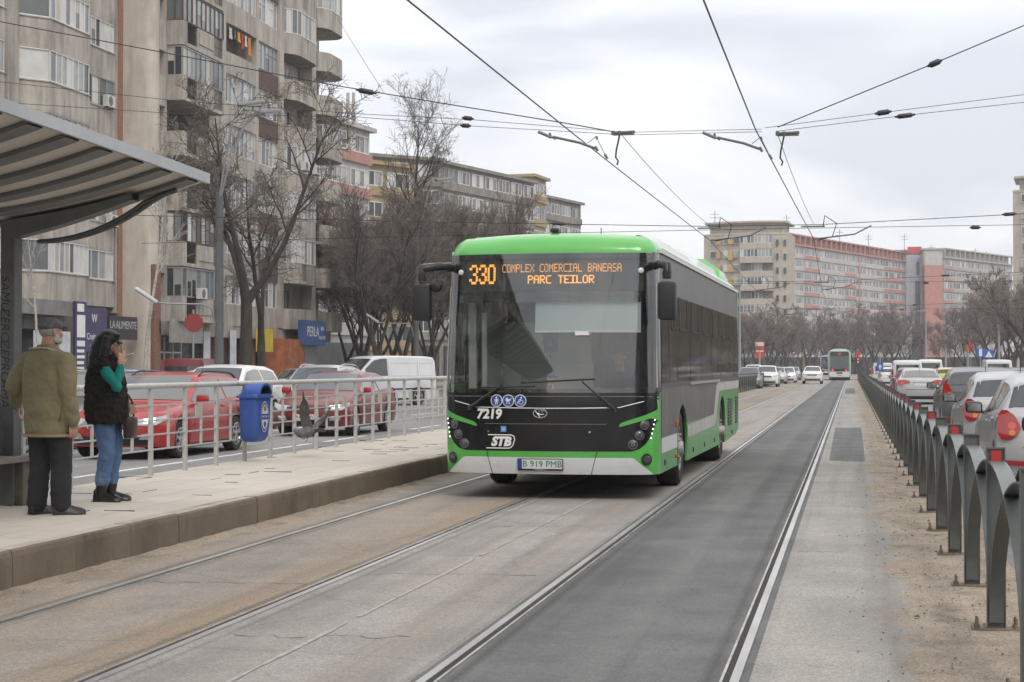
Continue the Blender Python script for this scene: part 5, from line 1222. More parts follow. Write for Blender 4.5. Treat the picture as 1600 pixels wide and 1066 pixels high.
class CarShape:
    def __init__(s, L, W, H, wb, fo, R, gc, top, belt, ws, rw, nose, roof_in=.24, arch_gap=.055, tailcut=None):
        s.L, s.W, s.H, s.wb, s.fo, s.R, s.gc = L, W, H, wb, fo, R, gc
        s.top, s.belt, s.ws, s.rw, s.nose = top, belt, ws, rw, nose
        s.roof_in, s.Ra = roof_in, R+arch_gap
        s.tailcut = tailcut or [(.2, .05), (.45, 0), (.75, .03), (1.0, .10), (1.6, .16)]
    def zl(s, y):
        z = s.gc + (.05*max(0, 1-y/.35) if y < .35 else 0) + (.07*max(0, 1-(s.L-y)/.4) if s.L-y < .4 else 0)
        for yc in (s.fo, s.fo+s.wb):
            d = abs(y-yc)
            if d < s.Ra: z = max(z, s.R+sqrt(max(0, s.Ra**2-d*d)))
        return z
    def prof(s, y):
        W2 = s.W/2; zt = pl(y, s.top); zb = min(pl(y, s.belt), zt-.03); zl = s.zl(y)
        zb = max(zb, zl+.06)
        c = max(0, min(1, (zt-zb-.06)/(s.H-zb-.06))) if s.H-zb > .1 else 0
        wb_ = W2-.035; wt = lerp(wb_-.10, W2-s.roof_in, c); h = zb-zl
        fl = 0
        for yc in (s.fo, s.fo+s.wb):
            d = abs(y-yc)/(s.Ra+.12)
            if d < 1: fl = max(fl, .018*(1-d*d))
        return [(W2-.16, zl), (W2-.035+fl, zl), (W2-.012+fl, zl+.25*h), (W2+fl*.6, zl+.55*h), (W2-.004, zl+.84*h), (wb_, zb), (wt+.02*(1-c), zt-lerp(.028, .07, c)), (wt-.07, zt-lerp(.012, .022, c)), (wt*.5, zt-.004), (0, zt)]
    def deform(s, x, y, z):
        a = min(1.1, abs(x)/(s.W/2)); f = max(0, 1-y/.95)**2; r = max(0, 1-(s.L-y)/.8)**2
        y2 = y + f*(.26*a**3.2*1.15+pl(z, s.nose)) - r*(.15*a**3.4+pl(z, s.tailcut))
        return Vector((x, y2-s.L/2, z))
    def side_x(s, y, z):
        p = s.prof(y)
        for (x0, z0), (x1, z1) in zip(p[1:7], p[2:8]):
            if z0 <= z <= z1: return lerp(x0, x1, (z-z0)/(z1-z0) if z1 > z0 else 0)
        return p[1][0] if z < p[1][1] else p[6][0]
    def stations(s):
        ys = set(round(s.L*i/44, 3) for i in range(45))
        for yc in (s.fo, s.fo+s.wb):
            for i in range(15): ys.add(round(yc-s.Ra*cos(pi*i/14), 3))
        for k, _ in s.top+s.belt: ys.add(k)
        ys = sorted(v for v in ys if 0 <= v <= s.L); o = [ys[0]]
        for v in ys[1:]:
            if v-o[-1] > .018: o.append(v)
        if o[-1] < s.L: o[-1] = s.L
        return o
    def body(s):
        b = MB(); rows = []
        for y in s.stations():
            p = s.prof(y); full = [(x, z) for x, z in p]+[(-x, z) for x, z in reversed(p[:-1])]
            rows.append([s.deform(x, y, z) for x, z in full])
        b.grid(rows)
        for y in (0, s.L):       # end caps as grids across
            p = s.prof(y); g = []
            for x, z in p: g.append([s.deform(x*(1-2*i/12), y, z) for i in range(13)])
            b.grid(g)
        return b
    def belly(s):
        b = MB(); W2 = s.W/2-.14
        b.box(-W2, W2, -s.L/2+.35, s.L/2-.35, s.gc+.03, s.gc+.25)
        for yc in (s.fo, s.fo+s.wb):
            n = 12
            for sg in (-1, 1):
                ro = [[(sg*(s.W/2-d), yc-s.L/2-s.Ra*cos(pi*i/n), s.R+s.Ra*sin(pi*i/n)) for i in range(n+1)] for d in (.04, .34)]
                b.grid(ro); b.box(sg*(s.W/2-.35)-.01, sg*(s.W/2-.35)+.01, yc-s.L/2-s.Ra, yc-s.L/2+s.Ra, s.gc, s.R+s.Ra)
        return b
    # --- patches
    def end_patch(s, poly, rear, off=.006, d=.06):
        v, f = slice_poly(poly, d, .06); y = s.L if rear else 0; e = 1 if rear else -1
        b = MB(); vs = []
        for x, z in v:
            p = s.deform(x, y, z); vs.append((p.x*(1+.004), p.y+e*off*(1+1.6*(abs(x)/(s.W/2))**3), z))
        return b.add(vs, f)
    def side_patch(s, poly, sg, off=.006, d=.12):
        v, f = slice_poly(poly, d, .10); b = MB()
        return b.add([tuple(s.deform(sg*(s.side_x(y, z)+off), y, z)) for y, z in v], f)
    def roof_strip(s, y0, y1, wf, n=8, off=.007, inset=.03):
        rows = []
        for i in range(n+1):
            y = lerp(y0, y1, i/n); p = s.prof(y); hw = p[6][0]*wf-inset; row = []
            dz = (pl(min(s.L, y+.02), s.top)-pl(max(0, y-.02), s.top))/.04; ln = sqrt(1+dz*dz)
            for k in range(13):
                x = hw*(-1+2*k/12); a = abs(x); z = p[9][1]
                for (x0, z0), (x1, z1) in zip(p[6:9], p[7:10]):
                    if x1 <= a <= x0: z = lerp(z0, z1, (a-x0)/(x1-x0) if x1 != x0 else 0); break
                q = s.deform(x, y, z); row.append((q.x, q.y-dz/ln*off, q.z+off/ln))
            rows.append(row)
        return MB().grid(rows)
    def side_window(s, y0, y1, sg, inset=.05, zt_off=.05, off=.006, n=10, zb_off=.025):
        rows = []
        for i in range(n+1):
            y = lerp(y0, y1, i/n); p = s.prof(y); z0 = p[5][1]+zb_off; z1 = p[6][1]-zt_off
            if z1 < z0+.01: z1 = z0+.01
            rows.append([tuple(s.deform(sg*(s.side_x(y, lerp(z0, z1, k/4))+off), y, lerp(z0, z1, k/4))) for k in range(5)])
        return MB().grid(rows)

def hatch(L=4.2, W=1.76, H=1.5):
    k = L/4.2
    return CarShape(L, W, H, 2.58*k, .82*k, .31, .19,
        [(0, .70), (.25*k, .80), (.95*k, .95), (1.08*k, .985), (1.95*k, H-.05), (2.5*k, H), (3.3*k, H-.035), (3.72*k, H-.10), (4.08*k, 1.06), (L, .98)],
        [(0, .62), (.4*k, .74), (1.05*k, .91), (2.4*k, .95), (3.7*k, 1.03), (4.08*k, 1.0), (L, .92)], (1.12*k, 1.92*k), (3.74*k, 4.07*k),
        [(.2, .06), (.42, 0), (.62, .03), (.8, .12), (1., .2)], .25)
def estate():
    L, H = 4.66, 1.46
    return CarShape(L, 1.81, H, 2.69, .90, .315, .17,
        [(0, .68), (.25, .79), (1.0, .90), (1.3, .945), (2.2, H-.05), (2.75, H), (3.7, H-.03), (4.2, H-.09), (4.55, 1.06), (L, .98)],
        [(0, .60), (.4, .74), (1.25, .885), (2.6, .93), (4.1, .99), (4.5, .98), (L, .92)], (1.34, 2.17), (4.22, 4.53), [(.2, .06), (.42, 0), (.6, .02), (.78, .10), (1., .2)], .25)
def suv(L=4.45, H=1.68, W=1.82):
    k = L/4.45
    return CarShape(L, W, H, 2.62*k, .88*k, .345, .22,
        [(0, .80), (.22*k, .95), (.95*k, 1.06), (1.15*k, 1.09), (1.85*k, H-.06), (2.4*k, H), (3.5*k, H-.03), (4.0*k, H-.10), (4.32*k, 1.14), (L, 1.04)],
        [(0, .72), (.4*k, .90), (1.1*k, 1.02), (2.4*k, 1.06), (3.9*k, 1.14), (4.3*k, 1.1), (L, 1.0)], (1.18*k, 1.82*k), (4.02*k, 4.31*k), [(.25, .06), (.5, 0), (.7, .02), (.9, .09), (1.2, .2)], .25)
def sedan():
    L, H = 4.8, 1.47
    return CarShape(L, 1.84, H, 2.82, .92, .32, .17,
        [(0, .66), (.25, .78), (1.0, .91), (1.32, .955), (2.25, H-.05), (2.8, H), (3.3, H-.03), (3.6, H-.09), (4.28, 1.09), (4.7, 1.06), (L, .98)],
        [(0, .60), (.4, .73), (1.25, .89), (2.6, .93), (3.9, 1.0), (4.5, 1.0), (L, .92)], (1.36, 2.22), (3.6, 4.27), [(.2, .06), (.42, 0), (.6, .02), (.78, .10), (1., .2)], .27, tailcut=[(.2, .06), (.45, 0), (.75, .02), (1.0, .07), (1.1, .05)])
def van(L=4.95, H=1.98, W=1.9, nose=1.1):
    return CarShape(L, W, H, 3.0, .92, .34, .22,
        [(0, .85), (.2, 1.0), (.85, 1.16), (1.0, 1.2), (1.75, H-.10), (2.1, H-.02), (3.0, H), (4.5, H-.02), (4.88, H-.06), (L, H-.16)],
        [(0, .78), (.4, .98), (1.0, 1.13), (2.0, 1.15), (4.9, 1.15), (L, 1.12)], (1.04, 1.72), (4.9, 4.94), [(.25, .06), (.5, 0), (.7, .02), (.95, .08), (1.2, .14), (2, .2)], .14, tailcut=[(.2, .02), (.5, 0), (1.2, .0), (1.7, .03), (2, .08)])

def make_car(name, label, cat, sh, p, loc, rz, group=None, front='bar', tail='hatch', lights=False, brake=False, rails=False, plate=None, two_tone=None, spokes=7, panel_van=False, mirror_m=None, rearwin=True):
    t = thing(name, label, cat, loc, rz, group); L, W, H = sh.L, sh.W, sh.H
    sh.body().build('body', p, t, smooth=38)
    sh.belly().build('underside', M_CTRIM, t)
    # glass
    sh.roof_strip(sh.ws[0]+.03, sh.ws[1], .93).build('windscreen', M_CGLASS, t, smooth=60)
    if rearwin: 
        if panel_van:
            sh.end_patch([(-W/2+.28, H-.75), (W/2-.28, H-.75), (W/2-.30, H-.30), (-W/2+.30, H-.30)], True).build('rear_window', M_CGLASS, t, smooth=60)
        else: sh.roof_strip(sh.rw[0]+.02, sh.rw[1]-.02, 1., inset=.02).build('rear_window', M_CGLASS, t, smooth=60)
    mid = (sh.ws[1]+sh.rw[0])/2-.12 if not panel_van else sh.ws[1]+.75
    a0 = sh.ws[0]+.22
    cuts = [(a0, mid-.05), (mid+.05, mid+.98), (mid+1.08, sh.rw[0]+.02)] if not panel_van else [(a0+.1, mid-.05)]
    for sg in (-1, 1):
        for (y0, y1) in cuts:
            if y1-y0 > .16: sh.side_window(y0, y1, sg).build('side_window', M_CGLASS, t, smooth=60)
        # shut lines, handles, sill trim
        for y in ([sh.ws[0]+.12, mid, min(mid+1.02, sh.fo+sh.wb-.1)] if not panel_van else [sh.ws[0]+.1, mid, mid+1.45]):
            z0 = max(sh.zl(y)+.10, sh.gc+.12); z1 = sh.prof(y)[5][1]-.01
            if panel_van and y > mid-.01: z1 = H-.22
            sh.side_patch([(y-.006, z0), (y+.006, z0), (y+.006, z1), (y-.006, z1)], sg, .003).build('door_seam', M_SEAM, t)
        for y in (mid-.22, mid+.78) if not panel_van else (mid-.2,):
            z = sh.prof(y)[5][1]-.09; b = MB(); q = sh.deform(sg*(sh.side_x(y, z)+.012), y, z); b.bbox(q, (.03, .17, .032), .01); b.build('door_handle', p if not panel_van else M_CTRIM, t)
        ya, yb = sh.fo+sh.Ra+.03, sh.fo+sh.wb-sh.Ra-.03
        sh.side_patch([(ya, sh.gc+.0), (yb, sh.gc+.0), (yb, sh.gc+.07), (ya, sh.gc+.07)], sg, .004, .4).build('sill_trim', M_CTRIM, t)
        if panel_van:
            sh.side_patch([(mid+.1, .62), (L-.15, .62), (L-.15, .68), (mid+.1, .68)], sg, .012, .4).build('rub_strip', M_CTRIM, t)
            for ya2, yb2 in ((mid+.12, mid+1.38), (mid+1.55, L-.25)):
                for zz in (1.16, H-.32):
                    sh.side_patch([(ya2, zz), (yb2, zz), (yb2, zz+.014), (ya2, zz+.014)], sg, .003, .4).build('panel_crease', mat('crease grey', (.33, .33, .34), .6), t)
                for yy in (ya2, yb2):
                    sh.side_patch([(yy, 1.16), (yy+.012, 1.16), (yy+.012, H-.32), (yy, H-.32)], sg, .003, .4).build('panel_crease', MATS['crease grey'], t)
        # mirror
        y = sh.ws[0]+.30; z = sh.prof(y)[5][1]+.09; q = sh.deform(sg*(sh.side_x(y, z-.08)+.12), y, z)
        b = MB(); b.bbox(q, (.22, .12, .15), .05); b.tube([q+Vector((-sg*.06, 0, -.03)), q+Vector((-sg*.16, .0, -.09))], .025, 6); mo = b.build('mirror', mirror_m or p, t, smooth=50)
        b = MB(); b.box(q.x-.085, q.x+.085, q.y+.061, q.y+.064, q.z-.055, q.z+.055); b.build('mirror_glass', MATS['mirror glass'], mo)
    for yc in (sh.fo, sh.fo+sh.wb):
        for sg in (-1, 1): wheel(t, sh.R, .205, sh.R*.66, (sg*(W/2-.115), yc-L/2, sh.R), sg, M_RIMC if not panel_van else M_RIMBUS, spokes=spokes)
    W2 = W/2; zh = pl(.25, sh.top); gc = sh.gc
    # front: lamps, grille, intake, plate
    for sg in (-1, 1):
        poly = [(W2-.50, zh-.17), (W2-.07, zh-.10), (W2-.02, zh-.02), (W2-.12, zh+.0), (W2-.46, zh-.07)]
        poly = [(W2-.52, zh-.21), (W2-.18, zh-.22), (W2-.03, zh-.12), (W2-.03, zh-.04), (W2-.2, zh-.085), (W2-.48, zh-.115)]
        sh.end_patch([(sg*x, z) for x, z in (poly if sg > 0 else poly[::-1])], False, .008).build('headlight', M_HEADON if lights else M_HEAD, t, smooth=60)
        poly = [(W2-.42, gc+.17), (W2-.2, gc+.17), (W2-.17, gc+.27), (W2-.36, gc+.27)]
        fo = sh.end_patch([(sg*x, z) for x, z in (poly if sg > 0 else poly[::-1])], False, .012); fo.build('fog_lamp', M_HEAD, t)
    if front == 'shield':
        g = [(-.46, zh-.11), (.46, zh-.11), (.40, zh-.27), (.1, zh-.31), (-.1, zh-.31), (-.40, zh-.27)]
    elif front == 'slim': g = [(-.5, zh-.13), (.5, zh-.13), (.5, zh-.18), (-.5, zh-.18)]
    else: g = [(-.48, zh-.12), (.48, zh-.12), (.40, zh-.24), (-.40, zh-.24)]
    gr = sh.end_patch(g, False, .009).build('grille', M_CTRIM, t)
    b = MB(); pts = g+[g[0]]
    b.tube([sh.deform(x, 0, z)+Vector((0, -.014, 0)) for x, z in pts], .010, 5); b.build('grille_frame', M_CHROME, gr)
    if front == 'shield':
        b = MB()
        for i in range(17):
            x = -.38+.76*i/16; b.tube([sh.deform(x, 0, zh-.125)+Vector((0, -.013, 0)), sh.deform(x*.9, 0, zh-.255)+Vector((0, -.013, 0))], .005, 4)
        b.build('grille_bars', M_MGR, gr)
    sh.end_patch([(-W2+.18, gc+.08), (W2-.18, gc+.08), (W2-.28, gc+.22), (-W2+.28, gc+.22)], False, .007).build('lower_intake', M_CTRIM, t)
    z = zh-.34 if front != 'slim' else zh-.36
    q = sh.deform(0, 0, z); b = MB(); b.bbox(q+Vector((0, -.012, 0)), (.52, .015, .115), .005); pt = b.build('front_plate', M_PLATE, t)
    if plate: text(plate, .105, M_TXD, pt, frame_m((q.x, q.y-.021, q.z), (1, 0, 0), (0, 0, 1)), 'plate_letters', extrude=.001)
    # rear: lamps, plate, bumper insert, tailgate lines
    zr = pl(L-.05, sh.top); zbr = pl(L-.1, sh.belt)
    for sg in (-1, 1):
        if tail == 'hatch': poly = [(W2-.27, .84), (W2-.22, .75), (W2-.14, .70), (W2-.05, .70), (W2-.01, .77), (W2-.015, .98), (W2-.06, 1.04), (W2-.12, 1.04), (W2-.20, .98)]
        elif tail == 'tall': poly = [(W2-.22, 1.0), (W2-.12, .93), (W2-.02, .93), (W2-.03, 1.15), (W2-.11, H-.26), (W2-.14, H-.26), (W2-.115, 1.2), (W2-.19, 1.08)]
        elif tail == 'van': poly = [(W2-.12, .85), (W2-.01, .85), (W2-.01, 1.35), (W2-.10, 1.35)]
        else: poly = [(W2-.50, .86), (W2-.06, .78), (W2-.01, .82), (W2-.02, .98), (W2-.3, 1.0), (W2-.48, .95)]
        lp = sh.end_patch([(sg*x, min(z, H-.1)) for x, z in (poly if sg > 0 else poly[::-1])], True, .012).build('tail_light', M_TAILON if brake else M_TAIL, t, smooth=60)
        if tail in ('hatch', 'saloon'):
            cx = W2-.17; cz = .86; r = .045
            sh.end_patch([(sg*(cx+r*cos(a)), cz+r*sin(a)) for a in [2*pi*k/12 for k in range(12)]], True, .016).build('lamp_lens', M_TAILIN, lp); sh.end_patch([(sg*(cx+r*.8*cos(a)), .78+r*.8*sin(a)) for a in [2*pi*k/12 for k in range(12)]], True, .016).build('lamp_lens', M_AMBER if tail == 'hatch' else M_TAILIN, lp)
        # side wrap of the tail light
        y1 = L-.13; y0 = L-(.36 if tail in ('hatch', 'saloon') else .24)
        zz = (.80, .985) if tail in ('hatch', 'saloon') else (.9, min(1.2, sh.prof(L-.2)[5][1]-.02))
        sh.side_patch([(y0, zz[1]-.05), (y1-.02, zz[0]), (y1, zz[1]), (y0+.08, zz[1])], sg, .010).build('tail_light', M_TAILON if brake else M_TAIL, t, smooth=60)
        poly = [(W2-.33, gc+.20), (W2-.09, gc+.21), (W2-.09, gc+.27), (W2-.33, gc+.26)]
        sh.end_patch([(sg*x, z) for x, z in (poly if sg > 0 else poly[::-1])], True, .012).build('rear_reflector', M_TAIL, t)
    if tail != 'van': sh.end_patch([(-.55, .60), (.55, .60), (.62, .615), (-.62, .615)], True, .006).build('tailgate_seam', M_SEAM, t)
    sh.end_patch([(-W2+.2, gc+.06), (W2-.2, gc+.06), (W2-.24, gc+.17), (-W2+.24, gc+.17)], True, .008).build('bumper_insert', M_CTRIM, t)
    zp = .76 if tail in ('hatch', 'tall') else (.55 if tail == 'van' else .80)
    q = sh.deform(0, L, zp); b = MB(); b.bbox(q+Vector((0, .014, 0)), (.52, .015, .115), .005); b.build('rear_plate', M_PLATE, t)
    b = MB(); q = sh.deform(0, L, zp+.10); b.bbox(q+Vector((0, .012, 0)), (.62, .03, .028), .008); b.build('tailgate_trim', M_CHROME, t)
    if brake and tail != 'van':
        y = sh.rw[0]-.02; b = MB(); b.bbox((0, y-L/2+.06, pl(y, sh.top)-.015), (.34, .05, .025), .006); b.build('brake_light', M_TAILON, t)
    if rails:
        for sg in (-1, 1):
            b = MB(); pts = []
            for i in range(9):
                y = lerp(sh.ws[1]+.15, sh.rw[0]-.1, i/8); p_ = sh.prof(y); pts.append(sh.deform(sg*(p_[6][0]-.03), y, p_[6][1]+(.085 if 0 < i < 8 else .03)))
            b.tube(pts, .018, 6); b.build('roof_rail', M_CHROME if rails == 'bright' else M_CTRIM, t)
    b = MB(); y = sh.rw[0]-.15 if not panel_van else sh.ws[1]+.1; zz = pl(y, sh.top); b.tube([(0, y-L/2, zz-.01), (0, y-L/2+(.14 if not panel_van else .05), zz+.28)], [.008, .003], 5); b.build('aerial', M_CTRIM, t)
    return t
M_MGR = mat('grille bar grey', (.2, .2, .21), .4, .6)
def roof_sign_taxi(t): pass

G_LEFT = 'cars queueing in the left road'; G_PARK = 'cars parked along the left pavement'; G_RIGHT = 'cars queueing in the right road'; G_FAR = 'far off cars along the avenue'
# ---- left road, fronts toward the camera
SH_E = estate(); SH_H = hatch(4.0, 1.72, 1.49); SH_H2 = hatch(4.25, 1.78, 1.47); SH_S = sedan(); SH_SUV = suv(); SH_SUV2 = suv(4.15, 1.60, 1.76); SH_V = van(); SH_HON = hatch(4.3, 1.79, 1.45)
def cy(front_y, sh): return front_y+sh.L/2
make_car('estate_car', 'red estate car with a dark shield grille, nearest behind the white railing', 'car', SH_E, P_RED, (-12.05, cy(26.6, SH_E), -.012), 0, G_LEFT, front='shield', rails='dark', plate='B 74 YHI', spokes=5, mirror_m=P_RED)
make_car('hatchback_car', 'dark red hatchback with a slim grille and red door mirrors behind the flying pigeon', 'car', SH_HON, P_DRED, (-11.75, cy(36.2, SH_HON), -.012), 0, G_LEFT, front='slim', plate='AG 11 WBP', spokes=9, mirror_m=P_RED)
make_car('suv_car', 'white compact off-roader beside the blue bin with a red mirror casing', 'car', SH_SUV2, P_WHITE, (-14.9, cy(37.4, SH_SUV2), -.012), 0, G_LEFT, front='bar', lights=True, spokes=6, mirror_m=P_WHITE)
make_car('sedan_car', 'white saloon roof visible left of the white off-roader behind the blue bin', 'car', SH_S, P_WHITE, (-18.4, cy(45.0, SH_S), -.012), 0, G_LEFT)
make_car('hatchback_car', 'bright blue hatchback behind the red estate car', 'car', SH_H2, P_BLUE, (-17.8, cy(38.2, SH_H2), -.012), 0, G_LEFT)
make_car('estate_car', 'dark grey estate with a pale roof rail just behind the red estate car', 'car', SH_E, P_GREY, (-15.0, cy(29.6, SH_E), -.012), 0, G_LEFT, rails='bright')
make_car('suv_car', 'black car with chrome trim seen between the two waiting people', 'car', SH_SUV, P_BLACK, (-12.5, cy(19.2, SH_SUV), -.012), 0, G_LEFT, rails='bright')
make_car('suv_car', 'silver off-roader with roof rails between the dark red hatchback and the white van', 'car', SH_SUV2, P_SILVER, (-15.0, cy(45.5, SH_SUV2), -.012), 0, G_LEFT, rails='bright')
make_car('hatchback_car', 'dark grey hatchback roof behind the silver off-roader', 'car', SH_H, P_MGREY, (-18.4, cy(54, SH_H), -.012), 0, G_LEFT)
make_car('hatchback_car', 'dark car with a lit headlamp just left of the bus corner', 'car', SH_H, P_GREY, (-11.8, cy(54.5, SH_H), -.012), 0, G_LEFT, lights=True)
vt = make_car('panel_van', 'dusty white panel van turning across the road behind the dark red hatchback', 'van', SH_V, P_VAN, (-18.6, 66.0, -.012), radians(-38), None, tail='van', panel_van=True, spokes=5, mirror_m=M_CTRIM)
# parked along the left pavement
make_car('estate_car', 'black estate parked before the brick pier with pale roof rail', 'car', SH_E, P_BLACK, (-24.5, 52.5, -.012), radians(12), G_PARK, rails='bright')
make_car('panel_van', 'dark red boxy van parked behind the concrete lamp post', 'van', van(4.4, 1.85, 1.8), P_DRED, (-23.8, 60.0, -.012), pi+radians(8), G_PARK, tail='van', panel_van=True)
make_car('hatchback_car', 'red hatchback parked right of the dark red van', 'car', SH_H, P_RED, (-25.0, 67.5, -.012), pi+radians(8), G_PARK)
make_car('suv_car', 'grey estate with bright roof rails parked below the blue shop sign', 'car', SH_SUV2, P_MGREY, (-24.3, 76.5, -.012), radians(6), G_PARK, rails='bright')
make_car('sedan_car', 'navy saloon roof between white saloon and white van', 'car', SH_S, P_NAVY, (-21.5, 70, -.012), radians(4), G_PARK)
# far left road beyond the bus
for i, (px, Y, sh, p) in enumerate(((1168, 118, SH_H, P_MGREY), (1197, 128, SH_SUV2, P_WHITE), (1213, 150, SH_H, P_SILVER), (1228, 160, SH_S, P_WHITE), (1176, 150, SH_SUV, P_WHITE), (1238, 190, SH_H, P_SILVER))):
    x = at_y(px, 580, Y).x
    make_car('queued_car', ['grey hatchback first in the far row right of the bus', 'white car second in the far row right of the bus', 'small silver car third in the far row', 'white saloon fourth in the far row', 'white roofed off-roader behind the first grey hatchback of the far row', 'last tiny silver car of the far row'][i], 'car', sh, p, (x, Y+2, -.012), 0, G_FAR)
# white car driving on the track
make_car('crossover_car', 'white crossover driving toward the camera on the tram track', 'car', suv(4.05, 1.55, 1.74), P_WHITE, (-3.3, 152, 0), 0, None, front='bar', rails='dark', mirror_m=M_CTRIM)
# ---- right road, tails toward the camera
def rc(y, sh): return y+sh.L/2
def right(name, label, sh, p, x, rear_y, **k): return make_car(name, label, k.pop('cat', 'car'), sh, p, (x, rear_y+sh.L/2, -.004), pi, G_RIGHT, **k)
right('hatchback_car', 'silver hatchback with large red tail lamps, biggest car beyond the dark fence', hatch(4.25, 1.77, 1.48), P_SILVER, 2.55, 20.6, tail='hatch', mirror_m=M_CTRIM)
make_car('estate_car', 'dark car cut by the right picture edge, only its wing and mirror showing', 'car', SH_E, P_GREY, (2.72, 19.0-2.33, -.004), pi, G_RIGHT, mirror_m=M_CTRIM)
right('hatchback_car', 'silver car with black mirrors second ahead of the fence', SH_H2, P_SILVER, 2.62, 27.6, mirror_m=M_CTRIM)
right('suv_car', 'dark grey off-roader with tall red tail lamps', suv(4.45, 1.54, 1.82), P_GREY, 2.75, 36.5, tail='tall', mirror_m=M_CTRIM)
right('sedan_car', 'silver saloon with wide red tail lamps', SH_S, P_SILVER, 2.75, 71, tail='saloon')
right('hatchback_car', 'dark red hatchback left of the silver saloon', SH_H, P_DRED, 2.9, 86, tail='hatch')
right('panel_van', 'tall white panel van ahead of the silver saloon', van(5.0, 1.93, 1.93), P_VAN, 3.4, 108, tail='van', panel_van=True, cat='van')
right('hatchback_car', 'white hatchback far ahead left of the tall white van', SH_H2, P_WHITE, 2.9, 132, tail='hatch')
right('panel_van', 'small white van farthest along the fence', van(4.8, 1.85, 1.9), P_VAN, 2.8, 158, tail='van', panel_van=True, cat='van')
L2 = [('taxi_car', 'yellow taxi among the second lane roofs', SH_H2, P_YEL, 6.1, 112, dict(cat='taxi')), ('hatchback_car', 'black hatchback with a glowing brake lamp in the second lane', SH_H, P_BLACK, 6.2, 78, dict(brake=True)),
      ('hatchback_car', 'white roofed hatchback far right in the second lane', SH_H2, P_WHITE, 6.1, 50, {}), ('hatchback_car', 'silver hatchback in the middle of the second lane', SH_H2, P_SILVER, 6.2, 92, {}),
      ('hatchback_car', 'dark hatchback with black roof in the second lane', SH_H, P_GREY, 6.0, 64, {}), ('panel_van', 'white box van with a red lamp behind the taxi', van(5.2, 2.1, 2.0), P_WHITE, 6.2, 140, dict(tail='van', panel_van=True, cat='van'))]
for nme, lb, sh, p, x, y, k in L2: right(nme, lb, sh, p, x, y, **k)
L3 = [('hatchback_car', 'grey hatchback in the outer lane', SH_H, P_MGREY, 9.4, 88, {}), ('sedan_car', 'white saloon in the outer lane near the right edge', SH_S, P_WHITE, 9.3, 76, {}), ('panel_van', 'white van in the outer lane below the red sign', van(5., 2.0, 1.95), P_VAN, 9.6, 118, dict(tail='van', panel_van=True, cat='van')),
      ('hatchback_car', 'dark hatchback in the outer lane before the white van', SH_H, P_BLACK, 9.4, 100, {}), ('hatchback_car', 'silver hatchback cut by the right edge in the outer lane', SH_H2, P_SILVER, 9.4, 64, {}), ('hatchback_car', 'pale hatchback parked by the right trees', SH_H, P_SILVER, 12.4, 104, {})]
for nme, lb, sh, p, x, y, k in L3: right(nme, lb, sh, p, x, y, **k)
# ================================================================== tram platform
def pave_mat():
    m = bpy.data.materials.new('platform pavers'); m.use_nodes = True; t = m.node_tree; n = t.nodes; l = t.links; b = n['Principled BSDF']; b.inputs['Roughness'].default_value = .85
    g = n.new('ShaderNodeNewGeometry'); mpn = n.new('ShaderNodeMapping'); mpn.inputs['Rotation'].default_value = (0, 0, pi/2); l.new(g.outputs['Position'], mpn.inputs[0])
    br = n.new('ShaderNodeTexBrick'); br.inputs['Scale'].default_value = 1.0; br.inputs['Brick Width'].default_value = .62; br.inputs['Row Height'].default_value = .42; br.inputs['Mortar Size'].default_value = .006
    br.inputs['Color1'].default_value = (.44, .405, .355, 1); br.inputs['Color2'].default_value = (.50, .46, .405, 1); br.inputs['Mortar'].default_value = (.26, .225, .19, 1); br.inputs['Mortar Smooth'].default_value = .3
    l.new(mpn.outputs[0], br.inputs[0])
    q = n.new('ShaderNodeTexNoise'); q.inputs['Scale'].default_value = 1.1; q.inputs['Detail'].default_value = 7; l.new(g.outputs['Position'], q.inputs[0])
    r = n.new('ShaderNodeMapRange'); r.inputs[1].default_value = .42; r.inputs[2].default_value = .72; r.inputs[4].default_value = .62; l.new(q.outputs[0], r.inputs[0])
    mx_ = n.new('ShaderNodeMix'); mx_.data_type = 'RGBA'; l.new(r.outputs[0], mx_.inputs[0]); l.new(br.outputs[0], mx_.inputs[6]); mx_.inputs[7].default_value = (.48, .44, .38, 1)
    q2 = n.new('ShaderNodeTexNoise'); q2.inputs['Scale'].default_value = 4; q2.inputs['Detail'].default_value = 8; q2.inputs['Roughness'].default_value = .7
    m2 = n.new('ShaderNodeMapping'); m2.inputs['Scale'].default_value = (1, .5, 1); l.new(g.outputs['Position'], m2.inputs[0]); l.new(m2.outputs[0], q2.inputs[0])
    r2 = n.new('ShaderNodeMapRange'); r2.inputs[1].default_value = .56; r2.inputs[2].default_value = .76; r2.inputs[4].default_value = .55; l.new(q2.outputs[0], r2.inputs[0])
    m3 = n.new('ShaderNodeMix'); m3.data_type = 'RGBA'; l.new(r2.outputs[0], m3.inputs[0]); l.new(mx_.outputs[2], m3.inputs[6]); m3.inputs[7].default_value = (.29, .25, .21, 1)
    l.new(m3.outputs[2], b.inputs['Base Color'])
    bp = n.new('ShaderNodeBump'); bp.inputs['Strength'].default_value = .4; bp.inputs['Distance'].default_value = .02; l.new(q2.outputs[0], bp.inputs['Height']); l.new(bp.outputs[0], b.inputs['Normal'])
    return m
M_PLAT = pave_mat()
PX0, PX1, PZ, PY1 = -8.16, -5.70, .27, 64.0
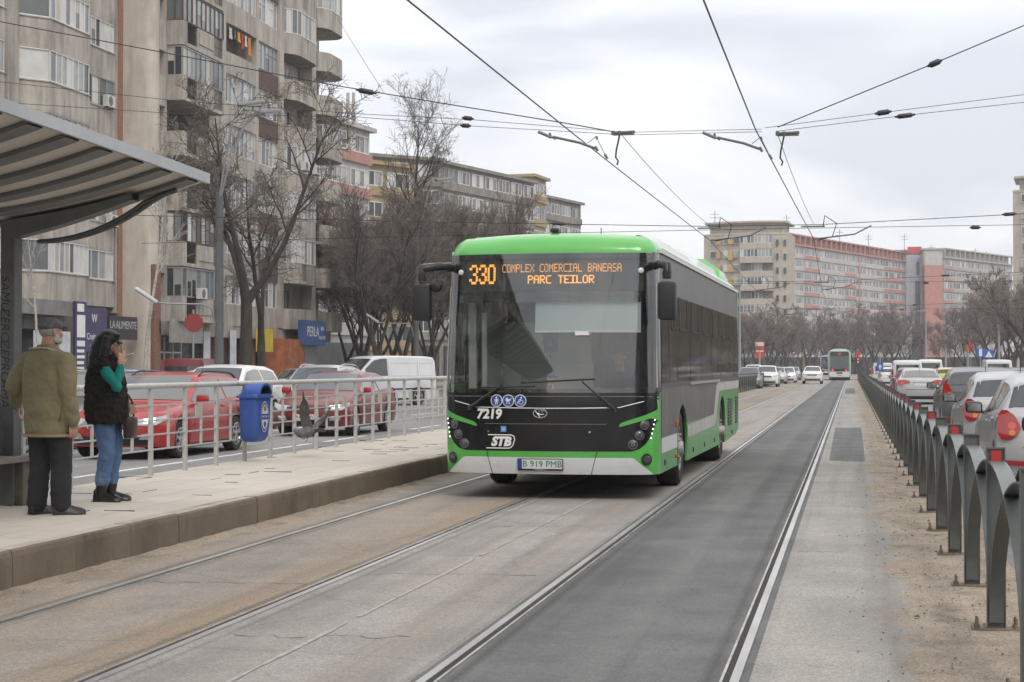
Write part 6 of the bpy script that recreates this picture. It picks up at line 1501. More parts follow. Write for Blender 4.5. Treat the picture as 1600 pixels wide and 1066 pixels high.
# platform slab: gently uneven top
rows = []; rnd = random.Random(8)
y = -4.
while y < PY1+.01:
    rows.append([(lerp(PX0, PX1-.155, k/8), y, PZ+rnd.uniform(-.004, .004)) for k in range(9)]); y += .5
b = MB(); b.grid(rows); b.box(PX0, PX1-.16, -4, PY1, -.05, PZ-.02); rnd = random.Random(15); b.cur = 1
for i in range(46):      # dark strips: open joints plus painted shadow lines of uneven slabs
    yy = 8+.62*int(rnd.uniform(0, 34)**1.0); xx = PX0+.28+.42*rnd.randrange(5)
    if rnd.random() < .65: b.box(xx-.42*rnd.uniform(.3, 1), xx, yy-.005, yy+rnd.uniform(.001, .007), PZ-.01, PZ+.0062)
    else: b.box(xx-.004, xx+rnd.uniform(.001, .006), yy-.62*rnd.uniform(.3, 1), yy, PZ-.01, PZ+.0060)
structure(b.build('platform', [M_PLAT, mat('joint and slab shade', (.15, .125, .10), .95)]))
b = MB(); b.box(PX0-.12, PX0-.004, -4, PY1, -.1, PZ-.015); structure(b.build('platform_back_kerb', mat('back kerb', (.30, .26, .21), .9, var=.2, scale=3, world=True)))
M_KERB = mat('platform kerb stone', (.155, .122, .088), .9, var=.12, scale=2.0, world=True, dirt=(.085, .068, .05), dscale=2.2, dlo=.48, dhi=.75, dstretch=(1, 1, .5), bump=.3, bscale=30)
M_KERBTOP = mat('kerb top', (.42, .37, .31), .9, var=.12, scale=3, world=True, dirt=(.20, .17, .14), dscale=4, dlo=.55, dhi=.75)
# kerb: one row of cast blocks with open joints
b = MB(); y = -4.; rnd = random.Random(3)
while y < PY1:
    x1 = PX1+rnd.uniform(-.006, .006); zt = PZ+rnd.uniform(-.003, .006); g = .012
    prof = [(PX1-.15, -.06), (x1, -.06), (x1-.005, zt-.05), (x1-.012, zt-.012), (x1-.03, zt), (PX1-.15, zt)]
    b.prism(prof[:], lambda x, z: (x, y+g/2, z), lambda x, z: (x, y+1.0-g/2, z), 0)
    b.add([(PX1-.149, y+g/2, zt+.0015), (x1-.032, y+g/2, zt+.0015), (x1-.032, y+1-g/2, zt+.0015), (PX1-.149, y+1-g/2, zt+.0015)], [(0, 1, 2, 3)], 1)
    y += 1.0
b.box(PX1-.14, PX1-.03, -4, PY1, -.06, PZ-.03, 2)
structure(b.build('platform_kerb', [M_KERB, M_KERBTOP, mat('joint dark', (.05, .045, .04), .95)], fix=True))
# litter and sand along the kerb foot
b = MB(); rnd = random.Random(2)
rows = []; y = 3.
while y < 40:
    rows.append([(PX1+.004, y, .012+.012*rnd.random()), (PX1+.06+.1*rnd.random(), y, .002), (PX1+.16+.16*rnd.random(), y, -.0045)]); y += .2
b.grid(rows); structure(b.build('kerb_dust', GM_DIRT, smooth=180))

# ================================================================== white railing
M_RAIL = mat('chipped white railing paint', (.43, .43, .415), .5, var=.08, scale=6, dirt=(.17, .15, .13), dscale=7, dlo=.60, dhi=.72)
RX = -8.02
rl = thing('railing', 'chipped white steel railing with square mesh panels along the back of the tram platform', 'railing', (RX, 18, PZ))
PITCH = 1.053; POSTY = [16.72+PITCH*i for i in range(-9, 36)]
pm = MB(); pm.bbox((0, 0, .5), (.045, .06, 1.08), .004); pmesh = pm.mesh('post', M_RAIL)
im = MB(); im.box(-.012, .012, -.018, .018, .30, .80); imesh = im.mesh('infill_bar', M_RAIL)
qm = MB(); qm.box(-.008, .008, -.19, -.02, .645, .80); qmesh = qm.mesh('badge_plate', mat('beige plate', (.42, .40, .35), .6))
for i, y in enumerate(POSTY):
    link(pmesh, 'post', rl, (0, y-18, 0)); link(imesh, 'infill_bar', rl, (0, y-18+PITCH/2, 0))
    if i % 2 == 0: link(qmesh, 'badge_plate', rl, (0, y-18+PITCH/2, 0))
ya, yb = POSTY[0]-18-.1, POSTY[-1]-18+1.1
b = MB(); b.tube([(0, ya, 1.045), (0, yb, 1.045)], .034, 12); b.build('top_rail', M_RAIL, rl, smooth=60)
for z in (.82, .64, .475, .30):
    b = MB(); b.box(-.008, .008, ya, yb, z-.009, z+.009); b.build('cross_bar', M_RAIL, rl)

# ================================================================== blue litter bin on the railing
M_BIN = mat('blue bin plastic', (.035, .085, .32), .5, var=.06, scale=5, dirt=(.10, .13, .28), dscale=9, dlo=.6, dhi=.8)
bn = thing('litter_bin', 'blue plastic litter bin with a round opening and oval sticker hung on the white railing', 'litter bin', (-7.80, 21.78, .54), pi/2-.22); bn.scale = (.93, .93, 1.0)
def rr(hx, hy, r, n=6):
    p = []
    for sx_, sy_, a0 in ((1, 1, 0), (-1, 1, 90), (-1, -1, 180), (1, -1, 270)):
        for i in range(n+1): a = radians(a0+90*i/n); p.append((sx_*(hx-r)+r*cos(a), sy_*(hy-r)+r*sin(a)))
    return p
b = MB(); rings = []   # local: x along railing, -y = front (toward the platform)
for z, hx, hy, r, dy in ((0, .12, .09, .06, .03), (.02, .16, .12, .07, .02), (.08, .185, .145, .07, .01), (.30, .20, .155, .07, 0), (.50, .205, .16, .07, 0), (.585, .21, .165, .07, 0), (.587, .235, .19, .06, 0), (.615, .235, .19, .06, 0), (.617, .215, .17, .07, 0), (.64, .21, .165, .07, .0)):
    q = rr(hx, hy, r); rings.append([(x, y+dy, z) for x, y in q+[q[0]]])
b.grid(rings); b.add([rings[0][i] for i in range(28)], [tuple(range(28))]); b.build('bucket', M_BIN, bn, smooth=40)
b = MB(); P = []   # barrel lid running front to back, open at the front
for y, sc in ((-.185, 1.0), (-.17, 1.02), (.0, 1.0), (.10, .92), (.16, .72), (.175, .45)):
    P.append([(.165*sc*cos(a)*1.02, y, .63+.15*sc*max(0, sin(a))) for a in [pi*i/14 for i in range(15)]])
b.grid(P); b.grid([[(x*.82, y+.001, .63+(z-.63)*.82) for x, y, z in P[0]], P[0]]); b.build('lid', M_BIN, bn, smooth=50)
b = MB(); b.grid([[(x*.82, -.184, .63+(z-.63)*.82) for x, y, z in P[0]], [(x*.78, .05, .63+(z-.63)*.75) for x, y, z in P[0]]]); k = [(x*.78, .05, .63+(z-.63)*.75) for x, y, z in P[0]]; b.add(k, [tuple(range(len(k)))]); b.build('opening', mat('bin inside', (.012, .012, .02), .9), bn)
# oval sticker following the front
def ell(k, ox=0., oz=0.): return [(ox+.105*k*cos(a), .335+oz+.205*k*sin(a)) for a in [2*pi*i/32 for i in range(32)]]
def on_front(poly, off, m, name, par):
    v, f = slice_poly(poly, .05, .06); b = MB(); b.add([(x, -.1555-off-(.0045 if z > .3 else lerp(-.012, .0045, z/.3)), z) for x, z in v], f); return b.build(name, m, par)
st = on_front(ell(1), .004, mat('sticker white', (.55, .55, .52), .5), 'sticker', bn)
o_ = ell(.93); on_front(o_, .006, M_PIC, 'sticker_ring', st); on_front(ell(.80), .008, MATS['sticker white'], 'sticker_field', st)
on_front([(-.085, .30), (.085, .30), (.085, .375), (-.085, .375)], .010, M_PIC, 'sticker_band', st)
on_front([(-.03, .41), (.03, .41), (.035, .46), (0, .49), (-.035, .46)], .010, mat('crest brown', (.22, .15, .12), .6), 'sticker_crest', st)
on_front([(-.02, .20), (.02, .20), (.03, .25), (0, .28), (-.03, .25)], .010, M_PIC, 'sticker_crest', st)
text('SECTOR 2', .036, M_WHITEM, st, frame_m((0, -.172, .338), (1, 0, 0), (0, 0, 1)), 'sticker_text', extrude=.0005)
b = MB(); b.box(-.15, .15, .15, .20, .40, .46); b.box(-.15, .15, .15, .20, .08, .12); b.build('bracket', M_IRON, bn)

# ================================================================== shelter
M_SHEL = mat('dark grey shelter paint', (.13, .13, .125), .55, var=.15, scale=3)
M_SHELP = mat('shelter post paint', (.125, .13, .13), .6, var=.2, scale=3)
M_FASC = mat('galvanised fascia', (.40, .41, .43), .45, .3, var=.10, scale=2)
M_SOFF = mat('shelter soffit', (.52, .48, .43), .5, var=.12, scale=1.2)
sh = thing('bus_shelter', 'grey platform shelter with a wing shaped canopy and graffiti scrawled post', 'shelter', (-7.6, 14.6, PZ))
SX, SY = -7.6, 14.6
def roofz(x): t = (x+8.1)/2.2; return 2.87+.10*t+.30*t*t   # world z of the soffit
XS = [-8.1+2.2*i/14 for i in range(15)]
Y0_, Y1_ = 5.0, 15.1
def W2S(p): return (p[0]-SX, p[1]-SY, p[2]-PZ)
def tilt(y): return .024*(15.1-y)
b = MB(); lo = [[W2S((x, y, roofz(x)+tilt(y))) for x in XS] for y in (Y0_, Y1_)]; hi = [[W2S((x, y, roofz(x)+.045+tilt(y))) for x in XS] for y in (Y0_, Y1_)]
b.grid(lo); b.build('soffit', M_SOFF, sh, smooth=40)
b = MB(); b.grid(hi); b.grid([lo[1], hi[1]]); b.grid([[lo[0][0], lo[1][0]], [hi[0][0], hi[1][0]]]); b.build('roof_sheet', M_SHEL, sh, smooth=40)
def sbox(bm, x0, x1, y0, y1, z0, z1):
    v = [W2S((x, y, z+tilt(y))) for z in (z0, z1) for y in (y0, y1) for x in (x0, x1)]; bm.add(v, [(0, 2, 3, 1), (4, 5, 7, 6), (0, 1, 5, 4), (2, 6, 7, 3), (0, 4, 6, 2), (1, 3, 7, 5)])
b = MB(); zf = roofz(-5.9); sbox(b, -5.9, -5.86, Y0_, Y1_+.02, zf-.02, zf+.075); b.build('fascia', M_FASC, sh)
y = Y1_-.30
while y > Y0_:
    b = MB(); w_ = .12
    rws = [[W2S((x, y-w_, roofz(x)-.002+tilt(y))), W2S((x, y-w_, roofz(x)-.035+tilt(y))), W2S((x, y+w_, roofz(x)-.035+tilt(y))), W2S((x, y+w_, roofz(x)-.002+tilt(y)))] for x in XS]
    b.grid(rws); b.build('canopy_rib', M_SHEL, sh, smooth=30); y -= .62
# main bracket arm and the curved tie
b = MB(); rws = []
for x in XS:
    if x < -7.75 or x > -6.35: continue
    t = (x+7.75)/1.4; zz = roofz(x)+tilt(14.6); rws.append([W2S((x, 14.52, zz-.03)), W2S((x, 14.52, zz-lerp(.22, .09, t))), W2S((x, 14.68, zz-lerp(.22, .09, t))), W2S((x, 14.68, zz-.03))])
b.grid(rws); b.build('bracket_arm', M_SHEL, sh)
for dx in (0, .07):
    b = MB(); pts = []
    for i in range(12):
        t = i/11; x = lerp(-7.5, -6.15, t)+dx; z = 2.72+.03*t+.50*t**2.2; pts.append(W2S((x, 14.95-.1*t, min(z, roofz(x)-.05))))
    b.tube(pts, .022, 8); b.build('curved_tie', M_SHELP, sh, smooth=60)
for yy in (14.62, 8.6):
    b = MB(); b.bbox(W2S((-7.6, yy, (PZ+2.86+tilt(yy))/2)), (.14, .16, 2.86+tilt(yy)-PZ), .012); po = b.build('post', M_SHELP, sh)
    if yy > 10:
        gm = mat('black spray paint', (.015, .015, .015), .7)
        x = W2S((-7.6, yy-.0812, 0))
        for wd, z0, s_ in (('SAMU', 2.22, .125), ('ZERO', 1.93, .125), ('ZEPRO', 1.60, .125), ('AMA', 1.30, .125)):
            text(wd, s_, gm, po, frame_m((-.022, x[1], z0-PZ), (0, 0, -1), (1, 0, 0)), 'graffiti', extrude=.0008, bold=-.002, shear=.2)
# bench and the black bag on it
bt = thing('bench', 'grey wood bench on a square concrete leg behind the capped man', 'bench', (-7.62, 14.2, PZ))
b = MB()
for i in range(3): b.bbox((-.16+.16*i, 0, .43), (.145, 1.7, .05), .01)
b.build('seat', mat('weathered bench boards', (.20, .19, .17), .85, var=.2, scale=6, stretch=(6, 1, 1)), bt)
for yy in (-.55, .45): b = MB(); b.bbox((0, yy, .20), (.34, .16, .40), .015); b.build('leg', mat('bench concrete', (.15, .135, .11), .9, var=.2, scale=5), bt)
bg_ = thing('bag', 'black travel bag standing on the bench at the left picture edge', 'bag', (-7.66, 14.05, PZ+.456))
b = MB(); b.bbox((0, 0, .26), (.36, .5, .52), .09); b.build('bag_body', mat('black nylon', (.012, .012, .013), .7, var=.3, scale=9), bg_, smooth=50)
b = MB(); b.tube([(.1, -.12, .5), (.1, -.1, .58), (.1, .1, .58), (.1, .12, .5)], .012, 6); b.build('handle', M_BBLACK2, bg_)

# ================================================================== dark arched fence along the track
M_FEN = mat('grey green fence paint', (.105, .115, .112), .36, .15, var=.12, scale=5, dirt=(.20, .17, .13), dscale=5, dlo=.62, dhi=.85)
M_FRED = mat('red reflector', (.42, .03, .03), .35)
pb_ = MB()      # channel post, web facing along the track
pb_.box(-.048, .048, -.004, .004, .02, 1.07); pb_.box(-.054, -.048, -.022, .022, .02, 1.075); pb_.box(.048, .054, -.022, .022, .02, 1.075); pb_.box(-.048, .048, -.020, -.0042, 1.062, 1.074)
post_me = pb_.mesh('post', M_FEN)
pb_ = MB(); pb_.box(-.14, .14, -.06, .06, .0, .016)
for a in (-.11, .11):
    for c in (-.035, .035): pb_.lathe([(.016, .016), (.016, .034), (.008, .034), (.008, .075), (.001, .078)], 6, 'Z', (a, c, 0))
plate_me = pb_.mesh('base_plate', mat('rusty base plate', (.16, .13, .10), .8, var=.3, scale=12))
pb_ = MB(); pb_.box(-.028, .028, -.030, -.0215, .975, 1.055); refl_me = pb_.mesh('reflector', M_FRED)
FP = 2.05
def arc_mesh(flip):
    b = MB(); rows = []; n = 18
    for i in range(n+1):
        a = pi/2*i/n; yy = .03+(FP-.06)*(1-cos(a)); zz = .05+.94*sin(a)          # vertical at its foot, flat at its top
        yy = .03+(FP-.06)*(1-cos(a))**1.0
        rows.append((yy, zz))
    if flip: rows = [(FP-y, z) for y, z in rows]
    w = .046 if not flip else .042
    o = []; k = len(rows)
    for i, (y, z) in enumerate(rows):
        y2, z2 = rows[min(k-1, i+1)]; y1, z1 = rows[max(0, i-1)]; d = Vector((y2-y1, z2-z1)).normalized(); nx, nz = -d.y*.005, d.x*.005
        o.append([(-w, y-nx, z-nz), (w, y-nx, z-nz), (w, y+nx, z+nz), (-w, y+nx, z+nz), (-w, y-nx, z-nz)])
    b.grid(o); return b.mesh('arch_strip', M_FEN, smooth=35)
arcA, arcB = arc_mesh(False), arc_mesh(True)
def fence(label, x, y0, n, refl_mod=1, stuff_after=100):
    t = thing('fence', label, 'fence', (x, y0, 0))
    cnt = 0; far = MB()
    for i in range(n):
        p = link(post_me, 'post', t, (0, i*FP, 0)); link(plate_me, 'base_plate', p, (0, 0, 0))
        if i % refl_mod == 1 or refl_mod == 1: link(refl_me, 'reflector', p, (0, 0, 0))
        if i < n-1:
            for me in (arcA, arcB):
                if cnt < 96: link(me, 'arch_strip', t, (0, i*FP, 0)); cnt += 1
                else:
                    o = len(far.v); far.v += [(v.co.x, v.co.y+i*FP, v.co.z) for v in me.vertices]
                    for f in me.polygons: far.f.append([q+o for q in f.vertices]); far.m.append(0)
    if far.v: o = far.build('arch_strip', M_FEN, t); o['kind'] = 'stuff'
fence('dark grey green arched steel fence with red reflectors along the right track', .83, 10.44-FP, 96, 2)
fence('dark arched steel fence along the left road far behind the bus', -6.35, 72, 82, 3)

# ================================================================== people
def fused(b, name, m, parent, voxel=.008, sm=6, disp=0., dscale=.12, seed=0, dec=0):
    """fuse overlapping volumes into one continuous skin"""
    me = b.mesh(name+'_raw', m, fix=True); o = bpy.data.objects.new(name, me); COL.objects.link(o)
    r = o.modifiers.new('r', 'REMESH'); r.mode = 'VOXEL'; r.voxel_size = voxel; r.use_smooth_shade = True
    s = o.modifiers.new('s', 'SMOOTH'); s.factor = .5; s.iterations = sm
    if disp:
        tx = bpy.data.textures.new(name+'_folds', 'CLOUDS'); tx.noise_scale = dscale; tx.noise_depth = 2
        d = o.modifiers.new('d', 'DISPLACE'); d.texture = tx; d.strength = disp; d.mid_level = .5
        t2 = bpy.data.textures.new(name+'_creases', 'CLOUDS'); t2.noise_scale = dscale*.35; t2.noise_depth = 3; t2.noise_basis = 'VORONOI_F2_F1'
        d2 = o.modifiers.new('c', 'DISPLACE'); d2.texture = t2; d2.strength = disp*.2; d2.mid_level = .3
    bpy.context.view_layer.update()
    ev = o.evaluated_get(bpy.context.evaluated_depsgraph_get()); nm = bpy.data.meshes.new_from_object(ev)
    bpy.data.objects.remove(o); bpy.data.meshes.remove(me)
    nm.materials.clear(); nm.materials.append(m); nm.name = name
    nm.polygons.foreach_set('use_smooth', [True]*len(nm.polygons))
    return link(nm, name, parent)
def loft(b, secs, n=20, pw=2.3):
    """secs: (centre, half width, half depth[, tilt axis x]) stacked; superellipse rings in the xy plane"""
    rows = []
    for c, a, d in secs:
        row = []
        for i in range(n+1):
            t = 2*pi*i/n; ct, s_ = cos(t), sin(t)
            row.append((c[0]+a*abs(ct)**(2/pw)*(1 if ct >= 0 else -1), c[1]+d*abs(s_)**(2/pw)*(1 if s_ >= 0 else -1), c[2]))
        rows.append(row)
    b.grid([r[:] for r in rows])
    b.add(rows[0][:-1], [tuple(range(n))]); b.add(rows[-1][:-1], [tuple(range(n))])
def limb(b, pts, rs, n=12):
    b.tube(pts, rs, n)
    for p, r in zip(pts, rs): ball(b, p, (r*.99,)*3, 10, 6)
def ball(b, c, r, nu=14, nv=9, M=None):
    rows = []; c = Vector(c)
    for j in range(nv+1):
        ph = pi*j/nv; row = []
        for i in range(nu+1):
            th = 2*pi*i/nu; v = Vector((r[0]*sin(ph)*cos(th), r[1]*sin(ph)*sin(th), r[2]*cos(ph)))
            if M: v = M @ v
            row.append(c+v)
        rows.append(row)
    b.grid(rows)
def head(b, c, yaw, h=.225, pitch=0.):
    """head facing local +y turned by yaw; c = head centre (ear height)"""
    M = (Matrix.Rotation(yaw, 3, 'Z') @ Matrix.Rotation(pitch, 3, 'X')); c = Vector(c); k = h/.225
    def P(x, y, z): return c + M @ Vector((x, y, z))*k
    ball(b, P(0, -.012, .030), tuple(k*q for q in (.074, .092, .085)), 18, 12, M)
    ball(b, P(0, .022, -.035), tuple(k*q for q in (.058, .066, .072)), 16, 10, M)
    ball(b, P(0, .058, -.085), tuple(k*q for q in (.028, .028, .024)), 12, 8, M)    # chin
    ball(b, P(0, .083, .018), tuple(k*q for q in (.050, .014, .012)), 12, 8, M)     # brow
    b.tube([P(0, .080, .012), P(0, .094, -.016), P(0, .099, -.030)], [.008*k, .010*k, .011*k], 8)   # nose
    for s_ in (-1, 1):
        ball(b, P(s_*.012, .094, -.036), (.009*k,)*3, 8, 6)
        ball(b, P(s_*.036, .070, -.020), tuple(k*q for q in (.022, .018, .016)), 10, 6, M)   # cheeks
        ball(b, P(s_*.078, -.008, -.010), tuple(k*q for q in (.011, .020, .033)), 10, 8, M)   # ears
        ball(b, P(s_*.082, -.015, .0), tuple(k*q for q in (.010, .013, .024)), 10, 8, M)
    ball(b, P(0, .090, -.058), tuple(k*q for q in (.024, .012, .007)), 10, 6, M)    # lips
    ball(b, P(0, .088, -.068), tuple(k*q for q in (.020, .011, .007)), 10, 6, M)
    return P
def eyes(P, parent, k=1., shade=None):
    w = MB(); d = MB()
    for s_ in (-1, 1):
        ball(w, P(s_*.032, .071, .0), (.0115,)*3, 10, 8); ball(d, P(s_*.032, .079, .0), (.006,)*3, 8, 6)
        d.tube([P(s_*.018, .096, .022), P(s_*.034, .095, .026), P(s_*.052, .084, .019)], .0035, 5)
    w.build('eyes', mat('eye white', (.6, .58, .55), .3), parent, smooth=60); d.build('eye_details', mat('eye dark', (.02, .015, .012), .4), parent, smooth=60)
def hand(b, wrist, fwd, palm_n, side, curl=.6, k=1., spread=.10, curls=None):
    """wrist point, direction of the fingers, palm normal (the way the palm looks), side=+1: thumb toward fwd x palm_n"""
    f = Vector(fwd).normalized(); n = Vector(palm_n); n = (n-f*n.dot(f)).normalized(); s = f.cross(n)*side; w = Vector(wrist)
    L_ = .185*k
    for i in range(4):
        u = -.030+.020*i
        b.tube([w+s*u*.5, w+f*.045*k+s*u*k*.95, w+f*.092*k+s*u*k*1.1], [.015*k, .013*k, .0105*k], 8)
    ball(b, w+f*.045*k, (.030*k, .030*k, .018*k), 10, 8, Matrix((s, f, n)).transposed())
    lens = (.068, .078, .084, .076)       # little .. index
    for i in range(4):
        u = -.033+.022*i; cu = (curls[i] if curls else curl)*(1+.12*(1.5-i)*.4); p = w+f*.090*k+s*u*k; d = (f+s*spread*(i-1.5)*.5).normalized(); ax = n
        pts = [p]; segs = (.45, .32, .23); a = 0
        for q, sg_ in enumerate(segs):
            a += cu*(.55, .75, .6)[q]; dd = d*cos(a)+n*sin(a); pts.append(pts[-1]+dd*lens[i]*sg_*k)
        b.tube(pts, [.0098*k, .0092*k, .0084*k, .0066*k], 8); ball(b, pts[-1], (.0066*k,)*3, 8, 6)
    p = w+f*.028*k+s*.030*k; t = (f*.70+s*.72+n*.25).normalized(); t2 = (f*.88+s*.30+n*.45).normalized()
    b.tube([w+f*.012*k+s*.012*k, p, p+t*.040*k, p+t*.040*k+t2*.030*k], [.014*k, .0135*k, .011*k, .008*k], 8); ball(b, p+t*.040*k+t2*.030*k, (.008*k,)*3, 8, 6)
def shoe(b, heel, toe_dir, L_=.28, h=.085, w=.05):
    t = Vector((toe_dir[0], toe_dir[1], 0)).normalized(); s = Vector((t.y, -t.x, 0)); H = Vector(heel)
    secs = []
    for u, hw, zt in ((.0, .030, .09), (.04, .036, .10), (.28, .036, .10), (.45, .040, .075), (.68, .048, .058), (.88, .044, .046), (.98, .028, .034), (1.0, .012, .024)):
        c = H+t*(u*L_-.05); k = []
        for a in (-1, -.9, -.5, 0, .5, .9, 1): k.append(c+s*hw*a*(w/.05)+Vector((0, 0, .004+(zt*h/.085)*(1-abs(a)**3)+(.010 if abs(a) == 1 else 0))))
        k = [c-s*hw*(w/.05)+Vector((0, 0, .003))]+k+[c+s*hw*(w/.05)+Vector((0, 0, .003))]; secs.append(k+[k[0]])
    b.grid(secs); b.add(secs[0][:-1], [tuple(range(len(secs[0])-1))]); b.add(secs[-1][:-1], [tuple(range(len(secs[0])-1))])
M_SKIN = mat('skin warm', (.42, .23, .16), .55, var=.06, scale=20); M_SKIN2 = mat('skin fair', (.47, .27, .19), .5, var=.05, scale=20)
# ---- the man in the olive jacket (back to the camera, head turned right)
man = thing('person', 'person in an olive jacket, dark trousers and grey flat cap standing with back turned', 'person', (-6.80, 13.75, PZ), radians(-18))
b = MB()
P = head(b, (.015, .02, 1.575), radians(-22), .228)
limb(b, [(0, -.03, 1.36), (.005, -.015, 1.45), (.01, .005, 1.53)], [.065, .060, .062])
loft(b, [((0, 0, .84), .15, .11), ((0, 0, .95), .15, .105), ((0, 0, 1.15), .15, .11), ((0, -.01, 1.32), .16, .10), ((0, -.02, 1.40), .08, .07)])
R_SH, R_EL, R_WR = Vector((.195, -.02, 1.33)), Vector((.255, -.03, 1.04)), Vector((.255, .03, .80))
L_SH, L_EL, L_WR = Vector((-.195, -.02, 1.33)), Vector((-.36, -.03, 1.10)), Vector((-.50, .14, .93))
limb(b, [(.05, -.02, 1.36), R_SH, R_EL, R_WR], [.06, .05, .042, .03]); limb(b, [(-.05, -.02, 1.36), L_SH, L_EL, L_WR], [.06, .05, .042, .03])
hand(b, R_WR, (.0, .12, -1), (-1, .3, 0), 1, .7); hand(b, L_WR, (-.3, .4, -.85), (.6, .5, .2), -1, .7)
hips = [(-.085, 0, .84), (.085, .02, .84)]; kn = [(-.09, .01, .46), (.10, .05, .46)]; an = [(-.10, -.02, .09), (.115, .03, .09)]
for h_, k_, a_ in zip(hips, kn, an): limb(b, [h_, k_, a_], [.085, .058, .042])
fused(b, 'body', M_SKIN, man, .0065, 3); eyes(P, man)
b = MB(); limb(b, [(-.09, 0, .86), (-.095, .005, .66), (-.10, .01, .44), (-.105, -.01, .22), (-.11, -.02, .085)], [.115, .108, .092, .088, .086], 16); limb(b, [(.09, .01, .86), (.10, .035, .66), (.11, .05, .45), (.12, .035, .25), (.125, .03, .085)], [.115, .108, .094, .092, .088], 16)
loft(b, [((0, .0, .76), .16, .12), ((0, 0, .86), .165, .125), ((0, 0, .98), .16, .12)])
fused(b, 'trousers', mat('charcoal trousers', (.018, .018, .02), .9, var=.25, scale=8), man, .012, 4, .022, .07)
b = MB()
loft(b, [((0, 0, .675), .205, .150), ((0, 0, .69), .212, .155), ((0, 0, .74), .218, .160), ((0, -.005, .92), .225, .165), ((0, -.01, 1.08), .225, .165), ((0, -.015, 1.22), .228, .16), ((0, -.02, 1.33), .222, .138), ((0, -.022, 1.39), .185, .112), ((0, -.02, 1.435), .125, .088), ((.005, -.012, 1.47), .085, .082)], 28)
limb(b, [(.15, -.02, 1.33), R_SH+Vector((.015, 0, -.01)), (R_SH+R_EL)/2+Vector((.02, 0, 0)), R_EL, (R_EL+R_WR)/2, R_WR+Vector((0, -.005, .02))], [.09, .092, .086, .078, .070, .062], 16)
limb(b, [(-.15, -.02, 1.33), L_SH+Vector((-.015, 0, -.01)), (L_SH+L_EL)/2+Vector((-.01, 0, .01)), L_EL, (L_EL+L_WR)/2, L_WR+Vector((.01, -.02, .02))], [.09, .092, .088, .082, .072, .062], 16)
M_OLIVE = mat('olive jacket cloth', (.185, .162, .092), .85, var=.05, scale=5)
jk = fused(b, 'jacket', M_OLIVE, man, .010, 4, .045, .16)
b = MB(); ring = [(.2165*(abs(cos(t))**.87)*(1 if cos(t) >= 0 else -1), .160*(abs(sin(t))**.87)*(1 if sin(t) >= 0 else -1), .683) for t in [2*pi*i/36 for i in range(36)]]
b.tube(ring, .014, 6, closed=True); b.build('hem', mat('tan hem', (.26, .20, .125), .85), jk, smooth=60)
b = MB(); b.tube([(-.155, -.045, 1.40), (-.11, -.115, 1.432), (0, -.128, 1.437), (.11, -.115, 1.432), (.16, -.04, 1.40)], .006, 5); b.build('piping', mat('pale piping', (.42, .38, .30), .8), jk)
b = MB(); b.tube([(.205, -.075, .80), (.215, -.06, .93)], .006, 5); b.build('pocket_seam', mat('olive seam', (.07, .06, .03), .9), jk)
for h_, a_ in (((-.11, -.045, 0), (.05, 1, 0)), ((.125, .0, 0), (.75, .75, 0))):
    b = MB(); shoe(b, h_, a_, .28, .10, .052); limb(b, [Vector(h_)+Vector((0, .02, .06)), Vector(h_)+Vector((0, .02, .12))], [.05, .048]); b.build('shoe', mat('black shoe leather', (.013, .012, .012), .45), man, smooth=50)
# flat cap and grey hair
Mh = Matrix.Rotation(radians(-22), 3, 'Z')
b = MB(); c = Vector((.015, .02, 1.575)); k = .228/.225
ball(b, c+Mh @ Vector((0, -.018, .005)), (.079, .090, .068), 16, 10, Mh); fused(b, 'hair', mat('grey hair', (.30, .28, .26), .8, var=.3, scale=40), man, .008, 2, .006, .02)
b = MB(); ball(b, c+Mh @ Vector((0, .0, .068)), (.092, .118, .056), 20, 12, Mh @ Matrix.Rotation(radians(-8), 3, 'X')); ball(b, c+Mh @ Vector((0, -.03, .048)), (.090, .092, .045), 20, 12, Mh)
ball(b, c+Mh @ Vector((0, .105, .043)), (.066, .055, .012), 16, 8, Mh @ Matrix.Rotation(radians(-14), 3, 'X'))
fused(b, 'cap', mat('grey wool cap', (.12, .12, .128), .95, var=.25, scale=30), man, .007, 5, .006, .03)
b = MB(); ball(b, c+Mh @ Vector((0, .055, -.078)), (.056, .046, .036), 14, 8, Mh); ball(b, c+Mh @ Vector((.048, .02, -.055)), (.022, .036, .045), 12, 8, Mh); ball(b, c+Mh @ Vector((-.048, .02, -.055)), (.022, .036, .045), 12, 8, Mh); fused(b, 'beard', mat('white beard', (.42, .40, .37), .9), man, .007, 2, .008, .02)

# ---- the woman with black hair (profile to the right)
wo = thing('person', 'person with long black hair, dark fur vest, teal sleeves and cropped jeans, smoking', 'person', (-6.92, 15.2, PZ), radians(-82))
b = MB(); HC = Vector((0, .035, 1.505))
P = head(b, HC, radians(-6), .213, radians(-4))
limb(b, [(0, -.02, 1.30), (0, -.005, 1.37), (0, .015, 1.45)], [.055, .048, .050])
loft(b, [((0, 0, .80), .15, .11), ((0, 0, .92), .14, .10), ((0, 0, 1.04), .12, .09), ((0, 0, 1.20), .14, .10), ((0, -.01, 1.29), .14, .08), ((0, -.01, 1.34), .06, .06)])
RS, RE, RW = Vector((.165, -.01, 1.285)), Vector((.20, .155, 1.085)), Vector((.115, .165, 1.285))
LS, LE, LW = Vector((-.165, -.01, 1.285)), Vector((-.19, .03, 1.03)), Vector((-.12, .17, .93))
limb(b, [(.05, -.01, 1.29), RS, RE, RW], [.05, .042, .036, .024]); limb(b, [(-.05, -.01, 1.29), LS, LE, LW], [.05, .042, .036, .024])
hand(b, RW, (-.15, .10, 1), (-.6, -.7, .1), -1, .8, .95, curls=(1.0, .9, .35, .3)); hand(b, LW, (.1, .5, -.7), (.8, 0, .2), -1, .8, .95)
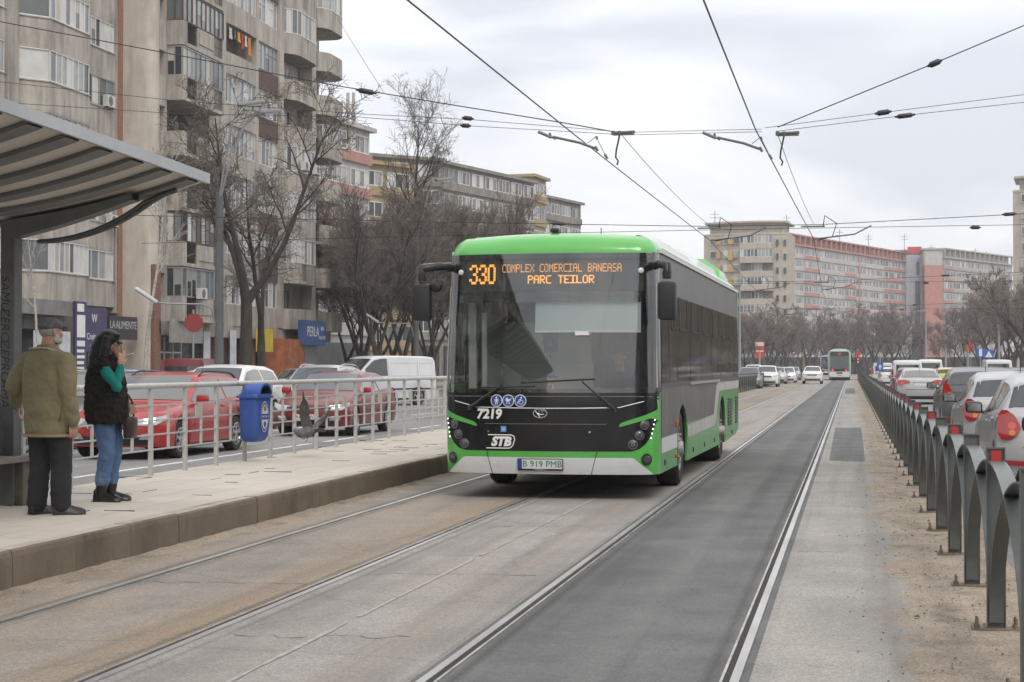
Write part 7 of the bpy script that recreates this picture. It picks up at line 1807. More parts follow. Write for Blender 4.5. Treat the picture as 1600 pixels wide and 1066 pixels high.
for sg, k0, a0 in ((1, (.075, .03, .46), (.07, -.02, .10)), (-1, (-.075, .05, .46), (-.07, .03, .10))): limb(b, [(sg*.08, 0, .82), k0, a0], [.09, .058, .040])
fused(b, 'body', M_SKIN2, wo, .006, 3); eyes(P, wo)
M_JEAN = mat('worn blue jeans', (.075, .135, .26), .9, var=.22, scale=5, dirt=(.20, .28, .38), dscale=4, dlo=.55, dhi=.75)
b = MB(); limb(b, [(.08, -.005, .86), (.082, .01, .66), (.08, .03, .46), (.075, .0, .30), (.07, -.02, .19)], [.110, .098, .080, .072, .070], 16); limb(b, [(-.08, .0, .86), (-.08, .03, .66), (-.075, .05, .46), (-.07, .03, .30), (-.07, .025, .19)], [.110, .098, .080, .072, .070], 16)
loft(b, [((0, 0, .76), .155, .125), ((0, 0, .88), .16, .125), ((0, 0, 1.0), .14, .11)])
fused(b, 'jeans', M_JEAN, wo, .010, 4, .018, .06)
b = MB()
limb(b, [(.13, -.01, 1.29), RS, (RS+RE)/2+Vector((.005, 0, 0)), RE, (RE+RW)/2, RW+Vector((0, 0, -.015))], [.062, .062, .057, .054, .046, .038], 14)
limb(b, [(-.13, -.01, 1.29), LS, LE, LW+Vector((0, -.02, .02))], [.062, .062, .054, .038], 14)
fused(b, 'sleeves', mat('teal knit', (.005, .19, .165), .9, var=.12, scale=30), wo, .008, 4, .010, .05)
b = MB()
loft(b, [((0, .01, .735), .20, .175), ((0, .01, .76), .222, .192), ((0, .0, .88), .232, .20), ((0, -.005, 1.02), .222, .19), ((0, -.01, 1.15), .215, .178), ((0, -.015, 1.27), .205, .15), ((0, -.015, 1.33), .15, .115), ((0, -.01, 1.39), .09, .09)], 28)
for sg in (-1, 1): ball(b, (sg*.165, -.01, 1.275), (.085, .085, .085))
fused(b, 'fur_vest', mat('dark brown fur', (.016, .012, .009), 1.0, var=.5, scale=45, bump=1., bscale=120), wo, .010, 3, .050, .045)
# hair: cap of hair and a long fall to the shoulder blades
b = MB(); ball(b, HC+Vector((0, -.022, .032)), (.094, .108, .094), 18, 12)
b.tube([HC+Vector((0, -.04, .04)), HC+Vector((0, -.095, -.05)), HC+Vector((0, -.115, -.15)), HC+Vector((0, -.12, -.24)), HC+Vector((0, -.125, -.30))], [.092, .098, .100, .085, .05], 16)
for sg in (-1, 1): b.tube([HC+Vector((sg*.062, -.01, .05)), HC+Vector((sg*.085, -.02, -.05)), HC+Vector((sg*.085, -.035, -.14)), HC+Vector((sg*.075, -.05, -.22))], [.045, .046, .052, .03], 12)
ball(b, HC+Vector((0, .062, .068)), (.068, .040, .024), 14, 8)
fused(b, 'hair', mat('black hair', (.006, .0055, .0055), .5, var=.4, scale=30, stretch=(1, 1, .15)), wo, .008, 3, .012, .06)
b = MB(); b.bbox(P(0, .10, .002), (.13*.95, .022, .034), .01); b.build('sunglasses', mat('sunglass black', (.008, .007, .007), .15), wo)
for h_, a_ in (((.07, -.05, 0), (.0, 1, 0)), ((-.07, .0, 0), (-.1, 1, 0))):
    b = MB(); shoe(b, h_, a_, .265, .10, .046); H_ = Vector(h_); limb(b, [H_+Vector((0, .015, .06)), H_+Vector((0, .028, .15)), H_+Vector((0, .03, .24))], [.050, .056, .060], 14); b.box(h_[0]-.036, h_[0]+.036, h_[1]-.05, h_[1]+.02, 0, .035); b.build('boot', mat('black boot leather', (.011, .010, .010), .28), wo, smooth=50)
cg = Vector((.085, .215, 1.385)); tip = Vector((.075, .285, 1.40))
b = MB(); b.tube([cg, tip], .004, 8); o = b.build('cigarette', mat('cigarette paper', (.7, .68, .64), .8)); o.matrix_world = Matrix.Translation(wo.location) @ Matrix.Rotation(radians(-82), 4, 'Z'); tag(o, 'white cigarette between the fingers of the person in the fur vest', 'cigarette')
hb = thing('handbag', 'dark brown leather handbag hanging in front of the fur vest', 'bag', wo.matrix_world @ Vector((0, 0, 0)) if False else (-6.92+.215, 15.2+.06, PZ+.585), radians(-82))
b = MB(); b.bbox((0, 0, .11), (.26, .09, .21), .04); b.build('pouch', mat('brown leather', (.035, .018, .016), .4, var=.2, scale=8), hb, smooth=50)
b = MB(); b.tube([(-.11, 0, .2), (-.09, .0, .33), (0, -.02, .42), (.09, 0, .33), (.11, 0, .2)], .009, 6); b.build('strap', M_BBLACK2, hb)

# ---- the bus driver, seated in the cab
dr = thing('person', 'driver in a dark top seated behind the bus windscreen', 'person', BM @ Vector((.62, 1.62, .46)), pi+radians(-.8))
b = MB(); P = head(b, (0, .04, 1.20), 0, .225); limb(b, [(0, -.03, 1.0), (0, -.01, 1.07), (0, .02, 1.14)], [.06, .055, .056])
loft(b, [((0, -.02, .52), .17, .12), ((0, -.03, .72), .16, .12), ((0, -.03, .92), .18, .11), ((0, -.03, 1.0), .09, .08)])
for sg in (-1, 1):
    S_, E_, W_ = Vector((sg*.2, -.02, .95)), Vector((sg*.27, .18, .74)), Vector((sg*.20, .50, .80)); limb(b, [(sg*.05, -.02, .97), S_, E_, W_], [.06, .05, .042, .03]); hand(b, W_, (-.2*sg, 1, .2), (0, .3, -1), -sg, .9)
    limb(b, [(sg*.09, 0, .55), (sg*.11, .42, .56), (sg*.12, .50, .12)], [.09, .06, .045])
fused(b, 'body', M_SKIN, dr, .009, 3); eyes(P, dr)
b = MB(); loft(b, [((0, -.02, .50), .19, .15), ((0, -.03, .72), .19, .15), ((0, -.03, .92), .21, .13), ((0, -.03, 1.02), .11, .09)])
for sg in (-1, 1): S_, E_, W_ = Vector((sg*.2, -.02, .95)), Vector((sg*.27, .18, .74)), Vector((sg*.20, .49, .80)); limb(b, [(sg*.1, -.02, .95), S_, E_, W_], [.08, .075, .06, .045])
fused(b, 'jumper', mat('driver jumper', (.03, .035, .05), .9), dr, .014, 3, .01, .06)
b = MB()
for sg in (-1, 1): limb(b, [(sg*.09, 0, .55), (sg*.11, .42, .56), (sg*.12, .50, .14)], [.105, .08, .065])
fused(b, 'trousers', MATS['charcoal trousers'], dr, .014, 3)
b = MB(); ball(b, (0, .02, 1.245), (.082, .10, .075)); b.build('hair', mat('dark hair', (.03, .022, .016), .7), dr, smooth=60)

# ================================================================== pigeon in flight
M_PIG = mat('slate pigeon feathers', (.13, .13, .135), .8, var=.45, scale=20); M_PIGD = mat('dark wing feathers', (.095, .09, .088), .8, var=.5, scale=14, stretch=(1, 8, 1))
pc = at_x(478, 676, -7.45)
pg = thing('pigeon', 'slate grey pigeon flapping low in front of the white railing', 'pigeon', pc, radians(62))
pg.rotation_euler = (radians(-12), radians(30), radians(64)); pg.scale = (1.25, 1.25, 1.25)
b = MB(); ball(b, (0, 0, 0), (.062, .13, .064), 16, 10); ball(b, (0, .115, .03), (.042, .055, .042)); ball(b, (0, .158, .058), (.029, .035, .029)); b.tube([(0, .18, .056), (0, .208, .048)], [.010, .003], 6)
b.tube([(0, -.08, 0), (0, -.14, .0)], [.045, .03], 10)
fused(b, 'body', M_PIG, pg, .008, 3)
def wing(root, tip_dir, back, length, name):
    t = Vector(tip_dir).normalized(); k = Vector(back); k = (k-t*k.dot(t)).normalized(); r = Vector(root); n = t.cross(k)
    b = MB(); top = []; bot = []
    for i in range(11):
        u = i/10; lead = r+t*length*u+k*(-.02*sin(pi*u)+.10*u**3)+n*.03*sin(pi*u*.9); ch = .13*(1-.15*u) if u < .6 else .118*(1-((u-.6)/.45)**2)
        top.append(lead); bot.append(lead+k*max(.012, ch)+n*.006)
    rows = [[p+n*.004 for p in top], [lerp(p, q, .5)+n*.012 for p, q in zip(top, bot)], bot, [lerp(p, q, .5) for p, q in zip(top, bot)], [p-n*.004 for p in top]]
    b.grid(rows)
    for i in range(7):   # primary feather tips
        u = .55+.45*i/6; lead = r+t*length*u+k*(-.02*sin(pi*u)+.10*u**3); d = (k*(1-.8*i/6)+t*(.35+.8*i/6)).normalized(); e = lead+k*.07*(1-i/8); s_ = d.cross(n)*.014
        b.add([e-s_, e+s_, e+d*.085+s_*.6, e+d*.10, e+d*.085-s_*.6], [(0, 1, 2, 3, 4)])
    return b.build(name, M_PIGD, pg, smooth=40)
wing((.03, .03, .04), (.35, -.25, 1), (-.1, -1, .0), .34, 'wing'); wing((-.03, .03, .04), (-.75, -.1, .62), (0, -1, .1), .34, 'wing')
b = MB(); b.grid([[(-.02+.04*i/4, -.12, .004) for i in range(5)], [(-.055+.11*i/4, -.25-.012*(2-abs(i-2)), -.012) for i in range(5)], [(-.02+.04*i/4, -.12, -.006) for i in range(5)]]); b.build('tail', M_PIGD, pg)
b = MB()
for sg in (-1, 1): b.tube([(sg*.02, -.02, -.05), (sg*.022, -.03, -.09), (sg*.022, .0, -.105)], .005, 5)
b.build('foot', mat('pigeon foot pink', (.35, .12, .10), .7), pg)
# ================================================================== bare trees
M_BARK = mat('dark bark', (.050, .042, .036), .95, var=.35, scale=5, stretch=(1, 1, .3), bump=.6, bscale=30)
M_TWIG = mat('bare twigs', (.15, .127, .108), .95, var=.2, scale=2)
M_TWIGB = mat('brown twigs', (.165, .140, .120), .95, var=.2, scale=2)
M_BIRCH = mat('pale young bark', (.34, .32, .29), .9, var=.3, scale=9)
def tree_meshes(key, height, r0, seed, forks=1, trunk_frac=.28, spread=.75, up=.35, n1=9, n2=6, n3=6, n4=4, twig_r=.011, lean=(0, 0), mt=M_BARK, mc=M_TWIG, droop=0.):
    rnd = random.Random(seed); T = MB(); Cn = MB()
    def seg(b, p, d, length, ra, rb, n, wob, bias):
        pts = [p]; rs = [ra]; k = max(2, min(6, int(length/.5)+1)); dd = d.copy()
        for i in range(k):
            dd = (dd+Vector((rnd.gauss(0, wob), rnd.gauss(0, wob), rnd.gauss(0, wob)+bias))).normalized()
            pts.append(pts[-1]+dd*length/k); rs.append(lerp(ra, rb, (i+1)/k))
        b.tube(pts, rs, n, caps=False); return pts, rs, dd
    def side(d, ang):
        ax = d.orthogonal().normalized(); ax.rotate(Matrix.Rotation(rnd.uniform(0, 2*pi), 3, d)); v = d.copy(); v.rotate(Matrix.Rotation(ang, 3, ax)); return v.normalized()
    def pick(pts, rs, t):
        f = t*(len(pts)-1); i = min(len(pts)-2, int(f)); return pts[i].lerp(pts[i+1], f-i), lerp(rs[i], rs[i+1], f-i), (pts[i+1]-pts[i]).normalized()
    NS = [n1, n2, n3, n4]
    def grow(pts, rs, length, level):
        if level > 3: return
        n = NS[level]
        for i in range(n):
            t = (.30 if level == 0 else .18)+(.80 if level else .68)*(i+rnd.random())/n; t = min(t, 1.0)
            p, r, d = pick(pts, rs, t)
            ang = rnd.uniform(.45, .95)*spread*(1.1 if level < 2 else 1.25)
            v = side(d, ang); v = (v+Vector((0, 0, up*(.5 if level == 0 else .3)-droop*level*.3))).normalized()
            ln = length*rnd.uniform(.42, .68)*(1.05-.35*t)*(1.05 if level else 1)
            ra = max(twig_r, r*rnd.uniform(.48, .66)); rb = max(twig_r*.7, ra*.35)
            if level >= 2: ra = twig_r*(1.15 if level == 2 else .9); rb = twig_r*.6
            b = T if level < 2 else Cn
            q, s, _ = seg(b, p, v, ln, ra, rb, 7 if level == 0 else 5 if level == 1 else 3, .10+.04*level, .05*up-droop*.06)
            grow(q, s, ln, level+1)
    tops = []
    base = Vector((0, 0, -.1)); d0 = Vector((lean[0], lean[1], 1)).normalized()
    tl = height*trunk_frac
    T.tube([base+Vector((0, 0, -.1)), base+Vector((0, 0, .15)), base+Vector((0, 0, .5))], [r0*1.5, r0*1.2, r0*1.02], 9, caps=False)
    pts, rs, d = seg(T, base+Vector((0, 0, .45)), d0, tl, r0, r0*.82, 9, .03, .02)
    if forks == 1:
        q, s, _ = seg(T, pts[-1], d, height-tl, r0*.82, .02, 8, .05, .10); grow(q, s, (height-tl)*.62, 0)
    else:
        for k in range(forks):
            v = d.copy(); ax = Matrix.Rotation(2*pi*k/forks+rnd.uniform(-.3, .3), 3, 'Z') @ Vector((1, 0, 0)); v.rotate(Matrix.Rotation(rnd.uniform(.18, .48)*spread*1.3, 3, ax))
            q, s, _ = seg(T, pts[-1], v, (height-tl)*rnd.uniform(.78, 1.0), r0*rnd.uniform(.5, .68), .02, 7, .09, .06*up); T.tube([pts[-1]-d*.6, pts[-1]-d*.05, q[1].lerp(pts[-1], .5), q[1]], [r0*.84, r0*.78, max(s[1]*1.15, r0*.55), s[1]*1.02], 9, caps=False); grow(q, s, (height-tl)*.60, 0)
    return T.mesh(key+'_trunk', mt, smooth=60), Cn.mesh(key+'_crown', mc, fix=False)
TM = {}
TM['broad'] = tree_meshes('broad', 11.5, .25, 5, forks=3, trunk_frac=.30, spread=1.05, up=.25, n1=8, n2=6, n3=6, n4=4)
TM['broad2'] = tree_meshes('broad2', 10.0, .20, 9, forks=2, trunk_frac=.22, spread=1.1, up=.15, n1=9, n2=6, n3=6, n4=3)
TM['tall'] = tree_meshes('tall', 18.5, .27, 14, forks=1, trunk_frac=.30, spread=1.0, up=.55, n1=17, n2=7, n3=6, n4=3, twig_r=.012)
TM['brush'] = tree_meshes('brush', 10.5, .20, 23, forks=4, trunk_frac=.14, spread=.85, up=.55, n1=11, n2=8, n3=7, n4=4, twig_r=.012, mc=M_TWIGB)
TM['brush2'] = tree_meshes('brush2', 12.5, .22, 29, forks=3, trunk_frac=.16, spread=.7, up=.65, n1=12, n2=7, n3=7, n4=4, twig_r=.011, mc=M_TWIGB)
TM['young'] = tree_meshes('young', 8.5, .085, 31, forks=1, trunk_frac=.30, spread=.8, up=.4, n1=10, n2=5, n3=3, n4=0, twig_r=.010, mt=M_BIRCH, mc=M_BIRCH)
TM['far'] = tree_meshes('far', 10, .24, 37, forks=3, trunk_frac=.2, spread=.95, up=.5, n1=9, n2=7, n3=6, n4=3, twig_r=.022, mc=mat('hazy twigs', (.20, .165, .145), .95))
def tree(kind, loc, label, s=1., rz=0., group=None, name='bare_tree'):
    t = thing(name, label, 'tree', loc, rz, group); t.scale = (s, s, s)
    a, c = TM[kind]; link(a, 'trunk', t); link(c, 'crown', t); return t
def px_tree(kind, px, Y, *a, **k): p = at_y(px, 572, Y); return tree(kind, (p.x, Y, k.pop('z', -.0)), *a, **k)
px_tree('broad', 382, 64, 'spreading dark bare tree with a forked trunk in front of the old balconies', 1.08, 1.9)
px_tree('broad2', 408, 66.5, 'second dark leaning bare tree with its trunk crossing beside the spreading one', 1.0, .5)
px_tree('young', 226, 57, 'slender pale barked young tree before the brick pier', .95, .7)
px_tree('young', 66, 54, 'thin pale young tree half hidden behind the graffiti post', .7, 2.7)
px_tree('tall', 648, 100, 'tall slim bare tree rising above every roof left of the bus', .86, .3)
px_tree('tall', 705, 118, 'second tall bare tree behind the bus corner', .62, 2.2)
for i, (k, px, Y, s, rz) in enumerate((('brush', 562, 106, 1.05, .2), ('brush2', 590, 90, .88, 1.4), ('brush', 630, 96, .95, 2.6), ('brush2', 675, 100, .9, 3.7), ('brush2', 760, 112, 1.0, 4.4), ('brush', 720, 106, .98, 5.2), ('brush2', 800, 120, .98, .9), ('brush', 845, 128, .9, 2.0), ('brush', 570, 108, 1.0, 4.1), ('brush', 540, 112, .95, 1.1), ('brush2', 612, 114, .92, 2.9), ('brush', 668, 116, .95, 5.6), ('brush', 590, 122, 1.0, .4))):
    px_tree(k, px, Y, ['bushy brown bare tree just left of the tall slim tree, nearest the blue sign', 'bushy brown bare tree in front of the ochre block', 'bushy brown bare tree under the tall slim tree', 'bushy brown bare tree right behind the left bus mirror', 'upright twiggy tree above the left half of the bus roof', 'bushy tree between the bus corner and the sooty block', 'upright twiggy tree at the right end of the sooty block', 'bushy tree directly behind the bus roof', 'bushy tree behind the white van', 'bushy tree right of the blue shop sign, standing farther back', 'upright twiggy tree directly behind the tall slim tree', 'bushy tree behind the left bus mirror, standing farther back', 'bushy tree deepest in the clump before the ochre block'][i], s, rz, 'brown bare trees between the old block and the bus')
# trees on both sides of the far avenue, copies of one model
rnd = random.Random(77)
for i in range(26):
    px = 1158+i*10.4; Y = rnd.uniform(255, 325)
    if 1275 < px < 1345 and Y < 300: Y = rnd.uniform(305, 330)
    px_tree('far', px, Y, 'hazy bare tree in the row before the far blocks', rnd.uniform(.66, 1.0), rnd.uniform(0, 6), 'hazy trees before the far blocks')
for i, (px, Y, s) in enumerate(((1508, 205, 1.0), (1530, 190, 1.15), (1552, 175, 1.15), (1575, 165, 1.25), (1598, 150, 1.3), (1620, 140, 1.35), (1545, 215, 1.3), (1585, 200, 1.4), (1490, 240, 1.0), (1470, 262, .9), (1610, 170, 1.3), (1565, 235, 1.4))):
    px_tree('far', px, Y, 'dark bare tree in the thick row along the right edge', s*.68, i*1.3, 'dark trees along the right edge')
for i, (px, Y, s) in enumerate(((1165, 190, .9), (1182, 210, .9), (1205, 215, .85), (1228, 235, .9))):
    px_tree('far', px, Y, 'bare tree beside the far left fence and its parked cars', s*.8, i*2.1, 'trees beside the far left fence')
# ================================================================== lamps, wires, signs, tram
M_CPOLE = mat('concrete pole', (.085, .088, .088), .8, var=.2, scale=4, stretch=(1, 1, .3)); M_GPOLE = mat('galvanised pole', (.30, .31, .32), .5, .3, var=.1, scale=3)
M_GARM = mat('grey lamp arm', (.16, .165, .17), .5); M_LUM = mat('luminaire housing', (.22, .23, .24), .5); M_LUMG = mat('luminaire glass', (.55, .57, .6), .2)
def street_lamp(loc, h, label, arms, low=None):
    t = thing('street_lamp', label, 'street lamp', loc, 0)
    b = MB(); b.lathe([(.20, 0), (.19, .05), (.165, .1), (.145, h*.62), (.14, h*.72), (.001, h*.72)], 14, 'Z'); b.build('pole', M_CPOLE, t, smooth=50)
    for dx, dy, rise in arms:
        b = MB(); d = Vector((dx, dy, 0)); b.tube([(0, 0, h*.70), d*.18+Vector((0, 0, h*.80)), d*.62+Vector((0, 0, h-.35)), d+Vector((0, 0, h+rise))], [.05, .042, .036, .03], 8); a = b.build('arm', M_GARM, t, smooth=60)
        u = d.normalized(); yaw = atan2(u.y, u.x); M = Matrix.Rotation(yaw, 3, 'Z') @ Matrix.Rotation(radians(-10), 3, 'Y')
        b = MB(); b.bbox(d+u*.42+Vector((0, 0, h+rise+.08)), (1.0, .34, .14), .05, M); b.build('luminaire', M_LUM, a, smooth=50)
        b = MB(); b.bbox(d+u*.48+Vector((0, 0, h+rise+.0)), (.6, .24, .05), .02, M); b.build('lens', M_LUMG, a)
    if low:
        dx, dy, z = low; d = Vector((dx, dy, 0)); b = MB(); b.tube([(0, 0, z-1.3), d*.12+Vector((0, 0, z-.15)), d*.25+Vector((0, 0, z)), d*.8+Vector((0, 0, z)), d+Vector((0, 0, z+.05))], .03, 8); a = b.build('arm', M_GPOLE, t, smooth=60)
        u = d.normalized(); M = Matrix.Rotation(atan2(u.y, u.x), 3, 'Z') @ Matrix.Rotation(radians(-32), 3, 'Y'); b = MB(); b.bbox(d+u*.3+Vector((0, 0, z+.28)), (.9, .26, .12), .04, M); b.build('luminaire', mat('white luminaire', (.6, .61, .62), .4), a, smooth=50)
    return t
street_lamp((-22.2, 58.2, 0), 10.6, 'grey concrete lamp post with two long arms behind the red estate car', ((.62, .35, .35), (1.0, 1.3, .2)), low=(-1.8, -1.6, 3.75))
street_lamp((-23.6, 92.0, 0), 11.7, 'concrete lamp post half hidden by the left bus mirror', ((1.0, .8, .2),), low=(-1.9, -1.2, 3.9))
# ---- overhead line
M_WIRE = mat('copper wire, dulled', (.045, .042, .040), .5, .4); M_INS = mat('insulator', (.022, .021, .021), .4); M_FIT = mat('steel fitting', (.14, .14, .14), .5, .5)
def wire(name, label, cat, pts, r, m=None, group=None, ins=(), n=5):
    base = Vector(pts[0]); t = thing(name, label, cat, base, 0, group)
    b = MB(); b.tube([Vector(p)-base for p in pts], r, n); b.build('wire', m or M_WIRE, t, smooth=60)
    for (p, q, rr_) in ins:
        p, q = Vector(p)-base, Vector(q)-base; b = MB(); b.tube([p, p.lerp(q, .12), p.lerp(q, .2), p.lerp(q, .8), p.lerp(q, .88), q], [rr_*.4, rr_*.5, rr_, rr_, rr_*.5, rr_*.4], 8); b.build('insulator', M_INS, t, smooth=50)
    return t
def sag(p, q, s, n=12): p, q = Vector(p), Vector(q); return [p.lerp(q, i/n)-Vector((0, 0, s*4*(i/n)*(1-i/n))) for i in range(n+1)]
SUP = [25.6, 48.0, 80.0, 118.0, 160.0]; ZW = 5.05
def contact(label, xs):
    pts = []; ys = [-12]+SUP+[240]
    for (x0, y0), (x1, y1) in zip(zip(xs, ys), zip(xs[1:], ys[1:])): pts += sag((x0, y0, ZW), (x1, y1, ZW), .03 if y1-y0 > 25 else .01, 6)[:-1]
    wire('contact_wire', label, 'overhead wire', pts, .010)
contact('thick contact wire running from the top edge over the bus, left track', [-4.2, -4.10, -3.85, -4.3, -4.25, -4.3, -4.3])
contact('thick contact wire falling from the top edge over the right track', [-1.33, -1.38, -1.0, -1.3, -1.35, -1.3, -1.3])
wire('catenary_wire', 'thin second wire joining the left hanger to the far left support', 'overhead wire', sag(at_y(972, 212, 25.6), (-3.85, 48, ZW+.42), .1), .0055)
wire('catenary_wire', 'thin second wire joining the right hanger to the far right support', 'overhead wire', sag(at_y(1213, 204, 25.6), (-1.0, 48, ZW+.42), .1), .0055)
Yp = 25.6; A = lambda x, y: at_y(x, y, Yp)
def spanw(name, label, pix, r, ins=()): return wire(name, label, 'span wire', [A(*p) for p in pix], r, None, None, [(A(*p), A(*q), w) for p, q, w in ins])
spanw('span_wire', 'thick span wire crossing the old facade down to the left hanger, with a dark insulator', [(-160, 4), (0, 34), (260, 83), (520, 133), (700, 163), (880, 192), (975, 209)], .0085, [((556, 140), (588, 146), .042)])
spanw('span_wire', 'upper thin span wire left of the hangers with one loop insulator', [(-160, 92), (0, 128), (280, 158), (560, 178), (735, 187), (980, 207), (1190, 202)], .0045, [((722, 184), (740, 186), .035)])
spanw('span_wire', 'lower thin span wire left of the hangers with one loop insulator', [(-160, 148), (0, 160), (280, 178), (560, 183), (735, 197), (980, 211), (1190, 206)], .0045, [((719, 196), (736, 197), .035)])
spanw('span_wire', 'steep thick span wire rising to the right picture edge with a dark insulator', [(1215, 199), (1330, 152), (1460, 99), (1600, 40), (1800, -46)], .0085, [((1449, 104), (1472, 94), .045)])
spanw('span_wire', 'upper thin span wire right of the hangers with a loop insulator', [(1195, 200), (1380, 176), (1600, 148), (1800, 122)], .0045, [((1367, 178), (1393, 174), .040)])
spanw('span_wire', 'lower thin span wire right of the hangers with a bar insulator', [(1215, 205), (1410, 181), (1600, 160), (1800, 138)], .0045, [((1398, 183), (1430, 179), .036)])
def hanger(label, c, k):
    """pull-off arm with clamps: c = pixel x offset, k = vertical offset"""
    O = A(985+c, 209+k); t = thing('wire_hanger', label, 'wire hanger', O, 0, 'overhead line hangers')
    q = lambda x, y, dy=0.: at_y(x+c, y+k, Yp+dy)-O
    b = MB(); b.tube([q(956, 208), q(992, 206)], .022, 8); b.tube([q(958, 211), q(990, 210)], .014, 6)
    for x in (958, 968, 988): b.lathe([(.03, -.03), (.03, .03), (.001, .035)], 8, 'Z', q(x, 208))
    b.build('clamp_bar', M_FIT, t)
    b = MB(); b.tube([q(841, 206), q(862, 215)], .024, 7); b.tube([q(861, 215), q(859, 208)], .02, 6); b.tube([q(862, 214), q(868, 218)], .016, 6); b.tube([q(864, 214), q(905, 223), q(930, 232)], .020, 8); b.tube([q(930, 229), q(934, 236)], .024, 6); b.build('steady_arm', M_FIT, t, smooth=50)
    b = MB(); b.tube([q(968, 212), q(963, 235), q(962, 246), q(966, 252), q(964, 258)], .014, 6); b.build('feeder_loop', M_INS, t, smooth=60)
    b = MB(); b.tube([q(932, 213), q(933, 218)], .018, 6); b.tube([q(933, 217), q(948, 247)], .006, 5); b.tube([q(945, 241), q(949, 248)], .022, 6); b.tube([q(918, 224), q(932, 213)], .006, 5); b.build('dropper', M_FIT, t)
hanger('overhead hanger with steady arm above the bus roof, left track', 0, 0)
hanger('overhead hanger with steady arm to the right, right track', 257, 1)
# farther supports
def far_support(Y, label, z, cx, wires):
    t = thing('wire_hanger', label, 'wire hanger', (0, Y, z), 0, 'overhead line hangers')
    for x in cx:
        b = MB(); b.tube([(x-.35, 0, .35), (x+.3, 0, .35)], .025, 6); b.build('clamp_bar', M_FIT, t)
        b = MB(); b.tube([(x, 0, 0), (x+1.1, .0, .12), (x+1.55, 0, .35)], .022, 6); b.build('steady_arm', M_FIT, t, smooth=50)
        b = MB(); b.tube([(x+.25, 0, .35), (x+.30, -.3, .62), (x+.62, -.3, .40), (x+.5, -.1, .05), (x+.15, 0, -.02)], .014, 6); b.build('feeder_loop', M_INS, t, smooth=60)
    wire('span_wire', wires[0], 'span wire', sag((-21, Y, z+1.0), (-4.0, Y, z+.40), .02, 8)+sag((-3.9, Y, z+.40), (-.9, Y, z+.40), .0, 3)+sag((-.8, Y, z+.4), (17.5, Y, z+1.15), .02, 8), .010, None, None, [((4.0, Y, z+.59), (4.4, Y, z+.61), .05), ((-8.4, Y, z+.55), (-7.9, Y, z+.53), .05)])
    wire('span_wire', wires[1], 'span wire', sag((-21, Y+.6, z+.2), (17.5, Y+.6, z+.30), -.10, 12), .008, None, None, [((3.2, Y+.6, z+.30), (3.5, Y+.6, z+.30), .05)])
far_support(48.0, 'second overhead hanger pair above the far end of the bus roof', ZW, (-3.85, -1.0), ('upper span wire of the second support, above the pink roof line', 'lower span wire of the second support'))
far_support(80.0, 'third overhead hanger pair, small against the pink block', ZW, (-4.3, -1.3), ('upper span wire of the third support', 'lower span wire of the third support'))
far_support(118.0, 'fourth overhead hanger pair, tiny above the white crossover', ZW, (-4.25, -1.35), ('upper span wire of the fourth support', 'lower span wire of the fourth support'))
wire('span_wire', 'faint wire slanting from the old block roof at the top left into the sky', 'span wire', [at_y(528, 30, 60), at_y(565, 90, 60), at_y(600, 145, 60)], .008)
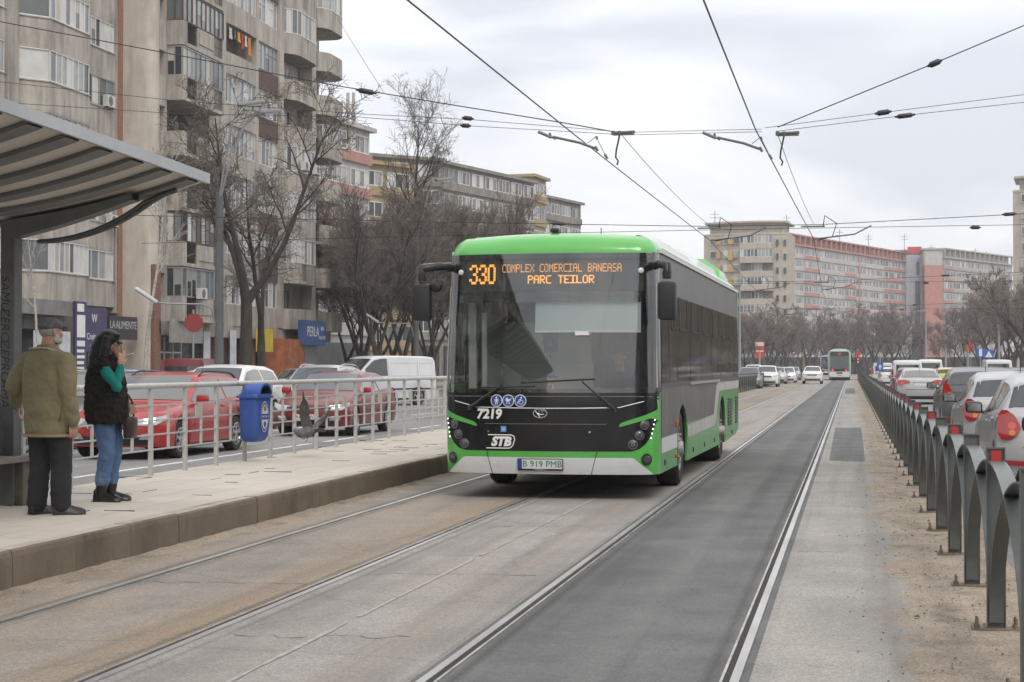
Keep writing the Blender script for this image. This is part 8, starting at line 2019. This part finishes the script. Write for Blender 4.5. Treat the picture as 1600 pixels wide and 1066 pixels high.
# ---- far trams
def tram(label, loc, body_m, rear_lit):
    t = thing('tram', label, 'tram', loc, 0)
    Wd, Ht, Ln = 2.4, 3.35, 24.; b = MB(); rows = []
    for y, k in ((.0, .90), (.25, .97), (.8, 1.0), (Ln, 1.0)):
        rows.append([(x*k, y+(.0 if z < 1.6 else .25*(z-1.6)/1.6*(1 if y < .5 else 0)), z) for x, z in ((-1.05, .35), (-1.2, .55), (-1.2, 2.9), (-1.05, 3.2), (-.6, 3.38), (0, 3.42), (.6, 3.38), (1.05, 3.2), (1.2, 2.9), (1.2, .55), (1.05, .35))])
    b.grid(rows); b.add(rows[0], [tuple(range(11))]); b.build('body', body_m, t, smooth=40)
    def fy(z): return -.012+(0 if z < 1.6 else .25*(z-1.6)/1.6)
    def fp(poly, m, nm, off=0): b = MB(); b.add([(x, fy(z)-off, z) for x, z in poly], [tuple(range(len(poly)))]); return b.build(nm, m, t)
    fp([(-1.02, .62), (-.9, .42), (.9, .42), (1.02, .62), (1.04, 1.05), (-1.04, 1.05)], M_BWHITE, 'bumper_panel', .004)
    if rear_lit: fp([(-1.06, .80), (1.06, .80), (1.08, 1.2), (1.10, 2.9), (1.0, 3.14), (-1.0, 3.14), (-1.10, 2.9), (-1.08, 1.2)], M_GREEND, 'green_surround', .003)
    fp([(-.98, 1.25), (.98, 1.25), (1.0, 2.6), (-1.0, 2.6)], M_CGLASS, 'rear_window' if rear_lit else 'windscreen', .006)
    fp([(-1.0, 2.62), (1.0, 2.62), (.96, 3.08), (-.96, 3.08)], M_BBLACK2, 'header_panel', .006)
    fp([(-.98, .95), (.98, .95), (.98, 1.23), (-.98, 1.23)], M_BBLACK2, 'lamp_panel', .008)
    fp([(-.18, 2.72), (.2, 2.72), (.2, 2.98), (-.18, 2.98)], mat('dull red display', (.35, .05, .03), .5), 'route_display', .012)
    for sg in (-1, 1):
        b = MB(); b.lathe([(.11, 0), (.09, -.03), (.001, -.035)], 14, 'Y', (sg*.72, -.022, 1.08)); b.build('tail_light' if rear_lit else 'headlight', M_TAILON if rear_lit else M_HEAD, t)
        b = MB(); b.bbox((sg*1.38, .5, 2.2), (.16, .1, .4), .04); b.tube([(sg*1.15, .5, 2.5), (sg*1.36, .5, 2.4)], .03, 5); b.build('mirror', M_BBLACK2, t)
        b = MB(); b.box(sg*1.2-.006, sg*1.2+.006, 1.2, Ln-.5, 1.2, 2.6); b.build('side_window', M_CGLASS, t)
    fp([(-.32, .72), (.32, .72), (.32, .88), (-.32, .88)], M_BBLACK2, 'coupler_flap', .010)
    fp([(-.2, .52), (.2, .52), (.2, .63), (-.2, .63)], M_AMBER, 'fleet_plate', .010)
    b = MB(); b.tube([(-.6, 5, 3.42), (-.5, 4.2, 4.1), (-.6, 5.0, 5.0)], .03, 5); b.tube([(.6, 5, 3.42), (.5, 4.2, 4.1), (.6, 5.0, 5.0)], .03, 5); b.tube([(-.85, 5, 5.0), (.85, 5, 5.0)], .03, 5); b.build('pantograph', M_IRON, t)
    b = MB(); b.box(-1.1, 1.1, .6, Ln-.6, .05, .36); b.build('running_gear', M_BBLACK2, t)
    return t
tram('green and white tram seen from behind with two red tail lamps', (-1.25, 188, 0), M_BWHITE, True)
bp_ = at_y(1293, 575, 225)
tram('white and blue vehicle coming up behind the green tram', (-4.0, 295, 0), mat('pale blue livery', (.33, .40, .44), .5), False)
# ---- traffic signs and kiosks
def pole_sign(name, label, cat, loc, h, faces, pr=.04):
    t = thing(name, label, cat, loc, 0); b = MB(); b.tube([(0, 0, 0), (0, 0, h)], pr, 8); b.build('pole', M_GPOLE, t)
    for f in faces:
        kind, w, hh, z, m = f[:5]; b = MB()
        if kind == 'box': b.bbox((0, -.08, z), (w, .06, hh), .02)
        elif kind == 'oct': b.prism([(w/2*cos(pi/8+pi/4*i), z+w/2*sin(pi/8+pi/4*i)) for i in range(8)], lambda x, zz: (x, -.08, zz), lambda x, zz: (x, -.05, zz))
        elif kind == 'tri': b.prism([(-w/2, z-w*.4), (w/2, z-w*.4), (0, z+w*.45)], lambda x, zz: (x, -.08, zz), lambda x, zz: (x, -.05, zz))
        elif kind == 'disc': b.lathe([(w/2, -.08), (.001, -.085)], 20, 'Y', (0, 0, z))
        pnl = b.build('panel', m, t)
        for g in f[5:]:
            b = MB(); b.prism([(x, z+zz) for x, zz in g[0]], lambda x, zz: (x, -.116, zz), lambda x, zz: (x, -.112, zz)); b.build('symbol', g[1], pnl)
    return t
M_SBLUE = mat('road sign blue', (.03, .10, .38), .45); M_SRED = mat('road sign red', (.42, .03, .035), .45); M_SWHITE = mat('road sign white', (.62, .62, .61), .45); M_TOT = mat('red orange totem', (.45, .07, .05), .5)
ps = at_y(302, 540, 62); pole_sign('stop_sign', 'red octagonal road sign seen edge on left of the lamp post', 'road sign', (ps.x, ps.y, .1), 3.6, [('oct', .75, 0, 3.1, mat('sign red weathered', (.24, .03, .035), .6))]).rotation_euler = (0, 0, radians(35))
ps = at_y(1187, 572, 190); pole_sign('totem_sign', 'red and white roadside totem left of the tram', 'totem sign', (ps.x, 190, 0), 3.2, [('box', 1.0, 1.8, 3.3, M_TOT, ([(-.45, .45), (.45, .45), (.45, .85), (-.45, .85)], M_SWHITE), ([(-.4, -.2), (.4, -.2), (.4, -.05), (-.4, -.05)], M_SWHITE)), ('box', .8, 2.2, 1.2, M_IRON)], .15)
ps = at_y(1512, 572, 205); pole_sign('totem_sign', 'red and white totem among the right trees', 'totem sign', (ps.x, 205, 0), 4.5, [('box', 1.1, 2.0, 4.2, M_TOT, ([(-.5, .5), (.5, .5), (.5, .95), (-.5, .95)], M_SWHITE), ([(-.45, -.5), (.45, -.5), (.45, -.3), (-.45, -.3)], mat('totem yellow', (.6, .42, .05), .5)))], .15)
for px, Y, lab, fs in ((1532, 120, 'left one of two blue road signs below the red totem', [('box', .55, .6, 2.45, M_SBLUE, ([(-.1, -.25), (.1, -.25), (.1, .25), (-.1, .25)], M_SWHITE))]), (1545, 122, 'right one of two blue road signs below the red totem', [('box', .6, .6, 2.35, M_SBLUE, ([(-.25, -.2), (.25, -.2), (0, .25)], M_SWHITE))]),
                       (1375, 118, 'blue arrow sign over the fence beside the white van', [('box', .42, .55, 1.5, M_SBLUE, ([(-.13, -.03), (.0, .18), (.13, -.03), (.045, -.03), (.045, -.18), (-.045, -.18), (-.045, -.03)], M_SWHITE))]), (1517, 160, 'red bordered triangle sign before the right trees', [('tri', .55, 0, 3.4, M_SRED)])):
    p = at_y(px, 572, Y); pole_sign('road_sign', lab, 'road sign', (p.x, Y, 0), 2.3, fs)
# red signal right of the tram
p = at_y(1346, 572, 196); t = thing('traffic_signal', 'traffic signal with a red disc just right of the tram', 'traffic signal', (.75, 196, 0))
b = MB(); b.tube([(0, 0, 0), (0, 0, 3.1)], .06, 8); b.build('pole', M_IRON, t); b = MB(); b.bbox((0, -.1, 2.0), (.35, .2, 1.0), .05); b.build('signal_box', M_IRON, t); b = MB(); b.lathe([(.30, -.1), (.001, -.11)], 16, 'Y', (0, 0, 3.0)); b.build('red_disc', M_SRED, t)
for z, m in ((2.3, M_TAILON), (2.0, M_SWHITE)): b = MB(); b.lathe([(.1, -.205), (.001, -.21)], 12, 'Y', (0, 0, z)); b.build('lamp', m, t)
# far tram stop shelter
p = at_y(1264, 572, 265); t = thing('tram_shelter', 'small dark slanted shelter roof on a yellow pole left of the tram', 'shelter', (p.x, 265, 0))
b = MB(); b.prism([(-.95, 2.95), (1.2, 3.45), (1.2, 3.6), (-.95, 3.08)], lambda x, z: (x, 0, z), lambda x, z: (x, 6, z)); b.build('roof', M_SHEL, t); b = MB(); b.box(-.85, -.70, .3, .45, 0, 3.0); b.build('post', mat('yellow post', (.5, .36, .03), .5), t); b = MB(); b.box(-.1, .1, 2.9, 3.1, 0, 3.2); b.build('post', M_SHEL, t)
# slim pole topped with a white cap right of the blue signs, and lamp poles of the far avenue
for px, Y, h, lab in ((1478, 235, 9., 'slim lamp pole before the second pink block'), (1156, 160, 9., 'slim lamp pole right of the bus tail'), (1447, 225, 8.5, 'slim lamp pole below the pink end wall'), (1561, 150, 7., 'slim pale lamp pole among the right trees')):
    p = at_y(px, 572, Y); t = thing('lamp_pole', lab, 'street lamp', (p.x, Y, 0)); b = MB(); b.tube([(0, 0, 0), (0, 0, h)], [.13, .07], 8); b.build('pole', M_GPOLE, t); b = MB(); b.bbox((-.5, -.2, h+.05), (1.3, .3, .14), .05); b.build('luminaire', M_LUM, t)
# ================================================================== air: thin even haze round the whole scene
b = MB(); b.box(-905, 905, -64, 2205, -1.1, 46)
hz = b.build('haze', None)
hm = bpy.data.materials.new('thin haze'); hm.use_nodes = True; t = hm.node_tree; t.nodes.clear()
o = t.nodes.new('ShaderNodeOutputMaterial'); v = t.nodes.new('ShaderNodeVolumePrincipled'); v.inputs['Color'].default_value = (.93, .95, 1, 1); v.inputs['Density'].default_value = .00048; v.inputs['Anisotropy'].default_value = .2
t.links.new(v.outputs[0], o.inputs[1]); hz.data.materials.clear(); hz.data.materials.append(hm); tag(hz, kind='stuff')
